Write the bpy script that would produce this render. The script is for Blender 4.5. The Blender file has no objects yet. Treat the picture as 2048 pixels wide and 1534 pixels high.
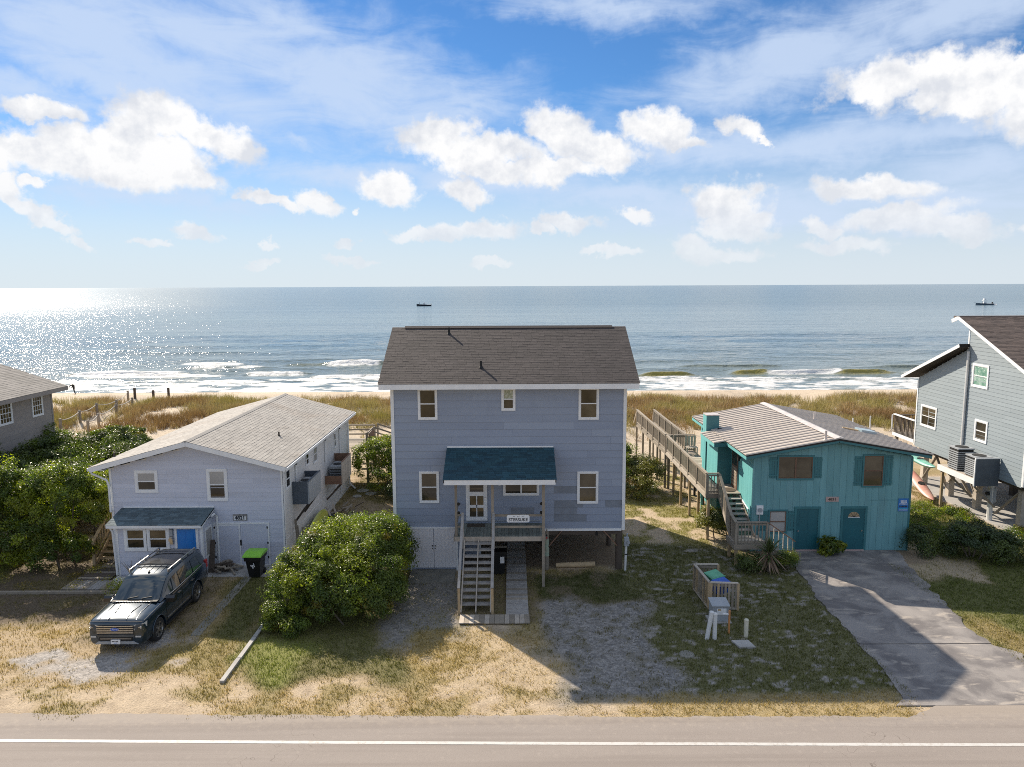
import bpy, math, random
import numpy as np
from mathutils import Vector, Matrix
random.seed(7)
RNG = np.random.default_rng(11)
scn = bpy.context.scene
COL = scn.collection

# ------------------------------------------------------------------ camera
CAM_H, F_PX = 12.2, 1472.0
PITCH, ROLL = math.radians(7.554), math.radians(0.257)
cam_d = bpy.data.cameras.new('camera'); cam = bpy.data.objects.new('camera', cam_d); COL.objects.link(cam)
cam_d.sensor_width = 36.0; cam_d.lens = 36.0 * F_PX / 2048.0
cam_d.clip_start = 0.3; cam_d.clip_end = 60000.0
cam.matrix_world = Matrix.Translation((0, 0, CAM_H)) @ Matrix.Rotation(math.pi/2 - PITCH, 4, 'X') @ Matrix.Rotation(-ROLL, 4, 'Z')
scn.camera = cam

# ------------------------------------------------------------------ sun and sky
SUN_EL, SUN_AZ = math.radians(33.9), math.radians(-37.0)      # azimuth from +Y towards +X
SKY_STRENGTH, SUN_STRENGTH, EXPOSURE = 0.06, 2.9, 1.50
sd = (math.sin(SUN_AZ)*math.cos(SUN_EL), math.cos(SUN_AZ)*math.cos(SUN_EL), math.sin(SUN_EL))
sun_d = bpy.data.lights.new('sun', 'SUN'); sun = bpy.data.objects.new('sun', sun_d); COL.objects.link(sun)
sun_d.energy = SUN_STRENGTH; sun_d.angle = math.radians(0.53); sun_d.color = (1.0, 0.885, 0.73)
sun.rotation_euler = Vector(sd).to_track_quat('Z', 'Y').to_euler(); sun.location = (-30, 60, 60)
vs = scn.view_settings
vs.view_transform = 'Standard'; vs.look = 'None'; vs.gamma = 1.0; vs.use_curve_mapping = False; vs.exposure = EXPOSURE
scn.cycles.filter_width = 1.0; scn.cycles.use_denoising = False; scn.cycles.use_adaptive_sampling = False

world = bpy.data.worlds.new('World'); scn.world = world; world.use_nodes = True

def px_ray(x, y):
    u, v = x - 1024.0, y - 767.0
    uu = u*math.cos(ROLL) - v*math.sin(ROLL); vv = u*math.sin(ROLL) + v*math.cos(ROLL)
    return uu, F_PX*math.cos(PITCH) - vv*math.sin(PITCH), -F_PX*math.sin(PITCH) - vv*math.cos(PITCH)
def at(x, y, X=None, Y=None, Z=None):                         # a measured point of the photograph -> world
    dx, dy, dz = px_ray(x, y)
    t = (Z - CAM_H)/dz if Z is not None else (Y/dy if Y is not None else X/dx)
    return (dx*t, dy*t, CAM_H + dz*t)

class NT:                                                     # tiny node-tree helper
    def __init__(s, tree): s.t = tree; s.n = tree.nodes; s.l = tree.links; s.n.clear()
    def new(s, kind, **kw):
        n = s.n.new(kind)
        for k, v in kw.items(): setattr(n, k, v)
        return n
    def put(s, sock, v):
        if v is None: return
        if hasattr(v, 'is_linked'): s.l.new(v, sock)
        else: sock.default_value = v
    def math(s, op, a, b=None, c=None, clamp=False):
        n = s.new('ShaderNodeMath', operation=op, use_clamp=clamp)
        s.put(n.inputs[0], a); s.put(n.inputs[1], b)
        if c is not None: s.put(n.inputs[2], c)
        return n.outputs[0]
    def vmath(s, op, a, b=None, c=None):
        n = s.new('ShaderNodeVectorMath', operation=op)
        s.put(n.inputs[0], a); s.put(n.inputs[1], b)
        if c is not None: s.put(n.inputs[2], c)
        return n.outputs['Value'] if op in ('DOT_PRODUCT', 'LENGTH') else n.outputs[0]
    def mix(s, f, a, b, blend='MIX'):
        n = s.new('ShaderNodeMix', data_type='RGBA', blend_type=blend)
        s.put(n.inputs[0], f); s.put(n.inputs[6], a); s.put(n.inputs[7], b)
        return n.outputs[2]
    def noise(s, vec, scale, detail=4.0, rough=0.55, dist=0.0, lac=2.0):
        n = s.new('ShaderNodeTexNoise'); s.put(n.inputs['Vector'], vec)
        n.inputs['Scale'].default_value = scale; n.inputs['Detail'].default_value = detail
        n.inputs['Roughness'].default_value = rough; n.inputs['Distortion'].default_value = dist
        n.inputs['Lacunarity'].default_value = lac
        return n.outputs[0]
    def smooth(s, x, a, b, lo=0.0, hi=1.0):
        n = s.new('ShaderNodeMapRange', interpolation_type='SMOOTHSTEP')
        s.put(n.inputs[0], x); s.put(n.inputs[1], a); s.put(n.inputs[2], b)
        n.inputs[3].default_value = lo; n.inputs[4].default_value = hi
        return n.outputs[0]
    def comb(s, x, y, z):
        n = s.new('ShaderNodeCombineXYZ'); s.put(n.inputs[0], x); s.put(n.inputs[1], y); s.put(n.inputs[2], z)
        return n.outputs[0]
    def sep(s, v):
        n = s.new('ShaderNodeSeparateXYZ'); s.put(n.inputs[0], v); return n.outputs

def c4(c, k=1.0): return (c[0]*k, c[1]*k, c[2]*k, 1.0)

# clouds: (px x, px y, half width, half height, tilt deg) as seen in the photograph -> azimuth / elevation
CUMULUS = [(300,232,75,45,10),(240,268,80,32,-25),(400,262,105,36,22),(120,292,120,38,-8),(45,290,60,26,0),(230,336,170,34,4),(375,348,55,22,15),
 (88,221,58,16,0),(10,372,42,26,25),(52,412,55,18,25),(105,445,34,14,20),(160,480,24,10,20),(75,357,22,12,0),(285,300,120,35,0),
 (870,262,80,27,-6),(950,300,150,34,3),(1125,262,82,42,14),(1190,296,95,36,16),(1100,336,110,26,-4),(980,335,100,20,8),(1320,262,66,35,14),(1370,290,30,14,10),
 (1483,258,42,22,24),(1525,282,20,7,25),(775,378,58,29,8),(930,380,58,23,16),(545,402,75,12,14),(632,404,42,23,10),(715,421,14,9,0),
 (960,462,95,20,-3),(850,472,80,13,4),(1078,455,26,14,30),(1135,442,60,20,6),(1275,435,38,14,8),(1460,400,72,40,10),(1470,440,66,18,0),
 (1730,378,100,24,4),(1460,462,62,18,4),(1388,498,50,26,18),(1465,506,62,16,0),(1800,432,92,22,-8),(1925,452,78,28,12),(1655,453,38,16,18),(1695,492,72,14,0),
 (1238,504,56,10,4),(1190,500,28,9,0),(390,467,44,14,14),(305,486,36,9,8),(705,520,55,8,6),(520,528,30,7,0),(690,487,24,9,0),(545,500,18,8,0),
 (1870,158,165,42,-2),(1985,160,110,46,0),(1770,178,70,22,-6),(2052,112,34,18,0),(2000,198,110,22,0),(1900,196,90,18,0),(985,525,40,8,0),(1960,480,24,14,0),
 (2075,200,70,60,0),(-40,300,60,40,0),(2090,460,40,20,0)]
CIRRUS = [(250,110,340,80,14,1.0),(700,170,300,85,12,1.0),(60,190,180,40,5,.7),(560,40,160,50,20,.7),(930,215,160,30,3,.6),(1180,25,160,34,8,.5),(1500,170,260,45,-10,.7),
 (1780,60,300,50,-14,.8),(1850,265,330,46,0,.8),(1650,290,260,40,2,.75),(720,345,230,26,0,.8),(1250,385,260,26,0,.7),(1700,400,420,60,0,.7),(600,280,50,25,20,.5),
 (1990,330,200,60,0,.7),(420,60,420,70,10,.9),(120,40,200,50,12,.8),(1230,10,240,30,4,.8),(1600,110,300,60,-12,.9),(1900,20,240,50,-8,1.0),(1400,300,300,40,3,.8),(1000,360,260,30,4,.8),(350,400,260,30,4,.6),(1560,410,360,50,0,.8),(1850,400,300,60,0,.8),(200,150,260,40,14,.9)]

def build_world():
    w = NT(world.node_tree)
    tc = w.new('ShaderNodeTexCoord'); d = tc.outputs['Generated']
    sky = w.new('ShaderNodeTexSky', sky_type='NISHITA', sun_disc=False)
    sky.sun_elevation = SUN_EL; sky.sun_rotation = SUN_AZ
    sky.altitude = 0.0; sky.air_density = 1.0; sky.dust_density = 0.0; sky.ozone_density = 3.0
    x, y, z = w.sep(d)
    az = w.math('ARCTAN2', x, y); el = w.math('ARCSINE', z)
    P = w.comb(az, el, 0.0)
    def to_ae(px, py):
        a, b, c = px_ray(px, py); n = math.sqrt(a*a + b*b + c*c)
        return math.atan2(a, b), math.asin(c/n)
    # warped lookup for ragged outlines
    wv = w.new('ShaderNodeTexNoise'); w.put(wv.inputs['Vector'], P); wv.inputs['Scale'].default_value = 22.0; wv.inputs['Detail'].default_value = 5.0; wv.inputs['Roughness'].default_value = 0.62
    off = w.vmath('SUBTRACT', wv.outputs['Color'], (0.5, 0.5, 0.5))
    Q = w.vmath('MULTIPLY_ADD', off, (0.075, 0.05, 0.0), P)
    def ell(pt, rows, power):
        acc = None
        for r in rows:
            px, py, rx, ry, tl = r[:5]
            a0, e0 = to_ae(px, py)
            sx, sy = 1472.0/rx, 1472.0/ry
            if abs(tl) > 2:
                n = w.new('ShaderNodeMapping', vector_type='TEXTURE'); w.put(n.inputs[0], pt)
                n.inputs['Location'].default_value = (a0, e0, 0); n.inputs['Rotation'].default_value = (0, 0, -math.radians(tl)); n.inputs['Scale'].default_value = (1/sx, 1/sy, 1)
                q = n.outputs[0]
            else:
                q = w.vmath('MULTIPLY_ADD', pt, (sx, sy, 0.0), (-a0*sx, -e0*sy, 0.0))
            v = w.vmath('DOT_PRODUCT', q, q) if power == 2 else w.vmath('LENGTH', q)
            if len(r) > 5: v = w.math('ADD', v, 1.0 - r[5])
            acc = v if acc is None else w.math('MINIMUM', acc, v)
        return acc
    cu = w.math('SUBTRACT', 1.25, ell(Q, CUMULUS, 1))               # >0 inside
    n1 = w.noise(P, 26.0, 8.0, 0.62)
    n2 = w.noise(w.vmath('ADD', P, (0.010, -0.016, 0.0)), 26.0, 8.0, 0.62)
    # same kind of cloud beyond the view, more of it to brighten the shade
    outside = w.smooth(w.math('MAXIMUM', w.math('ABSOLUTE', az), w.math('MULTIPLY', el, 1.75)), 0.66, 0.78)
    gen = w.math('MULTIPLY', w.math('SUBTRACT', w.noise(w.vmath('MULTIPLY', Q, (1.0, 1.8, 1.0)), 5.0, 6.0, 0.6), 0.51), 6.0)
    field = w.math('ADD', w.math('ADD', w.math('MULTIPLY', cu, w.math('SUBTRACT', 1.0, outside)), w.math('MULTIPLY', gen, outside)),
                   w.math('MULTIPLY', w.math('SUBTRACT', n1, 0.5), 1.5))
    alpha = w.smooth(field, 0.02, 0.60)
    # cirrus
    Pc = w.vmath('MULTIPLY', P, (1.0, 3.2, 1.0))
    streak = w.noise(Pc, 9.0, 7.0, 0.62, 0.6)
    ci = w.math('SUBTRACT', 1.15, ell(Q, CIRRUS, 1))
    ci = w.math('ADD', w.math('MULTIPLY', ci, 0.9), w.math('MULTIPLY', w.math('SUBTRACT', streak, 0.5), 1.9))
    ci_gen = w.math('MULTIPLY', w.math('SUBTRACT', w.noise(Pc, 4.0, 6.0, 0.6, 0.8), 0.42), 4.0)
    ci = w.math('ADD', w.math('MULTIPLY', ci, w.math('SUBTRACT', 1.0, outside)), w.math('MULTIPLY', ci_gen, outside))
    ca = w.math('MULTIPLY', w.smooth(ci, -0.55, 0.90), 0.82)
    haze = w.smooth(el, 0.0, 0.24, 0.88, 0.0)
    col = w.mix(1.0, sky.outputs[0], (0.29, 0.470, 0.645, 1.0), 'MULTIPLY')
    K = 0.90/SKY_STRENGTH
    col = w.mix(haze, col, c4((0.292, 0.318, 0.347), K))
    col = w.mix(ca, col, c4((0.248, 0.295, 0.372), K))
    n3 = w.noise(Q, 9.0, 3.0, 0.5); n4 = w.noise(w.vmath('ADD', Q, (0.022, -0.038, 0.0)), 9.0, 3.0, 0.5)
    emb = w.math('ADD', w.math('MULTIPLY', w.math('SUBTRACT', n2, n1), 2.8), w.math('MULTIPLY', w.math('SUBTRACT', n4, n3), 3.6))
    lit = w.math('ADD', w.math('ADD', 0.60, emb), w.math('MULTIPLY', w.smooth(field, 0.3, 1.3), 0.10), None, True)
    ccol = w.mix(lit, c4((0.292, 0.304, 0.328), K), c4((0.392, 0.392, 0.394), K))
    ccol = w.mix(w.smooth(el, 0.02, 0.17, 0.55, 0.0), ccol, c4((0.318, 0.330, 0.348), K))
    col = w.mix(w.math('MULTIPLY', alpha, w.smooth(el, 0.0, 0.12, 0.45, 1.0)), col, ccol)
    bg = w.new('ShaderNodeBackground'); w.put(bg.inputs[0], col); bg.inputs[1].default_value = SKY_STRENGTH
    out = w.new('ShaderNodeOutputWorld'); w.l.new(bg.outputs[0], out.inputs[0])
    world.cycles.sampling_method = 'MANUAL'; world.cycles.sample_map_resolution = 512
build_world()

# ------------------------------------------------------------------ helpers
def dirs(v):
    v = Vector(v); return v.normalized()
class MB:
    """collects shapes; build() links them as ONE mesh object"""
    def __init__(s): s.v = []; s.f = []; s.m = []; s.mi = 0
    def add(s, vs_, fs_):
        k = len(s.v); s.v += [tuple(p) for p in vs_]
        for f in fs_: s.f.append(tuple(i + k for i in f)); s.m.append(s.mi)
        return s
    def box(s, x0, x1, y0, y1, z0, z1):
        return s.add([(x0,y0,z0),(x1,y0,z0),(x1,y1,z0),(x0,y1,z0),(x0,y0,z1),(x1,y0,z1),(x1,y1,z1),(x0,y1,z1)],
              [(0,3,2,1),(4,5,6,7),(0,1,5,4),(1,2,6,5),(2,3,7,6),(3,0,4,7)])
    def obox(s, o, u, v, n, a0, a1, b0, b1, c0, c1):
        o, u, v, n = Vector(o), Vector(u), Vector(v), Vector(n)
        p = [o + u*a + v*b + n*c for c in (c0, c1) for (a, b) in ((a0,b0),(a1,b0),(a1,b1),(a0,b1))]
        return s.add(p, [(0,3,2,1),(4,5,6,7),(0,1,5,4),(1,2,6,5),(2,3,7,6),(3,0,4,7)])
    def beam(s, a, b, w, h, up=(0,0,1)):
        a, b = Vector(a), Vector(b); d = (b - a); L = d.length; d.normalize()
        up = Vector(up)
        if abs(d.dot(up)) > 0.98: up = Vector((0, 1, 0))
        r = d.cross(up).normalized(); t = r.cross(d)
        return s.obox(a, d, r, t, 0, L, -w/2, w/2, -h/2, h/2)
    def cyl(s, a, b, r0, r1=None, n=10, cap=True):
        r1 = r0 if r1 is None else r1
        a, b = Vector(a), Vector(b); d = (b - a).normalized()
        up = Vector((0,0,1)) if abs(d.z) < 0.95 else Vector((1,0,0))
        e = d.cross(up).normalized(); g = d.cross(e)
        p = []
        for c, r in ((a, r0), (b, r1)):
            for i in range(n):
                t = 2*math.pi*i/n; p.append(c + e*(math.cos(t)*r) + g*(math.sin(t)*r))
        f = [(i, (i+1) % n, n + (i+1) % n, n + i) for i in range(n)]
        if cap: f += [tuple(range(n-1, -1, -1)), tuple(range(n, 2*n))]
        return s.add(p, f)
    def tube(s, pts, r, n=8):
        pts = [Vector(p) for p in pts]; P = []; 
        for i, c in enumerate(pts):
            d = (pts[min(i+1, len(pts)-1)] - pts[max(i-1, 0)]).normalized()
            up = Vector((0,0,1)) if abs(d.z) < 0.9 else Vector((1,0,0))
            e = d.cross(up).normalized(); g = d.cross(e)
            rr = r[i] if isinstance(r, (list, tuple)) else r
            P += [c + e*(math.cos(2*math.pi*k/n)*rr) + g*(math.sin(2*math.pi*k/n)*rr) for k in range(n)]
        f = []
        for i in range(len(pts)-1):
            for k in range(n): f.append((i*n+k, i*n+(k+1) % n, (i+1)*n+(k+1) % n, (i+1)*n+k))
        f += [tuple(range(n-1, -1, -1)), tuple(range((len(pts)-1)*n, len(pts)*n))]
        return s.add(P, f)
    def prism(s, poly, vec):
        vec = Vector(vec); n = len(poly); p = [Vector(q) for q in poly]; p += [q + vec for q in p]
        return s.add(p, [tuple(range(n-1, -1, -1)), tuple(range(n, 2*n))] + [(i, (i+1) % n, n+(i+1) % n, n+i) for i in range(n)])
    def ring(s, rings, close_ends=True):                      # list of equally long closed loops
        k = len(rings[0]); P = [q for r in rings for q in r]; f = []
        for i in range(len(rings)-1):
            for j in range(k): f.append((i*k+j, i*k+(j+1) % k, (i+1)*k+(j+1) % k, (i+1)*k+j))
        if close_ends: f += [tuple(range(k-1, -1, -1)), tuple(range((len(rings)-1)*k, len(rings)*k))]
        return s.add(P, f)
    def mesh(s, name, mats, org=(0,0,0), smooth=None):
        me = bpy.data.meshes.new(name)
        me.from_pydata([(p[0]-org[0], p[1]-org[1], p[2]-org[2]) for p in s.v], [], s.f)
        mats = mats if isinstance(mats, (list, tuple)) else [mats]
        for m in mats: me.materials.append(m)
        if len(mats) > 1: me.polygons.foreach_set('material_index', s.m)
        import bmesh
        bm = bmesh.new(); bm.from_mesh(me); bmesh.ops.recalc_face_normals(bm, faces=bm.faces); bm.to_mesh(me); bm.free()
        if smooth is not None:
            me.polygons.foreach_set('use_smooth', [True]*len(me.polygons)); me.set_sharp_from_angle(angle=math.radians(smooth))
        me.update(); return me
    def build(s, name, mats, parent=None, smooth=None):
        return link(name, s.mesh(name, mats, org_of(parent), smooth), parent)

ORG = {}
def root_of(o):
    while o.parent is not None: o = o.parent
    return o
def org_of(o):
    if o is None: return (0, 0, 0)
    return ORG.get(root_of(o).name, (0, 0, 0))
def link(name, data, parent=None):
    o = bpy.data.objects.new(name, data); COL.objects.link(o)
    if parent is not None: o.parent = parent
    return o
def tag(o, label, cat, group=None):
    o['label'] = label; o['category'] = cat
    if group: o['group'] = group
    return o
def thing(name, label, cat, loc=(0,0,0), group=None, rz=0.0):
    o = bpy.data.objects.new(name, None); COL.objects.link(o); o.location = loc; o.rotation_euler = (0, 0, rz)
    o.empty_display_size = 0.2
    if rz == 0.0: ORG[o.name] = tuple(loc)
    return tag(o, label, cat, group)
def stuff(o): o['kind'] = 'stuff'; return o
def structure(o): o['kind'] = 'structure'; return o

_BOX = {}
def bx(name, parent, mt, x0, x1, y0, y1, z0, z1, jig=0.0, rot=None):
    """one box-shaped piece, mesh data shared between alike pieces"""
    if isinstance(mt, (list, tuple)): mt = random.choice(mt)
    key = (round(x1-x0, 3), round(y1-y0, 3), round(z1-z0, 3), mt.name)
    me = _BOX.get(key)
    if me is None:
        a, b, c = (x1-x0)/2, (y1-y0)/2, (z1-z0)/2
        me = MB().box(-a, a, -b, b, -c, c).mesh(name, mt); _BOX[key] = me
    o = link(name, me, parent); g = org_of(parent)
    j = [random.uniform(-jig, jig) for _ in range(3)]
    o.location = ((x0+x1)/2 - g[0] + j[0], (y0+y1)/2 - g[1] + j[1], (z0+z1)/2 - g[2] + j[2])
    if rot: o.rotation_euler = rot
    return o
_BM = {}
def bm_(name, parent, mt, a, b, w, h, up=(0,0,1)):
    """one beam-shaped piece between two points, mesh data shared"""
    if isinstance(mt, (list, tuple)): mt = random.choice(mt)
    a, b = Vector(a), Vector(b); d = b - a; L = d.length; d.normalize(); up = Vector(up)
    if abs(d.dot(up)) > 0.98: up = Vector((0, 1, 0))
    r = d.cross(up).normalized(); t = r.cross(d)
    key = (round(L, 3), round(w, 3), round(h, 3), mt.name)
    me = _BM.get(key)
    if me is None: me = MB().box(0, L, -w/2, w/2, -h/2, h/2).mesh(name, mt); _BM[key] = me
    o = link(name, me, parent); g = Vector(org_of(parent))
    R = Matrix((d, r, t)).transposed()
    o.location = a - g; o.rotation_euler = R.to_euler()
    return o
def text(name, body, parent, mt, loc, size, rot=(math.pi/2, 0, 0), ext=0.003, shear=0.0, bold=0.0, sx=1.0, spacing=1.0):
    cu = bpy.data.curves.new(name, 'FONT'); cu.body = body; cu.size = size; cu.extrude = ext; cu.shear = shear; cu.offset = bold
    cu.align_x = 'CENTER'; cu.align_y = 'CENTER'; cu.space_character = spacing; cu.materials.append(mt); cu.resolution_u = 4
    tmp = link('text_source', cu); me = bpy.data.meshes.new_from_object(tmp); me.name = name; bpy.data.objects.remove(tmp)
    if not me.materials: me.materials.append(mt)
    o = link(name, me, parent); g = org_of(parent); o.location = (loc[0]-g[0], loc[1]-g[1], loc[2]-g[2]); o.rotation_euler = rot; o.scale = (sx, 1, 1)
    return o

# ------------------------------------------------------------------ materials
def M(name, col, rough=0.6, col2=None, ns=3.0, nd=5.0, amt=None, rnd=0.0, isl=0.0, bump=0.0, bs=40.0, metal=0.0, coat=0.0, spec=0.5, stretch=(1,1,1), stain=None, translucent=0.0, attr=None, hue=0.0, emit=None):
    m = bpy.data.materials.new(name); m.use_nodes = True; t = NT(m.node_tree)
    tc = t.new('ShaderNodeTexCoord'); v = tc.outputs['Object']
    if stretch != (1,1,1): v = t.vmath('MULTIPLY', v, stretch)
    col2 = col2 or tuple(c*0.78 for c in col)
    oi = t.new('ShaderNodeObjectInfo')
    if rnd: v = t.vmath('ADD', v, t.vmath('MULTIPLY', t.comb(oi.outputs['Random'], oi.outputs['Random'], oi.outputs['Random']), (37.0, 53.0, 71.0)))
    f = t.smooth(t.noise(v, ns, nd, 0.62), 0.3, 0.7)
    c = t.mix(f, c4(col), c4(col2))
    if attr:
        a = t.new('ShaderNodeAttribute', attribute_name=attr); c = t.mix(1.0, c, a.outputs['Color'], 'MULTIPLY')
    k = None
    if rnd: k = t.math('MULTIPLY_ADD', oi.outputs['Random'], 2*rnd, 1.0 - rnd)
    if isl:
        ge = t.new('ShaderNodeNewGeometry'); k2 = t.math('MULTIPLY_ADD', ge.outputs['Random Per Island'], 2*isl, 1.0 - isl)
        k = k2 if k is None else t.math('MULTIPLY', k, k2)
    if stain:
        sf = t.math('MULTIPLY', t.smooth(t.noise(t.vmath('MULTIPLY', tc.outputs['Object'], stain[1]), stain[2], 4.0, 0.6), 0.5, 0.75), stain[3])
        c = t.mix(sf, c, c4(stain[0]))
    if k is not None:
        c = t.mix(1.0, c, t.comb(k, k, k), 'MULTIPLY')
    p = t.new('ShaderNodeBsdfPrincipled'); t.put(p.inputs['Base Color'], c)
    p.inputs['Roughness'].default_value = rough; p.inputs['Metallic'].default_value = metal; p.inputs['Specular IOR Level'].default_value = spec
    p.inputs['Coat Weight'].default_value = coat; p.inputs['Coat Roughness'].default_value = 0.06
    if bump:
        b = t.new('ShaderNodeBump'); b.inputs['Strength'].default_value = bump; b.inputs['Distance'].default_value = 0.01
        t.put(b.inputs['Height'], t.noise(v, bs, 4.0, 0.6)); t.l.new(b.outputs[0], p.inputs['Normal'])
    sh = p.outputs[0]
    if translucent:
        tr = t.new('ShaderNodeBsdfTranslucent'); t.put(tr.inputs[0], t.mix(1.0, c, (1.5, 1.6, 0.6, 1.0), 'MULTIPLY'))
        mx = t.new('ShaderNodeMixShader'); mx.inputs[0].default_value = translucent
        t.l.new(sh, mx.inputs[1]); t.l.new(tr.outputs[0], mx.inputs[2]); sh = mx.outputs[0]
    o = t.new('ShaderNodeOutputMaterial'); t.l.new(sh, o.inputs[0])
    return m

mat = {}
def defmats():
    G = mat
    G['blue_board'] = M('blue_grey_board', (0.262,0.305,0.385), 0.55, (0.235,0.275,0.355), 0.7, rnd=0.03, stain=((0.20,0.235,0.31),(0.6,1,0.25),1.2,0.35), bump=0.15, bs=60, stretch=(0.4,1,2))
    G['blue_patch'] = M('unpainted_patch_board', (0.195,0.22,0.262), 0.6, rnd=0.05, bump=0.15)
    G['blue_board2'] = M('blue_grey_board_faded', (0.272,0.315,0.392), 0.55, (0.248,0.288,0.365), 0.7, rnd=0.035, bump=0.15, bs=60, stretch=(0.4,1,2))
    G['white'] = M('white_trim_paint', (0.76,0.77,0.77), 0.45, (0.68,0.69,0.70), 2.0)
    G['white_door'] = M('off_white_door_paint', (0.70,0.69,0.71), 0.5, (0.62,0.61,0.63), 1.2)
    G['lav'] = M('pale_lavender_board', (0.535,0.56,0.645), 0.55, (0.49,0.515,0.595), 0.6, rnd=0.03, bump=0.1, bs=60, stretch=(0.35,1,2.5), stain=((0.30,0.30,0.31),(0.35,1,3.0),0.9,0.35))
    G['lav_side'] = M('white_side_wall_paint', (0.66,0.65,0.64), 0.6, (0.60,0.59,0.58), 0.8, bump=0.1, stain=((0.45,0.42,0.38),(1,0.3,0.6),0.8,0.35))
    G['teal'] = M('teal_board', (0.15,0.335,0.36), 0.6, (0.115,0.28,0.30), 0.8, rnd=0.07, bump=0.25, bs=30, stretch=(3,3,0.4), stain=((0.13,0.25,0.27),(2,2,0.4),0.7,0.5))
    G['teal_dark'] = M('teal_trim_and_shaded_wall', (0.035,0.165,0.185), 0.5, (0.028,0.135,0.155), 1.2, rnd=0.05)
    G['teal_sunlit'] = M('teal_sunlit_board', (0.15,0.45,0.45), 0.6, (0.12,0.40,0.41), 0.8, rnd=0.05, bump=0.2, stretch=(3,3,0.4))  # lighter copy of the teal board, sunlight on the left side put into colour
    G['teal_door'] = M('teal_door_paint', (0.014,0.115,0.14), 0.4, (0.011,0.095,0.118), 1.5)
    G['grey_board'] = M('grey_green_lap_board', (0.255,0.298,0.322), 0.55, (0.235,0.276,0.30), 0.6, rnd=0.05, bump=0.1, stretch=(1,0.4,2))
    G['dark_slate'] = M('dark_slate_paint', (0.075,0.095,0.12), 0.55, rnd=0.03)
    G['block'] = M('grey_block_wall', (0.30,0.265,0.24), 0.75, (0.26,0.23,0.21), 0.8, bump=0.3, bs=25, rnd=0.04)
    G['shingle_brown'] = M('brown_asphalt_shingle', (0.066,0.054,0.050), 0.85, (0.052,0.043,0.040), 0.6, isl=0.22, bump=0.6, bs=160)
    G['shingle_tan'] = M('weathered_tan_shingle', (0.335,0.315,0.285), 0.9, (0.28,0.262,0.238), 0.7, isl=0.12, bump=0.5, bs=160, stain=((0.26,0.20,0.15),(1,1,1),0.45,0.4))
    G['shingle_teal'] = M('dark_teal_shingle', (0.014,0.052,0.075), 0.8, (0.018,0.065,0.085), 1.0, isl=0.28, bump=0.6, bs=160)
    G['shingle_slate'] = M('slate_green_shingle', (0.105,0.145,0.165), 0.85, (0.085,0.12,0.135), 1.0, isl=0.30, bump=0.6, bs=160)
    G['shingle_dark'] = M('dark_brown_shingle', (0.115,0.085,0.07), 0.85, (0.09,0.068,0.058), 0.6, isl=0.25, bump=0.6, bs=160)
    G['shingle_grey'] = M('old_grey_shingle', (0.21,0.195,0.18), 0.9, (0.165,0.155,0.142), 0.7, isl=0.15, bump=0.5, bs=160)
    G['gap_dark'] = M('roof_underlay', (0.03,0.026,0.024), 0.9)
    G['metal_roof'] = M('pale_metal_roof_panel', (0.53,0.465,0.40), 0.45, (0.45,0.395,0.34), 0.7, rnd=0.05, metal=0.0, spec=0.6)
    G['metal_cap'] = M('pale_ridge_cap_metal', (0.58,0.53,0.50), 0.45)
    G['wood'] = M('weathered_grey_wood', (0.29,0.245,0.19), 0.8, (0.22,0.19,0.15), 4.0, rnd=0.18, bump=0.4, bs=70)
    G['wood_pale'] = M('sun_bleached_wood', (0.47,0.41,0.34), 0.8, (0.38,0.33,0.27), 4.0, rnd=0.14, bump=0.4, bs=70)
    G['wood_green'] = M('mossy_deck_wood', (0.205,0.215,0.185), 0.85, (0.155,0.175,0.15), 3.0, rnd=0.22, bump=0.4, bs=70)
    G['wood_new'] = M('treated_yellow_wood', (0.42,0.31,0.18), 0.75, (0.34,0.25,0.145), 4.0, rnd=0.12, bump=0.3, bs=70)
    G['wood_red'] = M('reddish_brace_wood', (0.21,0.12,0.075), 0.8, (0.16,0.09,0.06), 4.0, rnd=0.1, bump=0.3)
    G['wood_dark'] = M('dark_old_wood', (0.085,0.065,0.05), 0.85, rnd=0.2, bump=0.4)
    G['wood_step'] = M('grey_step_wood', (0.36,0.34,0.315), 0.8, (0.27,0.25,0.23), 5.0, rnd=0.1, bump=0.4, bs=70)
    G['concrete'] = M('pale_concrete', (0.40,0.385,0.36), 0.85, (0.30,0.285,0.265), 1.2, bump=0.4, bs=60, rnd=0.05)
    G['concrete_old'] = M('mossy_concrete', (0.24,0.225,0.19), 0.9, (0.17,0.16,0.135), 1.5, bump=0.5, bs=50)
    G['black_plastic'] = M('black_plastic', (0.012,0.013,0.014), 0.45)
    G['black'] = M('matte_black', (0.01,0.01,0.01), 0.7)
    G['lime'] = M('lime_green_plastic', (0.24,0.56,0.04), 0.4, (0.22,0.52,0.04), 2.0)
    G['green_bin'] = M('green_bin_plastic', (0.10,0.36,0.22), 0.45)
    G['blue_bin'] = M('blue_bin_plastic', (0.01,0.09,0.46), 0.4)
    G['door_blue'] = M('bright_blue_door_paint', (0.012,0.19,0.56), 0.4, (0.012,0.165,0.50), 1.5)
    G['chrome'] = M('brushed_metal', (0.55,0.55,0.55), 0.3, metal=1.0)
    G['grey_metal'] = M('grey_painted_metal', (0.33,0.35,0.37), 0.5, (0.28,0.30,0.32), 2.0)
    G['pipe_white'] = M('white_pipe_paint', (0.66,0.66,0.65), 0.5, (0.58,0.57,0.55), 2.0)
    G['cream'] = M('cream_pipe', (0.62,0.58,0.46), 0.6, (0.52,0.48,0.37), 3.0)
    G['orange'] = M('orange_marker', (0.55,0.24,0.08), 0.6, (0.45,0.2,0.07), 3.0)
    G['pane_dark'] = M('dark_window_glass', (0.012,0.012,0.010), 0.04, (0.045,0.038,0.026), 1.1, 3.0, spec=0.6, rnd=0.2)
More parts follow.
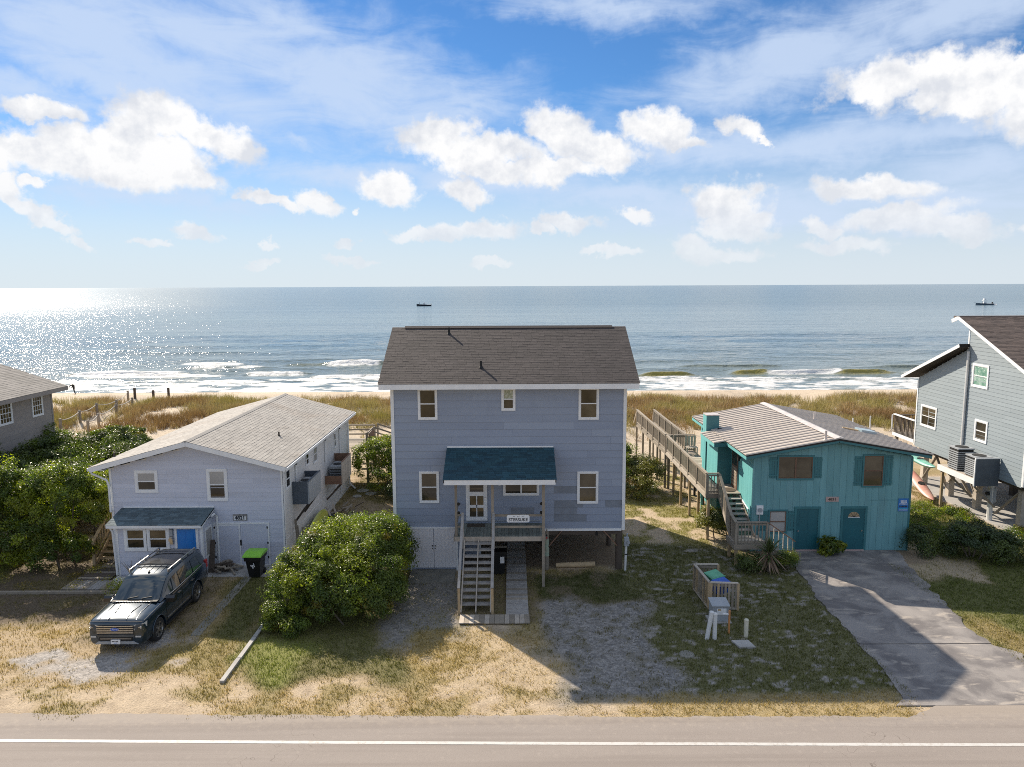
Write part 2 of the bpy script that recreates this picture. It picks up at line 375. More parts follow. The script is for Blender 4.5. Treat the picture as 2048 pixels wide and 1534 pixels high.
    G['pane_tan'] = M('tan_blind_behind_glass', (0.13,0.105,0.07), 0.05, (0.06,0.048,0.03), 0.8, 3.0, spec=0.5, rnd=0.08)
    G['pane_blind'] = M('pale_blind_behind_glass', (0.38,0.37,0.35), 0.1, (0.31,0.30,0.285), 0.9, spec=0.5, rnd=0.05)
    G['pane_green'] = M('green_curtain_behind_glass', (0.06,0.19,0.13), 0.08, (0.28,0.40,0.34), 3.0, 3.0, spec=0.5)
    G['pane_wood'] = M('board_behind_glass', (0.28,0.11,0.03), 0.1)
    G['curtain'] = M('patterned_pale_curtain_behind_glass', (0.46,0.48,0.40), 0.12, (0.20,0.24,0.16), 14.0, 2.0, spec=0.5)
    G['paper'] = M('white_paper', (0.78,0.78,0.78), 0.6)
    G['sign_dark'] = M('dark_lettering', (0.02,0.025,0.035), 0.6)
    G['plaque_dark'] = M('dark_driftwood_plaque', (0.10,0.095,0.09), 0.7, (0.32,0.31,0.30), 9.0)
    G['plaque_pink'] = M('faded_pink_plaque', (0.46,0.34,0.31), 0.7, (0.38,0.28,0.26), 5.0)
    G['sign_blue'] = M('blue_sign_print', (0.02,0.17,0.50), 0.5)
    G['skylight'] = M('pale_skylight_dome', (0.30,0.40,0.46), 0.25, spec=0.6)
    G['sign_teal'] = M('bright_teal_print', (0.05,0.42,0.55), 0.5)
    G['green_patch'] = M('pale_green_paint', (0.27,0.37,0.29), 0.75, (0.30,0.30,0.22), 4.0)
    G['glass_car'] = M('tinted_car_glass', (0.028,0.042,0.050), 0.03, spec=1.0)
    G['car'] = M('dark_navy_car_paint', (0.010,0.028,0.046), 0.22, (0.010,0.027,0.045), 0.5, metal=0.35, coat=1.0)
    G['car_roof'] = M('black_gloss_roof_panel', (0.012,0.013,0.014), 0.15, coat=0.6)
    G['tyre'] = M('tyre_rubber', (0.014,0.014,0.014), 0.8)
    G['rim'] = M('silver_alloy', (0.50,0.49,0.47), 0.3, metal=0.9)
    G['lamp_glass'] = M('clear_lamp_lens', (0.55,0.55,0.53), 0.12, (0.38,0.38,0.37), 9.0, spec=0.8)
    G['red_lens'] = M('red_lamp_lens', (0.45,0.02,0.015), 0.2)
    G['bark'] = M('grey_brown_bark', (0.15,0.115,0.085), 0.9, (0.10,0.08,0.06), 9.0, bump=0.5)
    G['kayak_red'] = M('red_kayak_plastic', (0.52,0.05,0.06), 0.35)
    G['sup_yellow'] = M('yellow_green_board_skin', (0.40,0.40,0.055), 0.3, (0.36,0.36,0.05), 1.5)
    G['kayak_green'] = M('green_kayak_plastic', (0.07,0.30,0.23), 0.35, (0.20,0.42,0.34), 2.0, stretch=(1,1,6))
    G['kayak_pink'] = M('faded_pink_kayak_plastic', (0.56,0.23,0.18), 0.5, (0.60,0.36,0.28), 2.0)
    G['shell'] = M('white_shell', (0.58,0.56,0.54), 0.6, rnd=0.2, isl=0.3)
    G['rope'] = M('pale_rope', (0.55,0.50,0.42), 0.8)
    G['hull_navy'] = M('navy_boat_hull', (0.012,0.02,0.035), 0.3)
    G['hull_grey'] = M('slate_boat_hull', (0.09,0.13,0.17), 0.3)
    G['skin'] = M('skin', (0.42,0.26,0.18), 0.6)
    G['cloth_dark'] = M('dark_cloth', (0.02,0.02,0.02), 0.9)
    G['cloth_pink'] = M('pink_cloth', (0.5,0.25,0.28), 0.9)
    G['straw'] = M('straw_mat', (0.08,0.06,0.04), 0.9)
    def leafmat(n, c, c2, tr=0.25, rough=0.38, isl=0.35): return M(n, c, rough, c2, 1.3, 3.0, isl=isl, translucent=tr, spec=0.5, attr='tone')
    G['leaf_wax'] = leafmat('waxy_green_leaf', (0.128,0.165,0.027), (0.092,0.132,0.022), 0.48)
    G['leaf_dark'] = leafmat('dark_evergreen_leaf', (0.090,0.115,0.02), (0.064,0.088,0.018), 0.3)
    G['leaf_shade'] = leafmat('shaded_green_leaf', (0.045,0.075,0.018), (0.035,0.06,0.016), 0.2)  # darker leaf copy, shade put into the colour of shrubs standing in it
    G['leaf_pale'] = leafmat('pale_olive_leaf', (0.13,0.15,0.05), (0.10,0.12,0.035))
    G['leaf_yucca'] = M('yucca_blade', (0.075,0.105,0.035), 0.4, (0.09,0.11,0.04), 2.0, rnd=0.3, translucent=0.1)
    G['leaf_dry'] = M('dry_yucca_blade', (0.30,0.20,0.13), 0.7, (0.22,0.15,0.10), 2.0, rnd=0.3)
    G['blade'] = M('lawn_blade', (1,1,1), 0.7, (0.85,0.85,0.85), 0.4, isl=0.35, translucent=0.12, attr='tone', spec=0.25)
    G['dune_blade'] = M('dune_grass_blade', (1,1,1), 0.75, (0.85,0.83,0.8), 0.1, isl=0.35, translucent=0.10, attr='tone', spec=0.2)
defmats()

# value noise in numpy, for laying out ground cover
def vnoise(x, y, seed=0):
    xi = np.floor(x).astype(np.int64); yi = np.floor(y).astype(np.int64); fx = x - xi; fy = y - yi
    fx = fx*fx*(3-2*fx); fy = fy*fy*(3-2*fy)
    def h(a, b):
        n = (a*374761393 + b*668265263 + seed*974634777) & 0x7fffffff
        n = ((n ^ (n >> 13))*1274126177) & 0x7fffffff
        n = (n ^ (n >> 16)) & 0xffff
        return n/65535.0
    return (h(xi,yi)*(1-fx)+h(xi+1,yi)*fx)*(1-fy) + (h(xi,yi+1)*(1-fx)+h(xi+1,yi+1)*fx)*fy
def fbm(x, y, s=1.0, oct=4, seed=0, gain=0.5):
    a, t, r = 1.0, 0.0, 0.0
    for i in range(oct):
        r = r + a*vnoise(x*s + 17.3*i, y*s - 9.1*i, seed+i); t += a; a *= gain; s *= 2.03
    return r/t
def sst(x, a, b):
    t = np.clip((x-a)/(b-a), 0, 1); return t*t*(3-2*t)
def raw_mesh(name, V, F, mt, tone=None, smooth=False):
    """big mesh from arrays; F is (n,3) or (n,4)"""
    me = bpy.data.meshes.new(name); k = F.shape[1]
    me.vertices.add(len(V)); me.vertices.foreach_set('co', np.ascontiguousarray(V, np.float32).ravel())
    me.loops.add(F.size); me.loops.foreach_set('vertex_index', np.ascontiguousarray(F, np.int32).ravel())
    me.polygons.add(len(F)); me.polygons.foreach_set('loop_start', np.arange(0, F.size, k, dtype=np.int32))
    me.polygons.foreach_set('use_smooth', np.full(len(F), smooth))
    for m in (mt if isinstance(mt, (list, tuple)) else [mt]): me.materials.append(m)
    me.update(calc_edges=True)
    if tone is not None:
        at_ = me.attributes.new('tone', 'FLOAT_COLOR', 'POINT')
        T = np.ones((len(V), 4), np.float32); T[:, :3] = tone; at_.data.foreach_set('color', T.ravel())
    return me
# ------------------------------------------------------------------ terrain
SAND=np.array((0.50,0.395,0.275)); SANDW=np.array((0.50,0.41,0.305)); DIRT=np.array((0.24,0.175,0.115)); LITTER=np.array((0.125,0.09,0.06)); GRAV=np.array((0.37,0.35,0.335))
STRAW=np.array((0.40,0.29,0.115)); OLIVE=np.array((0.205,0.175,0.05)); GREEN=np.array((0.125,0.145,0.035)); BRIGHT=np.array((0.20,0.225,0.04))
def height(x, y):
    n = fbm(x, y, 0.16, 4, 3) - 0.5; m = fbm(x, y, 0.45, 3, 8) - 0.5
    d = sst(y, 52, 66)*(1 - sst(y, 78, 88))
    h = d*(0.40 + 0.9*n + 0.35*m) + 0.22*np.exp(-((y-73-4*n)/4.0)**2)
    h = h - 1.75*sst(y, 79, 101) - 1.6*sst(y, 99, 120) - 3.0*sst(y, 118, 200)
    h = h + 0.03*(fbm(x, y, 0.8, 3, 21)-0.5)*sst(y, 20.3, 21.5)*(1-sst(y, 46, 52)) * (1-rect(x, y, 11.3, 18.5, 19, 33, .5, 0)) - 0.0
    path = np.exp(-((x - (-37.4 - (y-62)*0.10))/1.2)**2)*sst(y, 56, 60)*(1-sst(y, 80, 84))
    return h - 0.35*path*d
def rect(x, y, x0, x1, y0, y1, s=0.6, w=1.0):
    if w:
        jx = (fbm(x, y, 0.55, 3, 31)-0.5)*2.2*w; jy = (fbm(x, y, 0.55, 3, 47)-0.5)*2.2*w
        x = x + jx; y = y + jy
    return sst(x, x0-s, x0+s)*(1-sst(x, x1-s, x1+s))*sst(y, y0-s, y0+s)*(1-sst(y, y1-s, y1+s))
def mixc(c, m, col): return c*(1-m[:, None]) + m[:, None]*col
def ground_cover(x, y):
    """colour of the bare ground, how much grass grows there (0..1) and the colour of that grass"""
    e5 = fbm(x*1.0, y*1.5, 4.2, 4, 15); a = fbm(x, y, 0.35, 4, 1); b = fbm(x, y, 1.1, 4, 2); c = fbm(x, y, 3.2, 3, 5)
    base = SAND[None]*(0.86 + 0.28*b[:, None])
    base = mixc(base, 0.35*sst(c, .45, .7), DIRT)
    veg = 0.85*sst(a*0.4 + b*0.6, 0.39, 0.58); vc = np.repeat(STRAW[None], len(x), 0)
    vc = mixc(vc, sst(b, .45, .65)*0.6, OLIVE)
    def put(m, v, col, mixto=None, gnd=None, gm=1.0):
        nonlocal veg, vc, base
        veg = veg*(1-m) + m*np.clip(v, 0, 1); vc = mixc(vc, m, col)
        if gnd is not None: base = mixc(base, m*gm, gnd)
    # left lot
    put(rect(x, y, -60, -9.2, 21.3, 33), 0.35 + 0.6*sst(b, .40, .58), STRAW, gnd=DIRT*1.5, gm=.35)
    put(rect(x, y, -60, -15.2, 25.6, 34), 0.10 + 0.35*sst(b, .5, .6), OLIVE*.7, gnd=LITTER*.75, gm=.95)
    put(rect(x, y, -60, -21.5, 29.0, 31.5), 0.9 + 0*x, BRIGHT)
    put(rect(x, y, -15.0, -11.6, 24.2, 30.8, .5), 0.18 + 0.3*b, OLIVE*.8, gnd=DIRT*.95, gm=.85)
    put(rect(x, y, -11.2, -9.0, 24.0, 30.5, .5), 0.97 + 0*x, GREEN*0.55 + OLIVE*0.25, gnd=DIRT*.7, gm=.85)
    put(rect(x, y, -12.6, -9.2, 21.6, 24.4, .6), 0.93 + 0*x, OLIVE*0.75 + STRAW*0.3)
    for (gx, gy, rx, ry) in ((-13.6,22.6,2.6,1.1),(-12.6,24.3,1.5,.9),(-15.5,23.2,1.2,.5)):
        m = sst(1.25 - np.hypot((x-gx)/rx, (y-gy)/ry) + (b-0.5)*1.6, 0.1, 0.7); put(m, 0.05 + 0*x, STRAW, gnd=GRAV*(0.95), gm=.85)
    # in front of the round hedge
    put(rect(x, y, -9.0, -3.6, 21.6, 31), 0.93 + 0*x, OLIVE*0.35 + GREEN*0.5, gnd=DIRT*.8, gm=.8)
    put(rect(x, y, -9.0, -7.0, 21.9, 24.6, .6), 0.97 + 0*x, BRIGHT)
    put(rect(x, y, -4.5, -2.1, 23.0, 30.2, .4), 0.10 + 0.2*sst(b, .5, .7), OLIVE, gnd=GRAV*0.62, gm=.92)
    put(rect(x, y, -3.4, -0.6, 22.2, 25.0, .5), 0.5 + 0.5*sst(b, .42, .6), STRAW*0.75 + OLIVE*0.3)
    put(rect(x, y, -0.9, 0.7, 21.0, 24.6, .6), 0.30 + 0.4*sst(b, .5, .62), STRAW)
    # gravel parking of the tall house, lawn beside it darkened in colour for shade
    put(rect(x, y, 4.2, 12.5, 20.6, 34.5, .6), 0.97 + 0.2*(b-0.5) - 0.95*sst(e5*0.7+b*0.3,   .565, .66), GREEN*0.50 + OLIVE*0.26, gnd=GRAV*0.72, gm=.85)
    put(rect(x, y, 0.8, 5.0, 27.0, 30.3, .4), 0.95 - 0.6*sst(b, .56, .68), GREEN*.6, gnd=DIRT*.6, gm=.9)
    put(rect(x, y, 1.0, 5.0, 20.5, 27.4, .5), 0.05 + 0.35*sst(c, .52, .66), OLIVE*.6, gnd=GRAV*0.64, gm=.94)
    put(rect(x, y, -2.2, 1.0, 25.6, 30.4, .25, .4), 0.35 + 0*x, OLIVE, gnd=LITTER*1.1, gm=.9)
    put(rect(x, y, 4.5, 11.6, 19.4, 20.8, .25, .25), 0.75 + 0.3*(b-.3), STRAW*0.75 + OLIVE*0.3)
    # right of the concrete drive
    put(rect(x, y, 16.0, 60, 20.3, 36, .5), 0.97 + 0*x, BRIGHT*0.30 + GREEN*0.45, gnd=DIRT*.6, gm=.8)
    put(rect(x, y, 16.4, 18.2, 21.0, 25.5, .5), 0.75 + 0*x, OLIVE*0.8 + STRAW*0.3)
    put(rect(x, y, 17.4, 20.0, 29.0, 33.6, .3), 0.10 + 0.2*b, OLIVE, gnd=SAND*0.9, gm=.9)
    put(rect(x, y, 19.3, 24.6, 34.0, 41, .5), 0.85 + 0*x, BRIGHT*0.8 + STRAW*0.15)
    put(rect(x, y, 24.4, 34, 33.8, 46, .15, .1), 0.0*x, OLIVE, gnd=np.array((0.46,0.40,0.35)), gm=1)
    # between the houses
    put(rect(x, y, -10.0, -4.9, 31, 47, .5), 0.22 + 0.5*sst(a, .5, .62), OLIVE, gnd=DIRT*1.15, gm=.9)
    put(rect(x, y, 4.8, 10.3, 33.5, 48, .5), 0.85*sst(b, .36, .56), STRAW*0.35 + BRIGHT*0.7, gnd=SAND*1.02, gm=.9)
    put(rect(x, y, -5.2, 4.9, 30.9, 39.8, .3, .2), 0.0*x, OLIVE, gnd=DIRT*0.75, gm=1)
    put(rect(x, y, 10.6, 18.4, 31.0, 42, .2, .1), 0.0*x, OLIVE, gnd=DIRT, gm=.8)
    # dunes and beach
    dz = sst(y, 46, 54); base = mixc(base, dz, SANDW*1.0); veg = veg*(1-dz)
    wet = sst(y + 2.5*(fbm(x, y, .12, 3, 88)-.5), 94.0, 97.5); base = mixc(base, wet, np.array((0.25,0.205,0.16)))
    return base, np.clip(veg, 0, 1), vc
def axis(parts):
    out = []
    for a, b, s in parts: out.append(np.arange(a, b, s))
    out.append(np.array([parts[-1][1]])); return np.concatenate(out)
def build_ground():
    xs = axis([(-1500,-300,150),(-300,-60,15),(-60,-24,0.6),(-24,26,0.1),(26,60,0.6),(60,300,15),(300,1500,150)])
    ys = axis([(-800,-100,70),(-100,10,10),(10,17.2,0.8),(17.2,36,0.1),(36,52,0.2),(52,120,0.5),(120,260,7)])
    X, Y = np.meshgrid(xs, ys); x, y = X.ravel(), Y.ravel(); z = height(x, y)
    base, veg, vc = ground_cover(x, y)
    k = veg*0.62
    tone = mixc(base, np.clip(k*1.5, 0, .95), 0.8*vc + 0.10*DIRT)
    nx, ny = len(xs), len(ys); I = np.arange(nx*ny).reshape(ny, nx)
    F = np.stack([I[:-1,:-1], I[:-1,1:], I[1:,1:], I[1:,:-1]], -1).reshape(-1, 4)
    m = bpy.data.materials.new('sand_soil_and_turf'); m.use_nodes = True; t = NT(m.node_tree)
    tc = t.new('ShaderNodeTexCoord'); v = tc.outputs['Object']; a = t.new('ShaderNodeAttribute', attribute_name='tone')
    n1 = t.noise(v, 16.0, 6.0, 0.7); n2 = t.noise(v, 3.0, 5.0, 0.65)
    c = t.mix(t.math('MULTIPLY', t.smooth(n1, 0.48, 0.64), 0.55), a.outputs['Color'], t.mix(1.0, a.outputs['Color'], (0.42, 0.44, 0.40, 1), 'MULTIPLY'))
    c = t.mix(t.math('MULTIPLY', t.smooth(n1, 0.50, 0.34), 0.30), c, t.mix(0.45, c, (0.62, 0.56, 0.47, 1)))
    vo = t.new('ShaderNodeTexVoronoi'); vo.inputs['Scale'].default_value = 11.0; t.put(vo.inputs['Vector'], v)
    sp = t.new('ShaderNodeSeparateColor'); t.put(sp.inputs[0], vo.outputs['Color'])
    sc_ = t.new('ShaderNodeSeparateColor', mode='HSV'); t.put(sc_.inputs[0], a.outputs['Color'])
    stony = t.smooth(sc_.outputs[1], 0.30, 0.14)
    kk = t.math('MULTIPLY_ADD', sp.outputs[0], 0.85, 0.58); c = t.mix(t.math('MULTIPLY', stony, .75), c, t.mix(1.0, c, t.comb(kk, kk, kk), 'MULTIPLY'))
    k2 = t.math('MULTIPLY_ADD', n2, 0.5, 0.75); c = t.mix(1.0, c, t.comb(k2, k2, k2), 'MULTIPLY')
    p = t.new('ShaderNodeBsdfPrincipled'); t.put(p.inputs['Base Color'], c); p.inputs['Roughness'].default_value = 0.9; p.inputs['Specular IOR Level'].default_value = 0.2
    b = t.new('ShaderNodeBump'); b.inputs['Strength'].default_value = 0.8; b.inputs['Distance'].default_value = 0.05
    t.put(b.inputs['Height'], t.math('ADD', n1, t.math('MULTIPLY', n2, 0.6))); t.l.new(b.outputs[0], p.inputs['Normal'])
    o = t.new('ShaderNodeOutputMaterial'); t.l.new(p.outputs[0], o.inputs[0])
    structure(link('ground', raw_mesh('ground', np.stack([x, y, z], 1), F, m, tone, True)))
build_ground()
def gz(x, y): return float(height(np.array([float(x)]), np.array([float(y)]))[0])

def blades(name, px, py, pz, col, h, w, lean, mt, rng, n_per, spread):
    """upright tapering blades, n_per at each spot"""
    n = len(px); k = n*n_per
    X = np.repeat(px, n_per) + rng.normal(0, 1, k)*np.repeat(spread, n_per) if np.ndim(spread) else np.repeat(px, n_per) + rng.normal(0, spread, k)
    Yv = np.repeat(py, n_per) + rng.normal(0, 1, k)*(np.repeat(spread, n_per) if np.ndim(spread) else spread)
    Z = np.repeat(pz, n_per); H = np.repeat(h, n_per)*rng.uniform(0.55, 1.15, k); C = np.repeat(col, n_per, 0)*rng.uniform(0.75, 1.25, (k, 1))
    a = rng.uniform(0, 2*np.pi, k); dx, dy = np.cos(a)*w/2, np.sin(a)*w/2
    la = rng.uniform(0, 2*np.pi, k); L = H*rng.uniform(0.1, 1.0, k)*lean
    tx, ty = X + np.cos(la)*L, Yv + np.sin(la)*L; tz = Z + H*np.sqrt(np.clip(1 - (L/np.maximum(H, 1e-6))**2*0.5, 0.2, 1))
    V = np.empty((k, 4, 3)); V[:,0] = np.stack([X-dx, Yv-dy, Z-0.02], 1); V[:,1] = np.stack([X+dx, Yv+dy, Z-0.02], 1)
    V[:,2] = np.stack([tx+dx*.25, ty+dy*.25, tz], 1); V[:,3] = np.stack([tx-dx*.25, ty-dy*.25, tz], 1)
    F = np.arange(k*4).reshape(k, 4)
    return stuff(link(name, raw_mesh(name, V.reshape(-1, 3), F, mt, np.repeat(C, 4, 0))))
HOUSES = [(-5.1,4.8,30.5,40),(-17.6,-9.9,29.9,45.5),(10.3,18.4,32.6,42.2),(24.5,40,34,47),(12.0,16.3,19,33),(-60,60,10,19.55)]
def free_of_houses(x, y):
    ok = np.ones(len(x), bool)
    for a, b, c, d in HOUSES: ok &= ~((x > a) & (x < b) & (y > c) & (y < d))
    return ok
def build_grass():
    rng = np.random.default_rng(5); n = 280000
    x = rng.uniform(-27, 27, n); y = rng.uniform(19.3, 46, n)
    base, veg, vc = ground_cover(x, y)
    keep = (rng.uniform(0, 1, n) < veg*0.62) & free_of_houses(x, y)
    keep &= ~((x > 11.95) & (x < 16.4) & (y < 33))
    x, y, vc = x[keep], y[keep], vc[keep]
    blades('lawn_grass', x, y, height(x, y), vc*1.1, np.full(len(x), 0.075), 0.022, 0.8, mat['blade'], rng, 4, 0.06)
build_grass()
def build_dune_grass():
    rng = np.random.default_rng(9); n = 30000
    x = rng.uniform(-52, 62, n); y = rng.uniform(54, 82, n)
    d = fbm(x, y, 0.22, 4, 61); e = fbm(x, y, 0.7, 3, 63)
    dens = sst(d*0.6 + e*0.4, 0.33, 0.47)*(0.05 + 0.95*sst(y, 59, 64))*(1 - sst(y, 73.0, 77.0))
    dens *= 1 - 0.95*np.exp(-((x - (-37.4 - (y-62)*0.10))/1.1)**2)
    keep = rng.uniform(0, 1, n) < dens
    x, y, d, e = x[keep], y[keep], d[keep], e[keep]
    A = np.array((0.41,0.33,0.175)); B = np.array((0.33,0.215,0.115)); G = np.array((0.34,0.29,0.10)); P = np.array((0.56,0.45,0.27))
    q = fbm(x, y, 0.35, 3, 77); c = np.repeat(A[None], len(x), 0)
    c = mixc(c, sst(q, .48, .62), B); c = mixc(c, sst(q, .47, .34), G); c = mixc(c, rng.uniform(0, .5, len(x))*(y > 66), P)
    h = 0.36 + 0.35*e + 0.22*rng.uniform(0, 1, len(x))
    blades('dune_grass', x, y, height(x, y), c, h, 0.035, 0.75, mat['dune_blade'], rng, 15, 0.17)
build_dune_grass()

# ------------------------------------------------------------------ road, drive
def road_y(x, off): return off - 0.014*x + 0.0009*(x*0.7)**2*0.3 - 0.02
def strip_mesh(name, mt, y0f, y1f, z, xs, thick=0.0):
    V, F = [], []
    for i, x in enumerate(xs):
        V += [(x, y0f(x), z), (x, y1f(x), z)]
        if i: F.append((2*i-2, 2*i, 2*i+1, 2*i-1))
    me = bpy.data.meshes.new(name); me.from_pydata(V, [], F); me.materials.append(mt); me.update()
    return link(name, me)
def build_road():
    m = bpy.data.materials.new('worn_asphalt'); m.use_nodes = True; t = NT(m.node_tree)
    tc = t.new('ShaderNodeTexCoord'); v = tc.outputs['Object']
    big = t.noise(t.vmath('MULTIPLY', v, (0.25, 1.2, 1)), 1.0, 5.0, 0.6); fine = t.noise(v, 55.0, 3.0, 0.7); mid = t.noise(v, 5.0, 5.0, 0.65)
    c = t.mix(big, c4((0.245,0.212,0.188)), c4((0.305,0.267,0.237)))
    c = t.mix(t.math('MULTIPLY', t.smooth(fine, .45, .7), .35), c, c4((0.17,0.14,0.115)))
    c = t.mix(t.math('MULTIPLY', t.smooth(mid, .55, .7), .25), c, c4((0.38,0.33,0.285)))
    c = t.mix(t.math('MULTIPLY', t.smooth(t.noise(t.vmath('MULTIPLY', v, (0.06, 2.2, 1)), 1.0, 4.0, 0.6), .46, .64), .45), c, c4((0.20,0.17,0.15)))
    # cracks
    vo = t.new('ShaderNodeTexVoronoi', feature='DISTANCE_TO_EDGE'); wv = t.new('ShaderNodeTexNoise'); t.put(wv.inputs['Vector'], v); wv.inputs['Scale'].default_value = 1.2
    t.put(vo.inputs['Vector'], t.vmath('MULTIPLY_ADD', wv.outputs['Color'], (0.55, 0.4, 0), t.vmath('MULTIPLY', v, (0.055, 0.10, 1)))); vo.inputs['Scale'].default_value = 1.0
    crack = t.math('MULTIPLY', t.smooth(vo.outputs['Distance'], 0.0022, 0.0), t.smooth(big, .40, .55))
    c = t.mix(t.math('MULTIPLY', crack, .7), c, c4((0.10,0.08,0.065)))
    y = t.sep(v)[1]
    edge = t.smooth(t.math('ADD', y, t.math('MULTIPLY', mid, 1.4)), 19.6, 20.5); c = t.mix(t.math('MULTIPLY', edge, .45), c, c4((0.37,0.315,0.255)))
    p = t.new('ShaderNodeBsdfPrincipled'); t.put(p.inputs['Base Color'], c); p.inputs['Roughness'].default_value = 0.85; p.inputs['Specular IOR Level'].default_value = 0.25
    b = t.new('ShaderNodeBump'); b.inputs['Strength'].default_value = 0.5; b.inputs['Distance'].default_value = 0.01; t.put(b.inputs['Height'], fine); t.l.new(b.outputs[0], p.inputs['Normal'])
    o = t.new('ShaderNodeOutputMaterial'); t.l.new(p.outputs[0], o.inputs[0])
    xs = list(np.arange(-300, -30, 15)) + list(np.arange(-30, 30, 0.12)) + list(np.arange(30, 301, 15))
    def edge_y(x):
        e = road_y(x, 19.62) + 0.13*(fbm(np.array([x]), np.array([0.0]), 0.9, 4, 12)[0]-0.5) + 0.10*(vnoise(np.array([x*6.0]), np.array([3.0]), 4)[0]-0.5)
        return e + 0.62*float(sst(np.array([x]), 11.0, 12.6)[0])*(1-float(sst(np.array([x]), 40.0, 42.0)[0]))
    structure(strip_mesh('road', m, lambda x: 9.5 - 0.014*x, edge_y, 0.026, xs))
    # worn white edge line
    lm = bpy.data.materials.new('worn_white_road_paint'); lm.use_nodes = True; t = NT(lm.node_tree)
    tc = t.new('ShaderNodeTexCoord'); v = tc.outputs['Object']; n = t.noise(v, 7.0, 6.0, 0.7); n3 = t.noise(v, 40.0, 3.0, 0.7)
    c = t.mix(t.math('MULTIPLY', t.smooth(t.math('ADD', n, t.math('MULTIPLY', n3, .5)), .74, .96), .75), c4((0.52,0.505,0.475)), c4((0.36,0.31,0.26)))
    p = t.new('ShaderNodeBsdfPrincipled'); t.put(p.inputs['Base Color'], c); p.inputs['Roughness'].default_value = .7
    o = t.new('ShaderNodeOutputMaterial'); t.l.new(p.outputs[0], o.inputs[0])
    ln = lambda off: (lambda x: road_y(x, 18.34) + off + 0.012*(vnoise(np.array([x*9.0]), np.array([off*9]), 6)[0]-0.5))
    structure(strip_mesh('road_edge_line', lm, ln(-0.062), ln(0.062), 0.031, xs))
    # concrete drive of the teal house: three slabs poured end to end
    cm = bpy.data.materials.new('stained_concrete_drive'); cm.use_nodes = True; t = NT(cm.node_tree)
    tc = t.new('ShaderNodeTexCoord'); v = tc.outputs['Object']
    n1 = t.noise(v, 0.7, 6.0, 0.62, 0.5); n2 = t.noise(v, 30.0, 4.0, 0.7); n4 = t.noise(t.vmath('MULTIPLY', v, (1.0, 2.6, 1)), 0.9, 6.0, 0.65, 0.6)
    c = t.mix(t.smooth(n1, .38, .62), c4((0.295,0.272,0.255)), c4((0.15,0.139,0.138)))
    c = t.mix(t.math('MULTIPLY', t.smooth(n4, .53, .66), .75), c, c4((0.44,0.39,0.335)))
    c = t.mix(t.math('MULTIPLY', n2, .3), c, c4((0.17,0.15,0.13)))
    p = t.new('ShaderNodeBsdfPrincipled'); t.put(p.inputs['Base Color'], c); p.inputs['Roughness'].default_value = .85; p.inputs['Specular IOR Level'].default_value = .25
    b = t.new('ShaderNodeBump'); b.inputs['Strength'].default_value = 0.5; b.inputs['Distance'].default_value = 0.01; t.put(b.inputs['Height'], n2); t.l.new(b.outputs[0], p.inputs['Normal'])
    o = t.new('ShaderNodeOutputMaterial'); t.l.new(p.outputs[0], o.inputs[0])
    d = thing('concrete_driveway', 'stained grey concrete driveway running from the teal house down to the road', 'driveway', (14.2, 26, 0.0))
    L = [(32.68,12.55),(30.5,12.3),(28.5,12.05),(27.3,11.95),(25.5,11.95),(23.75,11.9)]
    R = [(32.68,17.75),(30.5,17.3),(28.5,16.9),(27.3,16.7),(25.5,16.45),(23.75,16.35)]
    L2 = [(23.70,11.75),(22.4,11.75),(21.2,11.7),(20.4,11.5),(20.02,11.2)]; R2 = [(23.70,16.3),(22.6,16.9),(21.4,18.2),(20.6,20.5),(20.02,23.5)]
    def slab(L, R, z):
        mb = MB(); rows = []
        def dens(A):
            out = []
            for (y0,x0),(y1,x1) in zip(A[:-1], A[1:]):
                k = max(2, int(abs(y1-y0)/0.12))
                out += [(y0+(y1-y0)*i/k, x0+(x1-x0)*i/k) for i in range(k)]
            return out + [A[-1]]
        ys = [q[0] for q in dens(L)]
        fx = lambda A, y: float(np.interp(-y, [-q[0] for q in A], [q[1] for q in A]))
        V, F = [], []
        for i, y in enumerate(ys):
            j1 = 0.45*(fbm(np.array([y]), np.array([1.0]), 1.6, 4, 3)[0]-.5); j2 = 0.75*(fbm(np.array([y]), np.array([7.0]), 1.6, 4, 5)[0]-.5)
            a, b_ = fx(L, y)+j1, fx(R, y)+j2
            V += [(a, y, -0.05), (a, y, z), (b_, y, z), (b_, y, -0.05)]
            if i:
                k = 4*i
                F += [(k-4, k, k+1, k-3), (k-3, k+1, k+2, k-2), (k-2, k+2, k+3, k-1)]
        F += [(0,1,2,3), tuple(range(len(V)-1, len(V)-5, -1))]
        return mb.add(V, F)
    slab(L, R, 0.035).build('concrete_slab', cm, d); slab(L2, R2, 0.031).build('concrete_slab', cm, d)
build_road()

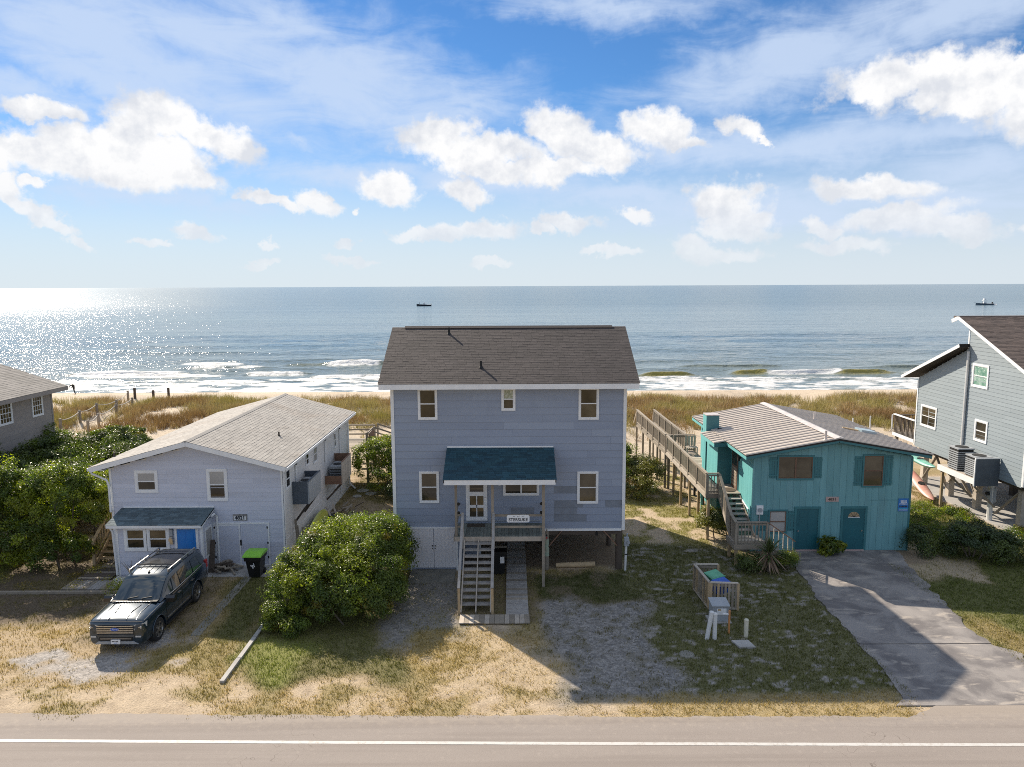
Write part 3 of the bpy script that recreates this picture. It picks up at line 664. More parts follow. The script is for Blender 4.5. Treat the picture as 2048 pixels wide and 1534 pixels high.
# ------------------------------------------------------------------ sea
SEA = -1.5
def build_sea():
    xs = axis([(-40000,-2000,4000),(-2000,-170,180),(-170,170,0.9),(170,2000,180),(2000,40000,4000)])
    ys = axis([(92.0,104,0.6),(104,122,0.22),(122,160,0.5),(160,240,2.0),(240,1000,80),(1000,40000,3000)])
    X, Y = np.meshgrid(xs, ys); x, y = X.ravel(), Y.ravel()
    wob = (fbm(x, y*0.15, 0.045, 3, 91)-.5)
    fade = (1-sst(np.abs(x), 130, 168))
    z = np.zeros_like(x)
    ramp = sst(y, 104, 112)*(1-sst(y, 190, 238))
    for k, (wl, amp, ph, sx) in enumerate(((17.0,.16,0.3,.02),(9.0,.09,1.9,-.05),(5.2,.05,.7,.09))):
        z += amp*np.sin(2*np.pi*(y + 5*wob*(1+k*.3))/wl + sx*x + ph)*ramp*(0.5+fbm(x, y, 0.03, 2, 30+k))
    thin = np.zeros_like(x); foam = np.zeros_like(x)
    def crest(x0, x1, yc, A, white=0.0, olive=1.0):
        nonlocal z, thin, foam
        L = x1-x0; e = sst(x, x0, x0+0.3*L)*(1-sst(x, x1-0.3*L, x1)); yy = y - yc - 1.6*wob - 0.35*((x-x0)/L-.5)
        s = np.where(yy < 0, np.exp(-(yy/0.62)**2), np.exp(-(yy/2.6)**2)); z += A*e*s
        thin = np.maximum(thin, olive*e*np.exp(-((yy+0.45)/0.7)**2))
        foam = np.maximum(foam, white*e*np.exp(-((yy+0.4)/1.5)**2)*(0.5+fbm(x, y, 1.2, 3, 44)))
    crest(18.5, 29.5, 113.4, .72); crest(33.5, 41.5, 115.0, .72); crest(37.5, 53.5, 114.4, .62, 1.25, 0.0); crest(48.5, 60.5, 113.6, .72); crest(12, 20, 113.0, .4, 1.1, .0); crest(58, 76, 113.2, .55, 1.1, .3)
    crest(-58, -38, 122.5, .45, .62, .1); crest(-42, -24, 127.5, .5, .35, .25); crest(-30, -12, 127.0, .45, .0, .2); crest(-14, 12, 119.5, .5, .0, .25)
    crest(24, 48, 122.0, .42, 0, .15); crest(58, 80, 121.0, .4, 0, .15); crest(-75, -48, 117, .5, 1.0, .1); crest(-20, 2, 131, .4, 0, .1); crest(-45, -30, 116.8, .45, .8, .1); crest(-34, -20, 127.3, .5, .9, .1); crest(-62, -46, 132, .4, .9, .0); crest(-34, -14, 111.8, .4, 1.0, .0); crest(-12, 6, 111.4, .4, 1.0, .0); crest(-70, -40, 112.5, .4, 1.2, 0)
    lo = 1-sst(y + 5.0*wob + 1.5*(fbm(x, y, .25, 3, 51)-.5), 107.0, 111.5)
    tex = fbm(x, y*1.7, .35, 4, 52); tex2 = fbm(x, y*2.5, 1.1, 3, 53)
    foam = np.maximum(foam, lo*np.clip(0.66 + 2.2*(tex-.5) + 1.3*(tex2-.5), 0, 1.2))
    z += 0.22*lo*(tex2-.4) + 0.3*np.clip(foam, 0, 1)*(tex2-.35)*(y > 105)
    z *= fade; z = np.where(y >= 239, 0, z)
    z = np.where(y < 93, z, z)
    nx, ny = len(xs), len(ys); I = np.arange(nx*ny).reshape(ny, nx)
    F = np.stack([I[:-1,:-1], I[:-1,1:], I[1:,1:], I[1:,:-1]], -1).reshape(-1, 4)
    m = bpy.data.materials.new('sea_water_and_foam'); m.use_nodes = True; t = NT(m.node_tree)
    g = t.new('ShaderNodeNewGeometry'); P = g.outputs['Position']
    a = t.new('ShaderNodeAttribute', attribute_name='tone'); fo, th, _ = t.sep(a.outputs['Color'])
    chop = t.noise(t.vmath('MULTIPLY', P, (0.5, 1.0, 1.0)), 1.5, 4.0, 0.6)
    swell = t.noise(t.vmath('MULTIPLY', P, (0.30, 1.0, 1.0)), 0.16, 4.0, 0.55)
    broad = t.noise(t.vmath('MULTIPLY', P, (0.12, 1.0, 1.0)), 0.022, 3.0, 0.5)
    facet = t.noise(t.vmath('MULTIPLY', P, (0.75, 1.0, 1.0)), 0.55, 3.0, 0.6)
    hgt = t.math('ADD', t.math('ADD', t.math('MULTIPLY', swell, 1.1), t.math('MULTIPLY', chop, 0.20)), t.math('ADD', t.math('MULTIPLY', broad, 3.0), t.math('MULTIPLY', facet, 0.85)))
    b = t.new('ShaderNodeBump'); b.inputs['Strength'].default_value = 1.0; b.inputs['Distance'].default_value = 1.0; t.put(b.inputs['Height'], t.math('MULTIPLY', hgt, 0.55))
    ff = t.noise(t.vmath('MULTIPLY', P, (0.6, 1.3, 1.0)), 1.6, 5.0, 0.7)
    foam_m = t.smooth(t.math('ADD', fo, t.math('MULTIPLY', t.math('SUBTRACT', ff, 0.5), 1.1)), 0.40, 0.74)
    base = t.mix(t.smooth(broad, .35, .65), c4((0.075,0.125,0.145)), c4((0.09,0.145,0.16)))
    base = t.mix(t.smooth(t.sep(P)[1], 190.0, 110.0), base, c4((0.15,0.185,0.17)))
    base = t.mix(th, base, c4((0.26,0.215,0.04)))  # olive in the base colour stands for sunlight coming through the wave faces
    w = t.new('ShaderNodeBsdfPrincipled'); t.put(w.inputs['Base Color'], base); t.put(w.inputs['Roughness'], t.smooth(t.sep(P)[1], 120.0, 620.0, 0.06, 0.21)); w.inputs['IOR'].default_value = 1.333
    t.l.new(b.outputs[0], w.inputs['Normal'])
    fb = t.new('ShaderNodeBump'); fb.inputs['Strength'].default_value = 0.6; fb.inputs['Distance'].default_value = 0.3; t.put(fb.inputs['Height'], ff)
    d = t.new('ShaderNodeBsdfPrincipled'); t.put(d.inputs['Base Color'], t.mix(t.smooth(t.noise(t.vmath('MULTIPLY', P, (0.35, 1.0, 1.0)), 1.1, 6.0, 0.7), .35, .62), c4((0.42,0.43,0.42)), c4((0.70,0.70,0.69)))); d.inputs['Roughness'].default_value = 0.7; t.l.new(fb.outputs[0], d.inputs['Normal'])
    mx = t.new('ShaderNodeMixShader'); t.put(mx.inputs[0], foam_m); t.l.new(w.outputs[0], mx.inputs[1]); t.l.new(d.outputs[0], mx.inputs[2])
    o = t.new('ShaderNodeOutputMaterial'); t.l.new(mx.outputs[0], o.inputs[0])
    tone = np.stack([foam, thin, 0*x], 1)
    structure(link('sea_water', raw_mesh('sea_water', np.stack([x, y, z+SEA], 1), F, m, tone, True)))
build_sea()
# ------------------------------------------------------------------ building kit
def shingles(parent, name, mt, p0, u, L, s, S, n, course=0.14, tab=0.3, thick=0.011, seed=1, u_end=None, under='gap_dark'):
    """courses of lapped shingle tabs on a roof plane: p0 eave corner, u along the eave, s up the slope, n outward"""
    r = np.random.default_rng(seed); p0, u, s, n = Vector(p0), Vector(u), Vector(s), Vector(n)
    mb = MB(); k = int(math.ceil(S/course))
    for i in range(k):
        a0, a1 = i*course, min((i+1)*course + 0.035, S)
        x = -r.uniform(0, tab)
        while x < L:
            w = tab*r.uniform(0.75, 1.25); x0, x1 = max(x, 0), min(x + w - 0.006, L); x += w
            if x1 - x0 < 0.02: continue
            t = thick*r.uniform(0.75, 1.5); dz = r.uniform(-0.008, 0.008); lo = a0 + dz if i else a0
            q = [p0+u*x0+s*lo+n*t, p0+u*x1+s*lo+n*t, p0+u*x1+s*a1+n*0.003, p0+u*x0+s*a1+n*0.003, p0+u*x0+s*lo-n*0.004, p0+u*x1+s*lo-n*0.004]
            mb.add(q, [(0,1,2,3), (4,5,1,0), (4,0,3), (1,5,2)])
    return stuff(mb.build(name, mt, parent))

def frame4(mb, o, u, v, n, w, h, t, d0, d1, ext=0.0):
    mb.obox(o, u, v, n, -ext, w+ext, h-t, h, d0, d1); mb.obox(o, u, v, n, -ext, w+ext, 0, t, d0, d1)
    mb.obox(o, u, v, n, 0, t, t, h-t, d0, d1-0.002); mb.obox(o, u, v, n, w-t, w, t, h-t, d0, d1-0.002)
def window(parent, o, u, v, n, w, h, panes=('pane_dark','pane_dark'), trim=0.075, mt='white', kind='dh', label=None, sash_m=None, proud=0.035):
    """double-hung ('dh') or sliding ('sl') or plain ('one') window with casing, sash bars and panes of its own"""
    o, u, v, n = Vector(o), Vector(u).normalized(), Vector(v).normalized(), Vector(n).normalized()
    mb = MB(); frame4(mb, o, u, v, n, w, h, trim, -0.01, proud)
    f = mb.build('window', mat[mt], parent)
    if label: f['label'] = label
    sm = mat[sash_m or mt]; st = 0.032
    i0 = o + u*trim + v*trim; iw, ih = w-2*trim, h-2*trim
    sb = MB()
    frame4(sb, i0, u, v, n, iw, ih, st, -0.005, proud-0.012)
    cells = [(0,1,0,1)]
    if kind == 'dh':
        sb.obox(i0, u, v, n, st, iw-st, ih*0.5-st*0.7, ih*0.5+st*0.7, -0.005, proud-0.010); cells = [(0,1,.5,1),(0,1,0,.5)]
    elif kind == 'sl':
        sb.obox(i0, u, v, n, iw*0.5-st, iw*0.5+st, st, ih-st, -0.005, proud-0.010); cells = [(0,.5,0,1),(.5,1,0,1)]
    elif isinstance(kind, tuple):
        nx, ny = kind; cells = [(i/nx,(i+1)/nx,j/ny,(j+1)/ny) for j in range(ny-1,-1,-1) for i in range(nx)]
        for i in range(1, nx): sb.obox(i0, u, v, n, iw*i/nx-.012, iw*i/nx+.012, st, ih-st, -0.005, proud-0.014)
        for j in range(1, ny): sb.obox(i0, u, v, n, st, iw-st, ih*j/ny-(.02 if j*2==ny else .010), ih*j/ny+(.02 if j*2==ny else .010), -0.005, proud-0.016)
    sb.build('sash', sm, f)
    for k, (a, b, c, d) in enumerate(cells):
        pm = MB(); e = 0.012
        pm.obox(i0, u, v, n, iw*a+e, iw*b-e, ih*c+e, ih*d-e, -0.004, 0.006 - 0.002*(k % 2))
        pm.build('pane', mat[panes[k % len(panes)]], f)
    return f

def lap_boards(parent, name, mts, o, u, v, n, L, H, course, poly=None, board=3.6, holes=(), seed=1, t=0.019, patches=None):
    """horizontal lap siding: each board a piece of its own. poly(v)->(u0,u1) limits the courses under a sloping roof"""
    r = random.Random(seed); o, u, v, n = Vector(o), Vector(u), Vector(v), Vector(n)
    k = int(math.ceil(H/course)); out = []
    for i in range(k):
        b0, b1 = i*course, min((i+1)*course, H)
        lm = (0, L) if poly is None else poly((b0+b1)/2)
        if lm is None: continue
        a, e = lm
        if e - a < 0.05: continue
        x = a + r.uniform(0.3, 1.0)*board; cuts = [a]
        while x < e - 0.4: cuts.append(x); x += board*r.uniform(0.8, 1.0)
        cuts.append(e)
        if patches:
            for (pi, pa, pb) in patches:
                if pi == i: cuts = [c for c in cuts if not (pa-0.35 < c < pb+0.35)] + [pa, pb]
            cuts = sorted(set(cuts))
        for x0, x1 in zip(cuts[:-1], cuts[1:]):
            mt = mts[0] if isinstance(mts, (list, tuple)) else mts
            if isinstance(mts, (list, tuple)) and len(mts) > 1 and r.random() < 0.22: mt = mts[1]
            if patches and any(pi == i and abs(x0-pa) < 1e-6 and abs(x1-pb) < 1e-6 for (pi, pa, pb) in patches): mt = mat['blue_patch']
            mb = MB(); g = 0.0015; j = r.uniform(0, 0.003)
            p = [o+u*(x0+g)+v*b0+n*(t+j), o+u*(x1-g)+v*b0+n*(t+j), o+u*(x1-g)+v*(b1+.004)+n*(0.003), o+u*(x0+g)+v*(b1+.004)+n*(0.003),
                 o+u*(x0+g)+v*b0-n*0.01, o+u*(x1-g)+v*b0-n*0.01, o+u*(x1-g)+v*(b1+.004)-n*0.01, o+u*(x0+g)+v*(b1+.004)-n*0.01]
            mb.add(p, [(0,1,2,3),(7,6,5,4),(4,5,1,0),(3,2,6,7),(4,0,3,7),(1,5,6,2)])
            out.append(mb.build(name, mt, parent))
    return out
def upright_boards(parent, name, mt, o, u, n, L, top, pitch=0.30, bottom=0.0, gap=0.007, t=0.016, seed=1):
    """vertical boards, top(u)->height"""
    r = random.Random(seed); o, u, n = Vector(o), Vector(u), Vector(n); v = Vector((0,0,1)); x = 0
    while x < L - 0.02:
        x1 = min(x + pitch, L); a, b = x + gap/2, x1 - gap/2; j = r.uniform(0, .004)
        mb = MB(); q = []
        for c in (-0.01, t+j): q += [o+u*a+v*bottom+n*c, o+u*b+v*bottom+n*c, o+u*b+v*top(b)+n*c, o+u*a+v*top(a)+n*c]
        mid = (a+b)/2
        mb.add(q, [(0,3,2,1),(4,5,6,7),(0,1,5,4),(1,2,6,5),(2,3,7,6),(3,0,4,7)])
        mb.build(name, mt, parent); x = x1
def gutter_pipe(parent, pts, r=0.045, mt='white', name='downspout'):
    return MB().tube(pts, r, 8).build(name, mat[mt], parent, smooth=40)
def vent(parent, base, h=0.32, r=0.045, mt='black', collar=True):
    mb = MB().cyl(base, (base[0], base[1], base[2]+h), r, n=10)
    if collar: mb.cyl((base[0], base[1], base[2]-0.03), (base[0], base[1], base[2]+0.06), r*2.3, r*1.2, 10)
    return mb.build('vent_pipe', mat[mt], parent, smooth=40)
def stairs(parent, name, tread_m, string_m, x0, x1, ya, za, yb, zb, n, tw=0.27, th=0.04, step_name='tread', axis='y', sub=True, mid=False):
    """open stairs from (ya,za) at the bottom to (yb,zb) at the top, running along y"""
    mb = MB(); 
    for x in ((x0-.02, x1+.02, (x0+x1)/2) if mid else (x0-.02, x1+.02)):
        mb.beam((x, ya - (yb-ya)/n*.4, za - .02), (x, yb, zb-.16), .04, .22)
    s = mb.build(name, string_m, parent)
    d = 1 if yb > ya else -1
    for i in range(1, n):
        y = ya + (yb-ya)*i/n; z = za + (zb-za)*i/n
        bx(step_name, s, tread_m, x0, x1, min(y - d*.03, y + d*(tw-.03)), max(y - d*.03, y + d*(tw-.03)), z-th, z, jig=.004)
    return s
def side_normal(x): return (x, 0, 0)
# ------------------------------------------------------------------ the tall blue-grey house
def build_main_house():
    h = thing('beach_house', 'tall two-storey blue-grey beach house on piles with brown shingle roof and dark teal porch roof', 'house', (0, 30.55, 0))
    W, T = mat['white'], mat
    x0, x1, yf, yb, z0, zt = -5.07, 4.78, 30.55, 39.6, 1.84, 8.10
    # body
    mb = MB(); mb.prism([(x0, yf+.02, z0), (x0, yb, z0), (x0, yb, 9.72), (x0, 34.2, 10.0), (x0, yf+.02, zt)], (x1-x0, 0, 0)); mb.build('wall', T['blue_board'], h)
    ch = 0.31
    P = [(3, 6.75, 8.0), (1, 6.75, 8.15), (2, 6.75, 7.75), (5, 6.75, 8.25), (3, 8.95, 9.72), (2, 4.9, 5.9)]
    lap_boards(h, 'siding_board', [T['blue_board'], T['blue_board2']], (x0+.09, yf+.012, z0+.02), (1,0,0), (0,0,1), (0,-1,0), x1-x0-.18, zt-z0-.02, ch, seed=4, patches=P)
    for sx, X in ((-1, x0), (1, x1)):
        def lim(z, yf=yf, yb=yb):
            m = 34.2; k = max(0.0, (z + z0 + .02 - zt)/(10.0-zt))*(m-yf); return (.05+k, yb-yf-.05) if z + z0 < 9.5 else None
        lap_boards(h, 'side_siding_board', [T['blue_board'], T['blue_board2']], (X, yf, z0+.02), (0,1,0), (0,0,1), (sx,0,0), yb-yf, 9.9-z0, ch, poly=lim, seed=6+sx)
        bx('corner_board', h, W, X-(.035 if sx<0 else -.0), X+(.0 if sx<0 else .035), yf-.03, yf+.09, z0-.06, zt)
    bx('corner_board', h, W, x0, x0+.10, yf-.032, yf-.004, z0-.06, zt); bx('corner_board', h, W, x1-.10, x1, yf-.032, yf-.004, z0-.06, zt)
    bx('skirt_board', h, W, 1.35, x1-.11, yf-.030, yf-.004, z0-.09, z0+.015)
    bx('floor_beam', h, T['wood_dark'], -2.2, x1-.05, yf+.05, yf+.2, z0-.28, z0-.012)
    bx('underfloor', h, T['wood_dark'], x0+.02, x1-.02, yf+.06, yb, z0-.01, z0+.03)
    # roof
    er, ez = 0.52, 8.23; xl, xr = -5.51, 5.25; ym = 34.2; zr = 10.32
    ye = yf - er; s = Vector((0, ym-ye, zr-ez)); S = s.length; s.normalize(); n = Vector((0, -s.z, s.y))
    rf = MB()
    rf.prism([(xl, ye, ez-.02), (xl, ym, zr-.02), (xl, 40.2, 9.93), (xl, 40.2, 9.81), (xl, ym, zr-.16), (xl, ye, ez-.14)], (xr-xl, 0, 0))
    roof = rf.build('roof', T['gap_dark'], h)
    shingles(roof, 'shingle_course', T['shingle_brown'], (xl-.02, ye-.045, ez-.018), (1,0,0), xr-xl+.04, s, S+.02, n, .135, .30, thick=.007, seed=2)
    s2 = Vector((0, ym-40.2, zr-9.95)); S2 = s2.length; s2.normalize(); n2 = Vector((0, s2.z, -s2.y))
    shingles(roof, 'shingle_course', T['shingle_brown'], (xl-.02, 40.22, 9.935), (1,0,0), xr-xl+.04, s2, S2, n2, .27, .6, seed=3)
    bx('fascia', h, W, xl+.01, xr-.01, ye-.030, ye-.003, ez-.25, ez-.03); bx('soffit', h, W, xl+.03, xr-.03, ye+.002, yf-.004, ez-.21, ez-.185)
    for X in (xl+.005, xr-.03):
        for (a, b) in (((X+.012, ye, ez-.13), (X+.012, ym, zr-.13)), ((X+.012, 40.2, 9.82), (X+.012, ym, zr-.13))): bm_('rake_board', h, W, a, b, .025, .18)
    bx('frieze_board', h, W, x0+.11, x1-.11, yf-.024, yf-.003, zt-.13, zt-.02)
    MB().prism([(-4.95, ym-.17, zr-.04), (-4.95, ym, zr+.055), (-4.95, ym+.17, zr-.04)], (9.6, 0, 0)).build('ridge_vent', T['shingle_brown'], roof)
    for px, py in ((898, 668), (962, 735)):
        f = at(px, py, Z=9.8); lo, hi = 0.0, 1.0
        best = None
        for k in range(200):
            yy = ye + (ym-ye)*k/199; zz = ez + (zr-ez)*k/199; q = at(px, py, Y=yy)
            if best is None or abs(q[2]-zz) < best[0]: best = (abs(q[2]-zz), q[0], yy, zz)
        vent(h, best[1:], .30, .05)
    # windows
    U, V, N = (1,0,0), (0,0,1), (0,-1,0); yy = yf-.012
    def win(a, b, c, d, **k): return window(h, (a, yy, c), U, V, N, b-a, d-c, **k)
    win(-3.96, -3.14, 6.63, 7.98, panes=('pane_dark','pane_dark')); win(2.79, 3.65, 6.60, 7.98, panes=('pane_dark','pane_tan'))
    win(-.45, .14, 7.0, 7.98, panes=('curtain','pane_dark'))
    win(-3.97, -3.13, 3.02, 4.40, panes=('pane_tan','pane_dark')); win(2.76, 3.66, 2.96, 4.37, panes=('pane_tan','pane_tan'))
    win(-.40, 1.14, 3.33, 4.02, panes=('pane_dark','pane_tan'), kind='sl')
    # screen door
    d = MB(); frame4(d, (-1.99, yy, 2.22), U, V, N, .91, 2.12, .10, -.005, .035); dr = d.build('screen_door', W, h)
    for (a, b, c, e) in ((.16,.75,1.28,1.98), (.16,.44,.70,1.10), (.48,.75,.70,1.10), (.16,.44,.18,.58), (.48,.75,.18,.58)):
        MB().obox((-1.99, yy, 2.22), U, V, N, a, b, c, e, .001, .012).build('pane', T['pane_tan'] if e < 1.2 else T['pane_dark'], dr)
    st = MB()
    for (a, b, c, e) in ((.10,.16,.10,2.02), (.75,.81,.10,2.02), (.16,.75,1.10,1.28), (.16,.75,.58,.70), (.44,.48,.18,1.10), (.16,.75,.10,.18), (.16,.75,1.98,2.02)): st.obox((-1.99, yy, 2.22), U, V, N, a, b, c, e, .0, .026)
    st.build('door_stile', W, dr)
    for k in range(3): MB().obox((-1.99, yy, 2.22), U, V, N, .17, .74, 1.38+.17*k, 1.46+.17*k, .012, .018).build('slat', T['pane_tan'], dr)
    MB().cyl((-1.17, yy-.03, 3.25), (-1.17, yy-.07, 3.25), .02).build('handle', T['chrome'], dr)
    # enclosed store under the house
    mb = MB().box(x0+.25, -2.18, yf+.03, 36.5, 0.0, z0-.012); mb.build('store_room', T['blue_board'], h)
    lap_boards(h, 'siding_board', [T['blue_board']], (x0+.3, yf+.022, .03), U, V, N, .53, z0-.05, ch, seed=9); lap_boards(h, 'siding_board', [T['blue_board']], (-2.40, yf+.022, .03), U, V, N, .21, z0-.05, ch, seed=10)
    g = MB(); g.obox((-4.36, yf, .10), U, V, N, -.07, 0, -.08, 1.78, -.01, .04); g.obox((-4.36, yf, .10), U, V, N, 1.92, 1.99, -.26, 1.78, -.01, .04); g.obox((-4.36, yf, .10), U, V, N, -.07, 1.99, 1.78, 1.85, -.01, .042)
    g.build('door_frame', W, h)
    for k in (0, 1):
        a = -4.355 + .967*k; dd = MB().box(a, a+.945, yf-.012, yf+.02, .13, 1.87).build('store_door', T['white_door'], h)
        for i in range(6): bx('board', dd, T['white_door'], a+.006+i*.157, a+.006+i*.157+.150, yf-.019, yf-.012, .14, 1.86)
        MB().cyl((a+(.90 if k == 0 else .05), yf-.02, 1.12), (a+(.90 if k == 0 else .05), yf-.07, 1.12), .025).cyl((a+(.90 if k == 0 else .05), yf-.02, 1.0), (a+(.90 if k == 0 else .05), yf-.06, 1.0), .018).build('handle', T['black'], dd)
    bx('back_panel', h, T['blue_board2'], -2.15, -1.55, 32.2, 32.3, 0, z0-.02); bx('corner_board', h, W, -1.55, -1.45, 32.18, 32.3, 0, z0-.02)
    # piles and braces
    def pile(X, Y, m=T['wood'], r=.11):
        return MB().cyl((X, Y, -.2), (X, Y, z0-.01), r*1.05, r, 10).build('pile', m, h, smooth=50)
    p = pile(1.46, 30.62, T['wood']); MB().cyl((1.46, 30.62, .62), (1.46, 30.62, 1.38), .1175, .1155, 14, cap=False).build('paint_band', T['green_patch'], p, smooth=50)
    bx('tag', p, T['black'], 1.41, 1.49, 30.492, 30.50, 1.52, 1.60); bx('tag', p, T['kayak_red'], 1.44, 1.49, 30.492, 30.50, 1.42, 1.49)
    pile(4.60, 30.72, T['wood_dark'], .15)
    for X in (-1.9, 1.46, 4.55):
        for Y in (33.6, 37.2): pile(X, Y, T['wood_dark'])
    bm_('brace', h, T['wood_red'], (1.55, 30.60, 1.05), (2.12, 30.60, 1.76), .045, .14, (0,1,0)); bm_('brace', h, T['wood_red'], (4.50, 30.60, 1.08), (3.90, 30.60, 1.76), .045, .14, (0,1,0))
    MB().cyl((3.62, 30.62, 1.83), (3.62, 30.62, 1.66), .035).cyl((3.62, 30.62, 1.66), (3.62, 30.62, 1.52), .055).build('drain_cap', T['black'], h)
    # porch deck
    dz, dyf = 2.11, 28.86; dxl, dxr = -2.36, 1.31
    i = 0; x = dxl
    while x < dxr - .05:
        e = min(x + .145, dxr); bx('deck_board', h, T['wood_green'], x+.004, e-.004, dyf, yf-.02, dz-.035, dz, jig=.003); x = e
    bx('deck_fascia', h, T['wood_pale'], dxl, dxr, dyf-.045, dyf-.004, dz-.20, dz-.012); bx('deck_fascia', h, T['wood'], dxl-.04, dxl-.003, dyf-.045, yf-.02, dz-.20, dz-.012); bx('deck_fascia', h, T['wood'], dxr+.003, dxr+.04, dyf-.045, yf-.02, dz-.20, dz-.012)
    for k in range(5): bx('joist', h, T['wood_dark'], dxl+.2+k*.85, dxl+.24+k*.85, dyf, yf-.03, dz-.19, dz-.037)
    # porch roof
    za, zb = 5.42, 4.57; ya, yb_ = yf-.02, 28.45; pl, pr = -2.75, 1.74
    rs = Vector((0, ya-yb_, za-zb)); RS = rs.length; rs.normalize(); rn = Vector((0, -rs.z, rs.y))
    pf = MB().prism([(pl, yb_, zb), (pl, ya, za), (pl, ya, za-.12), (pl, yb_, zb-.12)], (pr-pl, 0, 0)).build('porch_roof', T['gap_dark'], h)
    shingles(pf, 'shingle_course', T['shingle_teal'], (pl-.02, yb_-.03, zb+.003), (1,0,0), pr-pl+.04, rs, RS, rn, .135, .30, seed=8)
    bx('fascia', pf, W, pl+.04, pr-.04, yb_-.02, yb_+.01, zb-.20, zb-.003); bx('flashing', pf, W, pl, pr, yf-.045, yf-.014, za+.0, za+.07)
    for X in (pl+.015, pr-.035): MB().prism([(X, yb_+.012, zb-.03), (X, ya-.02, za-.03), (X, ya-.02, za-.20), (X, yb_+.012, zb-.20)], (.02,0,0)).build('rake_board', W, pf)
    # porch posts and rails
    ph = zb - .10
    bx('porch_post', h, T['wood'], dxl+.02, dxl+.12, dyf+.0, dyf+.10, dz, ph); bx('porch_post', h, T['wood'], -.86, -.76, dyf+.0, dyf+.10, dz, ph)
    bx('porch_post', h, T['wood'], 1.19, 1.30, dyf-.155, dyf-.05, 0, ph)
    for z in (3.0, 2.52): bx('rail', h, T['wood'], -.76, 1.185, dyf-.02, dyf+.02, z-.06, z+.03)
    bx('rail', h, T['wood'], dxl+.125, -2.02, dyf+.0, dyf+.04, 2.96, 3.04); bx('rail', h, T['wood'], dxl+.125, -2.02, dyf+.0, dyf+.04, 2.48, 2.55)
    for z in (3.0, 2.52): bx('rail', h, T['wood'], dxr-.06, dxr-.02, dyf+.06, yf-.03, z-.06, z+.03); bx('rail', h, T['wood'], dxl+.03, dxl+.07, dyf+.12, yf-.03, z-.06, z+.03)
    bx('rail', h, T['grey_metal'], -2.36, 1.22, yf-.06, yf-.03, 2.20, 2.24)
    # stairs
    sxl, sxr = -1.93, -.86; sb, stp = 26.28, dyf-.02
    stp_o = stairs(h, 'porch_stairs', T['wood_step'], T['wood_pale'], sxl, sxr, sb, .08, stp, dz-.03, 11, tw=.26, th=.042, mid=True)
    for X in (sxl-.09, sxr+.09):
        m = T['wood_new'] if X < -1.5 else T['wood_new']
        bx('newel_post', stp_o, m, X-.045, X+.045, sb-.12, sb-.03, 0, 1.05); bx('newel_post', stp_o, T['wood_step'], X-.045, X+.045, stp-.08, stp+.0, dz-.5, dz+1.02)
        bm_('handrail', stp_o, T['wood_step'], (X, sb-.16, 1.06), (X, stp, dz+1.0), .10, .05); bm_('rail', stp_o, T['wood_step'], (X, sb-.08, .58), (X, stp-.04, dz+.52), .04, .09)
    # floodlight and doormat-side bits under the porch roof
    fl = MB().cyl((-.33, yf-.03, 4.05), (-.42, yf-.16, 3.99), .02).cyl((-.42, yf-.16, 3.99), (-.58, yf-.26, 3.86), .03, .075, 12).cyl((-.33, yf-.0, 4.05), (-.33, yf-.035, 4.05), .06)
    fl.build('flood_light', T['white'], h, smooth=40)
    for X in (dxl+.17, 1.17):
        for z in (3.45, 3.08): MB().cyl((X, dyf+.06, z), (X, dyf+.12, z), .07, .05, 8).build('bracket_lamp', T['black'], h)
    # name board on the porch rail
    s = thing('name_sign', 'white notched name board hanging on the porch rail reading STERSUKE', 'sign', (.225, dyf-.05, 2.86))
    X, Z, w, hh, c = .225, 2.86, .46, .155, .05; y = dyf-.055
    o = [(X-w, Z-hh+c), (X-w+c, Z-hh), (X+w-c, Z-hh), (X+w, Z-hh+c), (X+w, Z+hh-c), (X+w-c, Z+hh), (X-w+c, Z+hh), (X-w, Z+hh-c)]
    MB().prism([(a, y, b) for a, b in o], (0, .025, 0)).build('board', W, s)
    text('lettering', 'STERSUKE', s, T['sign_dark'], (X, y-.003, Z-.045), .185, bold=.004, sx=.92, spacing=1.02)
    for k, px in enumerate((-.17, 0.0, .19)):
        q = MB(); q.tube([(X+px-.05, y-.004, Z+.085), (X+px-.02, y-.004, Z+.10), (X+px, y-.004, Z+.08), (X+px+.03, y-.004, Z+.10), (X+px+.05, y-.004, Z+.095)], .005, 5).build('gull_mark', T['sign_dark'], s)
    bm = MB().box(-1.93, -1.18, 30.02, 30.42, dz+.002, dz+.018).build('doormat', T['straw']); tag(bm, 'dark brown doormat in front of the white screen door', 'doormat')
    # landing and walkway on the ground
    w = thing('plank_walkway', 'weathered plank walkway and landing at the foot of the porch stairs', 'walkway', (-.4, 26, 0))
    x = -1.97
    while x < .60:
        e = min(x+.184, .61); bx('plank', w, [T['wood_pale'], T['wood'], T['wood_pale']], x+.004, e-.004, 25.33, 26.02, .05, .085, jig=.004); x = e
    bx('bearer', w, T['wood_dark'], -1.95, .58, 25.40, 25.48, .0, .049); bx('bearer', w, T['wood_dark'], -1.95, .58, 25.86, 25.94, .0, .049)
    y = 26.04
    while y < 34.2:
        bx('plank', w, [T['wood_step'], T['wood_step'], T['wood']], -.27, .58, y+.004, y+.18, .045, .08, jig=.004); y += .184
    bx('bearer', w, T['wood_dark'], -.22, -.14, 26.04, 34.2, 0, .044); bx('bearer', w, T['wood_dark'], .44, .52, 26.04, 34.2, 0, .044)
    sl = MB().box(-4.38, -2.45, 29.15, 30.56, -.05, .055).build('concrete_apron', T['concrete_old']); tag(sl, 'mossy concrete apron slab in front of the white store doors', 'slab')
    # log, bin, riser
    lg = MB().tube([(1.88, 30.78, .11), (2.3, 30.80, .115), (3.1, 30.84, .12), (3.58, 30.88, .12)], [.105,.115,.12,.115], 10).build('timber_log', T['wood_new'], smooth=50); tag(lg, 'short round timber lying on the ground under the tall house', 'log')
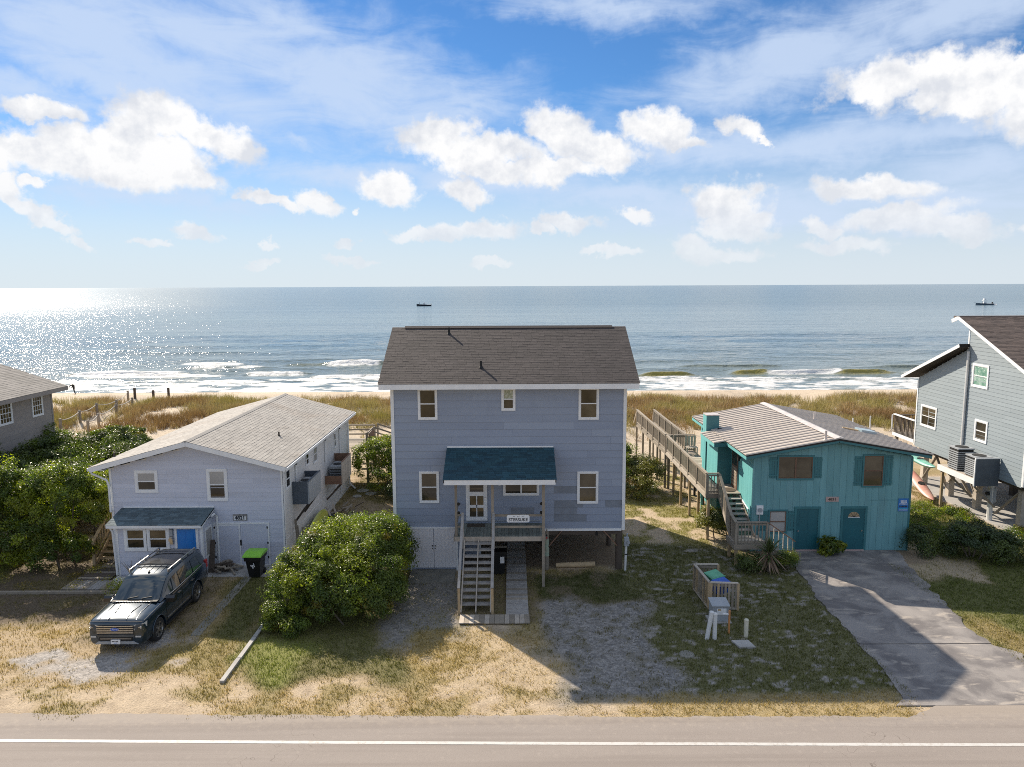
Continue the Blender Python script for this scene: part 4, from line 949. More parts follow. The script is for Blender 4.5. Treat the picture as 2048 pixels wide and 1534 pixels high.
    b = thing('trash_bin', 'black wheeled bin with white paper label behind the porch stairs', 'bin', (-.62, 30.3, 0))
    MB().ring([[(-.90,29.99,.06),(-.36,29.99,.06),(-.36,30.5,.06),(-.90,30.5,.06)], [(-.97,29.90,1.0),(-.29,29.90,1.0),(-.29,30.58,1.0),(-.97,30.58,1.0)]]).build('body', T['black_plastic'], b)
    MB().prism([(-1.0,29.87,1.0),(-1.0,29.87,1.05),(-1.0,30.25,1.10),(-1.0,30.6,1.06),(-1.0,30.6,1.0)], (.74,0,0)).build('lid', T['black_plastic'], b)
    MB().box(-.54, -.36, 29.895, 29.905, .56, .84).build('paper_label', T['paper'], b)
    for X in (-.9, -.4): MB().cyl((X, 30.5, .11), (X+.05, 30.5, .11), .11).build('wheel', T['black'], b)
    r = thing('utility_riser', 'white utility riser pipe with grey meter cap at the corner of the tall house', 'utility post', (4.86, 30.35, 0))
    MB().cyl((4.83, 30.38, -.1), (4.86, 30.34, 1.25), .05, .055).build('pipe', T['pipe_white'], r, smooth=40); MB().box(4.77, 4.97, 30.26, 30.42, 1.15, 1.52).cyl((4.87, 30.34, 1.5), (4.90, 30.32, 1.70), .035).cyl((4.94, 30.26, 1.33), (4.94, 30.20, 1.33), .07).build('meter_cap', T['grey_metal'], r)
    MB().box(4.79, 4.93, 30.28, 30.285, .76, .80).build('label', T['black'], r)
build_main_house()
# ------------------------------------------------------------------ pale lavender house on the left
def gable_lim(L, zlow, zap):
    """limits along the front for a gable: full width up to zlow, then narrowing to the middle at zap"""
    def f(z):
        if z <= zlow: return (0, L)
        k = (z - zlow)/(zap - zlow)
        return (L/2*k, L - L/2*k) if k < 1 else None
    return f
def ridge_y_roof(h, xl, xr, xm, ze, za, ya, yb, mt, thick=.14, course=.2, tab=.4, seed=1, shingle=True, name='roof'):
    """roof with its ridge along y: eaves at xl and xr"""
    r = MB().prism([(xl, ya, ze), (xm, ya, za), (xr, ya, ze), (xr, ya, ze-thick), (xm, ya, za-thick), (xl, ya, ze-thick)], (0, yb-ya, 0)).build(name, mat['gap_dark'], h)
    for (x, sgn) in ((xl, 1), (xr, -1)):
        s = Vector((xm-x, 0, za-ze)); S = s.length; s.normalize(); n = Vector((-s.z*sgn, 0, abs(s.x)))
        if n.z < 0: n = -n
        if shingle: shingles(r, 'shingle_course', mat[mt], (x - .03*sgn, ya-.02, ze+.002), (0,1,0), yb-ya+.04, s, S+.02, n, course, tab, seed=seed+(1 if sgn > 0 else 2))
    return r
def build_left_house():
    T = mat; W = T['white']
    h = thing('beach_cottage', 'pale lavender gabled cottage with tan shingle roof and bright blue front door', 'house', (-13.8, 31.2, 0))
    xl, xr, yf, yb, ze, za = -17.5, -10.0, 31.2, 44.2, 4.42, 5.42; xm = (xl+xr)/2-.12
    MB().prism([(xl, yf+.01, 0), (xr, yf+.01, 0), (xr, yf+.01, ze), (xm, yf+.01, za), (xl, yf+.01, ze)], (0, yb-yf, 0)).build('wall', T['lav_side'], h)
    lap_boards(h, 'siding_board', [T['lav']], (xl+.08, yf, .05), (1,0,0), (0,0,1), (0,-1,0), xr-xl-.16, za-.05, .205, poly=gable_lim(xr-xl-.16, ze-.05, za), board=4.6, seed=3, t=.010)
    lap_boards(h, 'side_board', [T['lav_side']], (xr, yf, 2.25), (0,1,0), (0,0,1), (1,0,0), yb-yf, ze-2.3, .205, board=6, seed=5, t=.008)
    lap_boards(h, 'side_board', [T['lav_side']], (xl, yf, .05), (0,1,0), (0,0,1), (-1,0,0), yb-yf, ze-.1, .41, board=7, seed=6, t=.008)
    for z in (1.12, ): bx('seam_batten', h, W, xr+.0, xr+.012, yf+.1, 41.5, z, z+.02)
    for X in (xl, xr): bx('corner_board', h, W, X-(.02 if X == xl else .08), X+(.08 if X == xl else .02), yf-.03, yf+.005, 0, ze+.02)
    bx('corner_board', h, W, xr+.0, xr+.03, yf-.03, yf+.12, 0, ze)
    XL, XR, XM, ZE, ZA, ya, yb2 = -18.12, -9.72, -13.93, 4.55, 5.68, 30.75, 44.75
    roof = ridge_y_roof(h, XL, XR, XM, ZE, ZA, ya, yb2, 'shingle_tan', course=.17, tab=.32, seed=21)
    MB().prism([(XM-.16, ya-.03, ZA-.01), (XM, ya-.03, ZA+.055), (XM+.16, ya-.03, ZA-.01)], (0, yb2-ya+.06, 0)).build('ridge_cap', T['shingle_tan'], roof)
    for (a, b) in (((XL, ya-.012, ZE-.10), (XM, ya-.012, ZA-.10)), ((XR, ya-.012, ZE-.10), (XM, ya-.012, ZA-.10))): bm_('rake_board', h, W, a, b, .024, .20, up=(0,0,1))
    bx('gutter', h, W, XR-.005, XR+.10, ya, yb2, ZE-.14, ZE-.02); bx('gutter', h, W, XL-.10, XL+.005, ya, yb2, ZE-.14, ZE-.02)
    for (x0, x1) in ((xr+.03, XR-.01), (XL+.01, xl-.03)): bx('soffit', h, W, x0, x1, ya+.02, yb2, ZE-.125, ZE-.105)
    q = MB(); q.add([(XL+.05, ya+.01, ZE-.16), (XM, ya+.01, ZA-.16), (XM, yf-.02, ZA-.16), (XL+.05, yf-.02, ZE-.16)], [(0,1,2,3)]); q.add([(XR-.05, ya+.01, ZE-.16), (XM, ya+.01, ZA-.16), (XM, yf-.02, ZA-.16), (XR-.05, yf-.02, ZE-.16)], [(3,2,1,0)]); q.build('gable_soffit', W, h)
    # downspouts
    gutter_pipe(h, [(XL-.05, ya+.25, ZE-.12), (XL-.05, ya+.25, ZE-.3), (xl-.1, yf-.10, ZE-.62), (xl-.02, yf-.10, ZE-.85), (xl-.02, yf-.10, 2.5)], .05)
    gutter_pipe(h, [(-12.98, yf-.5, 2.42), (-12.95, yf-.3, 2.45), (-12.92, yf-.09, 2.30), (-12.92, yf-.09, .12), (-12.85, yf-.25, .05)], .05)
    for Y in (33.0, 38.3, 41.6): gutter_pipe(h, [(XR+.0, Y, ZE-.12), (xr+.06, Y, ZE-.45), (xr+.06, Y, .3 if Y > 40 else 2.9)], .04)
    gutter_pipe(h, [(xr+.1, 43.6, ZE-.1), (xr+.1, 43.6, .35), (xr+.5, 43.3, .1)], .05)
    U, V, N = (1,0,0), (0,0,1), (0,-1,0); y = yf-.008
    def win(a, b, c, d, **k): return window(h, (a, y, c), U, V, N, b-a, d-c, trim=.11, **k)
    win(-16.42, -15.42, 3.34, 4.34, panes=('pane_blind','pane_dark')); win(-13.3, -12.4, 2.96, 4.40, panes=('pane_blind','pane_dark'))
    UR, NR = (0,1,0), (1,0,0)
    def winr(a, b, c, d, **k): return window(h, (xr+.008, a, c), UR, V, NR, b-a, d-c, **k)
    winr(31.55, 32.25, 3.30, 4.22); winr(34.75, 35.35, 3.55, 4.25); winr(36.1, 36.9, 3.35, 4.30, panes=('pane_blind','pane_blind')); winr(40.4, 40.9, 3.2, 4.1)
    # plywood garage doors
    g = MB(); frame4(g, (-13.16, y, 0.0), U, V, N, 2.48, 1.98, .07, -.005, .035); g.build('door_frame', W, h)
    for k, (a, b) in enumerate(((-13.08, -11.95), (-11.93, -10.76))):
        d = MB().box(a, b, y-.012, y+.01, .06, 1.90).build('garage_door', T['lav'], h)
        if k == 0:
            r = MB(); p = .1395; t = -1.9
            while t < b-a:
                x0, z0, x1, z1 = a+t, 1.88, a+t+1.8, .08
                # clip a 45 degree batten to the leaf
                pts = []
                for s_ in np.linspace(0, 1, 40):
                    xx, zz = x0+(x1-x0)*s_, .08+(1.8)*s_
                    if a+.09 < xx < b-.09: pts.append((xx, zz))
                if len(pts) > 2: r.beam((pts[0][0], y-.016, pts[0][1]), (pts[-1][0], y-.016, pts[-1][1]), .097, .007, up=(0,-1,0))
                t += p
            stuff(r.build('diagonal_boards', T['lav'], d))
        st = MB(); frame4(st, (a, y-.012, .06), U, V, N, b-a, 1.84, .07, .0, .014); st.build('door_stile', W if k == 0 else T['lav'], d)
        for z in (.35, 1.0, 1.7): bx('hinge', d, T['black'], (a-.03 if k == 0 else b-.03), (a+.03 if k == 0 else b+.03), y-.035, y-.027, z, z+.10)
    bx('latch', h, T['black'], -11.97, -11.91, y-.06, y-.02, .95, 1.2)
    # enclosed entry porch
    pf, pl, pr = 30.0, -16.75, -13.12
    MB().box(pl, pr, pf, yf-.02, 0, 2.28).build('porch_wall', T['lav'], h)
    lap_boards(h, 'siding_board', [T['lav']], (pl+.06, pf-.002, .05), U, V, N, pr-pl-.12, 2.2, .205, board=2.2, seed=8, t=.009)
    for X in (pl, pr-.08): bx('corner_board', h, W, X, X+.08, pf-.028, pf-.003, 0, 2.28)
    bx('corner_board', h, W, pr+.002, pr+.025, pf-.028, pf+.07, 0, 2.25); bx('side_panel', h, W, pr+.002, pr+.02, pf+.25, pf+.95, .7, 2.0); bx('side_pane', h, T['pane_blind'], pr+.021, pr+.026, pf+.33, pf+.87, .8, 1.9)
    rl, rr, yo, z0, z1 = -17.05, -13.05, 29.78, 2.32, 2.66
    s = Vector((0, yf-.02-yo, z1-z0)); S = s.length; s.normalize()
    pr_ = MB().prism([(rl, yo, z0), (rl, yf-.012, z1), (rl, yf-.012, z1-.07), (rl, yo, z0-.07)], (rr-rl, 0, 0)).build('porch_roof', T['gap_dark'], h)
    shingles(pr_, 'shingle_course', T['shingle_slate'], (rl-.02, yo-.03, z0+.002), U, rr-rl+.04, s, S, Vector((0,-s.z,s.y)), .14, .3, seed=14)
    bx('fascia', pr_, W, rl+.01, rr-.01, yo-.022, yo+.004, z0-.12, z0-.002); bx('flashing', pr_, W, rl+.05, rr, yf-.04, yf-.012, z1, z1+.06)
    for X in (rl, rr-.02): MB().prism([(X, yo+.006, z0-.02), (X, yf-.03, z1-.02), (X, yf-.03, z1-.13), (X, yo+.006, z0-.13)], (.02,0,0)).build('rake_board', W, pr_)
    yp = pf-.012
    for a in (-16.42, -15.47): window(h, (a, yp, 1.14), U, V, N, .97, 1.06, trim=.12, panes=('pane_tan','pane_dark'))
    f = MB(); frame4(f, (-14.28, yp, .02), U, V, N, 1.0, 2.18, .10, -.004, .03); f.build('door_frame', W, h)
    d = MB().box(-14.17, -13.39, yp-.014, yp+.01, .1, 2.08).build('front_door', T['door_blue'], h)
    for (c, e) in ((1.62, 1.95), (.95, 1.52), (.25, .85)):
        for a in (-14.08, -13.75): MB().box(a, a+.26, yp-.022, yp-.012, c, e).build('door_panel', T['door_blue'], d)
    MB().cyl((-13.46, yp-.02, 1.05), (-13.46, yp-.07, 1.05), .03).build('handle', T['chrome'], d)
    b = MB().box(-14.47, -14.33, yp-.09, yp-.005, 1.80, 2.10).build('meter_box', T['grey_metal'], h); MB().cyl((-14.40, yp-.09, 1.66), (-14.40, yp-.16, 1.66), .09, n=14).box(-14.46, -14.34, yp-.09, yp-.004, 1.45, 1.78).build('meter_dial', T['chrome'], b)
    gutter_pipe(h, [(-16.9, yo+.05, z0-.1), (-16.85, pf-.08, 2.0), (-16.78, pf-.08, .1)], .05)
    for px, py in ((228, 903), (558, 872)):
        left = px < 400; best = None
        for k in range(300):
            X = (XL + (XM-XL)*k/299) if left else (XR + (XM-XR)*k/299); Z = ZE + (ZA-ZE)*k/299; q = at(px, py, X=X)
            if q[1] > 0 and (best is None or abs(q[2]-Z) < best[0]): best = (abs(q[2]-Z), X, q[1], Z)
        vent(h, best[1:], .22, .04, 'wood_dark')
    # boxed-in air conditioners on the right wall
    for k, (xo, y0, y1, z0, z1, m1, m2) in enumerate(((-9.28, 32.45, 34.5, 2.40, 3.45, 'grey_metal', 'wood_dark'), (-9.10, 38.2, 40.4, 1.75, 2.95, 'wood_new', 'wood_dark'))):
        side = T['wood_pale'] if k else T['grey_metal']; fr = T['wood_red'] if k else T['dark_slate']
        e = MB().box(xo, xo+.04, y0, y1, z0, z1).build('screen_box', side, h)
        bx('box_front', e, fr, xr+.02, xo-.002, y0, y0+.04, z0, z1 - (0 if k == 0 else .75)); bx('box_back', e, fr, xr+.02, xo-.002, y1-.04, y1, z0, z1)
        bx('shelf', e, T['wood'], xr+.02, xo-.002, y0+.045, y1-.045, z0, z0+.05)
        for yy in np.arange(y0+.02, y1-.1, .30): bx('slat', e, side, xo+.041, xo+.055, yy, yy+.285, z0+.02, z1-.02)
        bx('cap_board', e, fr, xo-.01, xo+.06, y0, y1, z1+.002, z1+.03)
        for yy in (y0+.25, y1-.25): bm_('dark_strut', e, T['wood_dark'], (xr+.02, yy, z0-.9), (xo-.05, yy, z0-.02), .07, .09)  # dark struts added for the dark strips below the boxes
        u = MB().box(xr+.15, xo-.12, y0+.5, y1-.4, z0+.06, z0+.85).build('air_conditioner', T['grey_metal'], h); 
        for j in range(7): bx('louvre', u, T['black'], xr+.18, xo-.15, y0+.485, y0+.499, z0+.14+j*.09, z0+.18+j*.09)
        MB().cyl(((xr+xo)/2, (y0+y1)/2, z0+.85), ((xr+xo)/2, (y0+y1)/2, z0+.87), .24, n=16).build('fan_grille', T['black'], u)
    # rear deck and beach stair
    d = thing('rear_deck', 'weathered deck and stair with slatted railings behind the lavender cottage', 'deck', (-9, 46, 0))
    for i in range(14): bx('deck_board', d, T['wood'], -15+.0, -8.9, 44.85+i*.20, 45.04+i*.20, 2.25, 2.29, jig=.004)
    for X in (-14.8, -12, -9.05):
        for Y in (45.0, 47.5): bx('post', d, T['wood'], X-.07, X+.07, Y-.07, Y+.07, 0, 3.2)
    for z in (2.55, 2.85, 3.15): bx('rail', d, T['wood'], -9.0, -8.94, 44.9, 46.6, z, z+.09); bx('rail', d, T['wood'], -15, -9.0, 47.5, 47.56, z, z+.09)
    bx('panel', d, T['wood_red'], -9.0+.07, -8.93+.07, 44.95, 46.4, 2.3, 3.12)
    for yy in (46.7, 47.9):
        for z in (.35, .65, .95): bm_('rail', d, T['wood'], (-8.9, yy, 2.25+z), (-6.6, yy+1.2, 1.15+z), .05, .09)
        for t in (0, .5, 1): 
            X, Y, Z = -8.9+2.3*t, yy+1.2*t, 2.25-1.1*t; bx('post', d, T['wood'], X-.05, X+.05, Y-.05, Y+.05, Z-1.1, Z+1.0)
    for i in range(7): bx('tread', d, T['wood_step'], -8.8+.33*i, -8.5+.33*i, 46.8+.17*i, 47.9+.17*i, 2.12-.16*i, 2.16-.16*i)
    bx('low_step', d, T['wood_pale'], -9.3, -8.2, 44.2, 44.5, 1.02, 1.06); bx('low_step', d, T['wood_pale'], -9.3, -8.2, 44.6, 44.9, 1.25, 1.29)
    # side stair on the left
    s = thing('side_stair', 'open wooden side stair with slatted handrail climbing beside the lavender cottage', 'stair', (-18.1, 31.5, 0))
    so = stairs(s, 'stringer', T['wood_new'], T['wood_new'], -18.45, -17.72, 31.35, 0, 34.4, 2.2, 11, tw=.28, th=.04)
    for X in (-18.5,):
        bx('newel_post', s, T['wood_new'], X-.06, X+.06, 31.2, 31.32, 0, 1.1); bx('newel_post', s, T['wood_new'], X-.06, X+.06, 34.3, 34.42, 0, 3.2)
        bm_('handrail', s, T['wood_new'], (X, 31.2, 1.08), (X, 34.4, 3.2), .12, .05); bm_('rail', s, T['wood_new'], (X, 31.25, .32), (X, 34.4, 2.42), .05, .09)
        for i in range(15):
            t = (i+.5)/15; Y = 31.3+3.1*t; bx('baluster', s, T['wood_new'], X-.02, X+.02, Y-.02, Y+.02, .36+2.1*t, 1.06+2.12*t)
    # number board
    p = thing('number_sign', 'dark driftwood house number board reading 4821 above the garage doors', 'sign', (-11.93, y, 2.2))
    MB().box(-12.24, -11.62, y-.03, y-.004, 2.07, 2.35).build('board', T['plaque_dark'], p); MB().box(-12.20, -11.66, y-.034, y-.030, 2.09, 2.26).build('number_plate', T['paper'], p)
    text('lettering', '4821', p, T['sign_dark'], (-11.93, y-.037, 2.185), .215, bold=.008, sx=1.05)
    # paddle board, kayak, junk along the right wall
    b = thing('paddle_board', 'yellow-green paddle board leaning on edge against the white side wall', 'paddle board', (-9.7, 35, 0))
    rings = []; c0, c1 = Vector((-9.42, 32.7, .50)), Vector((-9.62, 37.0, .66)); ax = (c1-c0).normalized(); up = Vector((-.42, 0, .9)); up = (up - ax*up.dot(ax)).normalized(); nn = ax.cross(up)
    for i in range(21):
        t = i/20; w = .43*max(1-abs(2*t-1)**2.6, .004)**.55; c = c0.lerp(c1, t); th = .055*min(1, w/.2)
        rings.append([tuple(c + up*(math.cos(k*math.pi/6)*w) + nn*(math.sin(k*math.pi/6)*th)) for k in range(12)])
    MB().ring(rings).build('hull', T['sup_yellow'], b, smooth=50); bm_('handle', b, T['paper'], c0.lerp(c1,.40)+nn*-.06+up*.05, c0.lerp(c1,.40)+nn*-.06-up*.3, .02, .01)
    k = thing('red_kayak', 'red sit-on kayak lying under the yellow-green paddle board', 'kayak', (-9.2, 35, 0))
    rings = []
    for i in range(21):
        t = i/20; w = .34*max(1-abs(2*t-1)**2.4, .006)**.6; Y = 32.9+3.9*t; X = -9.12-.05*t; zc = .24+.10*abs(2*t-1)**3
        rings.append([(X+math.cos(a)*w, Y, zc+(math.sin(a)*.18 if math.sin(a) < 0 else math.sin(a)*.10)*min(1, w/.2)) for a in [j*math.pi/7 for j in range(14)]])
    MB().ring(rings).build('hull', T['kayak_red'], k, smooth=50); MB().cyl((-9.14, 34.5, .33), (-9.14, 34.5, .36), .22, n=14).build('seat', T['black'], k)
    j = thing('scrap_heap', 'heap of old timber scraps, bags and a blue tub beside the cottage wall', 'scrap heap', (-9.3, 38, 0)); rj = random.Random(4)
    for i in range(22):
        X, Y = -9.4+rj.uniform(-.35,.9), 37.6+rj.uniform(-.8,1.6); a = rj.uniform(0, 6.3); L = rj.uniform(.3, .9)
        bm_('timber', j, rj.choice([T['wood'], T['wood_pale'], T['wood_dark']]), (X, Y, .06+rj.uniform(0,.3)), (X+math.cos(a)*L, Y+math.sin(a)*L, .08+rj.uniform(0,.6)), .09, .04)
    MB().cyl((-9.35, 37.1, 0), (-9.35, 37.1, .42), .20, .25, 12).build('tub', T['hull_navy'], j); 
    rr = thing('shell_border', 'border of pale shells edging the path beside the cottage', 'shell border', (-8.7, 35, 0)); mb = MB()
    for i in range(260):
        Y = rj.uniform(32.2, 38.2); X = -8.62+rj.gauss(0,.12)+.05*(Y-35); s_ = rj.uniform(.05,.13); mb.obox((X,Y,.03),(1,0,0),(0,1,0),(0,0,1),-s_,s_,-s_*.8,s_*.8,-.03,s_*.6)
    stuff(mb.build('shells', T['shell'], rr))
    for (X, Y, L) in ((-9.75, 32.35, 1.7), (-9.6, 32.1, 1.5), (-9.5, 32.6, 1.25)):
        pp = MB().beam((X, Y, 0), (X-.16, Y+.1, L), .10, .03).build('leaning_post', T['wood']); tag(pp, {-9.75:'tallest grey board leaning at the corner of the cottage', -9.6:'middle grey board leaning at the corner of the cottage', -9.5:'shortest grey board leaning at the corner of the cottage'}[X], 'board', 'boards leaning at the cottage corner')
    stn = [( -9.0,43.1),(-8.4,42.4),(-9.1,41.9)]
    for i, (X, Y) in enumerate(stn):
        o = MB().cyl((X, Y, -.02), (X, Y, .04), .38-.05*i, n=11).build('stepping_stone', T['concrete']); tag(o, ('farthest','middle','nearest')[i] + ' pale round stepping stone behind the cottage scrap heap', 'stepping stone', 'stepping stones behind the cottage')
build_left_house()

def build_left_yard():
    T = mat; rj = random.Random(12)
    # bin
    b = thing('wheelie_bin', 'black wheeled bin with lime green lid before the plywood garage doors', 'bin', (-10.9, 29.95, 0))
    R = lambda cx, cy, w, d, z: [(cx-w, cy-d, z), (cx+w, cy-d, z), (cx+w, cy+d, z), (cx-w, cy+d, z)]
    mb = MB().ring([R(-10.92, 30.05, .23, .26, .05), R(-10.92, 30.0, .30, .36, .80), R(-10.92, 30.0, .345, .40, .80), R(-10.92, 30.0, .36, .42, .98)]); mb.build('body', T['black_plastic'], b)
    MB().prism([(-11.32, 29.55, .98), (-11.32, 29.56, 1.03), (-11.32, 30.0, 1.10), (-11.32, 30.45, 1.07), (-11.32, 30.45, .98)], (.78, 0, 0)).build('lid', T['lime'], b)
    for X in (-11.2, -10.70): MB().cyl((X, 30.36, .12), (X+.06, 30.36, .12), .12, n=14).build('wheel', T['black'], b)
    bx('handle', b, T['black_plastic'], -11.2, -10.64, 30.44, 30.50, .92, .98)
    lg = MB(); 
    for (px, pz, r) in ((0,0,.05),(.06,.05,.035),(-.06,.02,.03),(.02,-.07,.035),(.09,-.02,.025),(.05,.11,.02)): lg.cyl((-10.92+px, 29.59, .60+pz), (-10.92+px, 29.585, .60+pz), r, n=8)
    lg.build('emblem', T['paper'], b)
    # driftwood pile and dark plank by the door
    j = thing('driftwood_pile', 'pile of weathered driftwood and sticks beside the garage doors', 'wood pile', (-12.5, 30.7, 0))
    for i in range(34):
        X, Y = -12.45+rj.gauss(0,.33), 30.55+rj.gauss(0,.25); a = rj.uniform(0, 6.3); L = rj.uniform(.25,.75); z = max(.05, .42-.7*abs(X+12.45))*rj.random()
        bm_('stick', j, rj.choice([T['wood'], T['wood_dark'], T['wood']]), (X-math.cos(a)*L/2, Y-math.sin(a)*L/2, .04+z), (X+math.cos(a)*L/2, Y+math.sin(a)*L/2, .06+z+rj.uniform(0,.15)), rj.uniform(.04,.10), rj.uniform(.03,.06))
    p = MB().beam((-13.0, 30.35, 0), (-13.06, 30.75, 1.35), .30, .05, up=(0,1,0)).build('leaning_plank', T['wood_dark']); tag(p, 'dark plank leaning upright between the porch and the garage doors', 'plank')
    ap = MB().box(-13.3, -9.95, 29.9, 31.16, -.05, .025).build('concrete_apron', T['concrete']); tag(ap, 'pale concrete apron before the plywood garage doors', 'slab')
    st = MB().box(-11.42, -11.06, 24.6, 29.88, -.05, .012).build('wheel_strip', T['concrete_old']); tag(st, 'narrow concrete wheel strip in the grass right of the parked car', 'paving strip')
    # plank path
    w = thing('plank_path', 'grey plank path laid flat from the side stair to the cottage porch', 'path', (-17, 30, 0))
    y = 29.5
    while y < 32.0: bx('plank', w, [T['wood'], T['wood_dark']], -18.1-.25*(y<30.3), -16.95, y+.004, y+.15, .03, .065, jig=.004); y += .155
    x = -18.4
    while x < -14.8: bx('plank', w, [T['wood'], T['wood_step'], T['wood']], x+.004, x+.15, 28.55+.0, 29.45, .03, .065, jig=.004); x += .155
    t = MB().box(-24.5, -15.85, 28.2, 28.33, 0, .11).build('edging_timber', T['wood']); tag(t, 'long grey edging timber on the ground left of the parked car', 'timber')
    k = thing('kerb_timber', 'row of white concrete kerb blocks running from the round hedge towards the road', 'kerb', (-9.05, 24, 0))
    for i in range(4): bx('kerb_block', k, T['concrete'], -9.12, -8.98, 21.45+i*1.45, 22.87+i*1.45, -.06, .085, jig=.006)
    # shell bed
    s = thing('shell_bed', 'bed of bleached shells and stones at the foot of the porch wall', 'shell bed', (-16, 29.6, 0)); mb = MB()
    for i in range(420):
        X = rj.uniform(-16.7, -14.7); Y = 29.72+rj.gauss(0,.13)-.12*abs(X+15.8); z = rj.uniform(.03,.09); mb.obox((X,Y,.03),(math.cos(i),math.sin(i),0),(-math.sin(i),math.cos(i),0),(0,0,1),-z,z,-z*.7,z*.7,-.03,z*.6)
    stuff(mb.build('shells', T['shell'], s))
    for i in range(5):
        a = i*1.3; X, Y = -16.1+.25*i, 29.78
        br = MB()
        for q in range(5):
            d = Vector((math.cos(a+q*1.3)*.4, math.sin(a+q*1.3)*.25-.05, .5+.1*q)); br.tube([(X,Y,.05), (X+d.x*.4, Y+d.y*.4, d.z*.55), (X+d.x, Y+d.y, d.z)], [.025,.018,.008], 5)
        o = br.build('driftwood_branch', T['wood_dark'] if i % 2 else T['wood'], smooth=60); tag(o, ('first','second','third','fourth','fifth')[i] + ' twisted driftwood branch from the left standing in the shell bed', 'driftwood', 'driftwood branches in the shell bed')
build_left_yard()
# ------------------------------------------------------------------ teal house
def shutter(parent, o, w, hgt):
    o = Vector(o); U, V, N = Vector((1,0,0)), Vector((0,0,1)), Vector((0,-1,0)); s = None; k = 3; p = w/k
    f = MB(); f.obox(o, U, V, N, 0, w, .10, .17, .018, .034); f.obox(o, U, V, N, 0, w, hgt-.17, hgt-.10, .018, .034)
    s = f.build('shutter', mat['teal_dark'], parent)
    for i in range(k): MB().obox(o, U, V, N, i*p+.012, (i+1)*p-.012, 0, hgt, .0, .018).build('slat', mat['teal_dark'], s)
def rail_run(parent, a, b, h=.98, m='wood', post=1.8, bal=.14, solid=False, top='wood', skirt=True):
    """railing from a to b (deck level points): posts, top cap, bottom rail and single slats"""
    a, b = Vector(a), Vector(b); L = (b-a).length; d = (b-a)/L; up = Vector((0,0,1)); T = mat
    bm_('handrail', parent, T[top], a+up*(h+.02), b+up*(h+.02), .13, .035)
    bm_('rail', parent, T[m], a+up*(h-.08), b+up*(h-.08), .04, .085); bm_('rail', parent, T[m], a+up*.10, b+up*.10, .04, .085)
    n = max(1, round(L/post))
    for i in range(n+1):
        p = a + d*(L*i/n); bx('post', parent, T[m], p.x-.045, p.x+.045, p.y-.045, p.y+.045, p.z-.1, p.z+h-.001)
    k = int(L/bal); side = d.cross(up)*.03
    for i in range(k):
        p = a + d*(bal*(i+.5)) + side; bx('slat', parent, T[m], p.x-.019, p.x+.019, p.y-.019, p.y+.019, p.z+.05, p.z+h-.03)
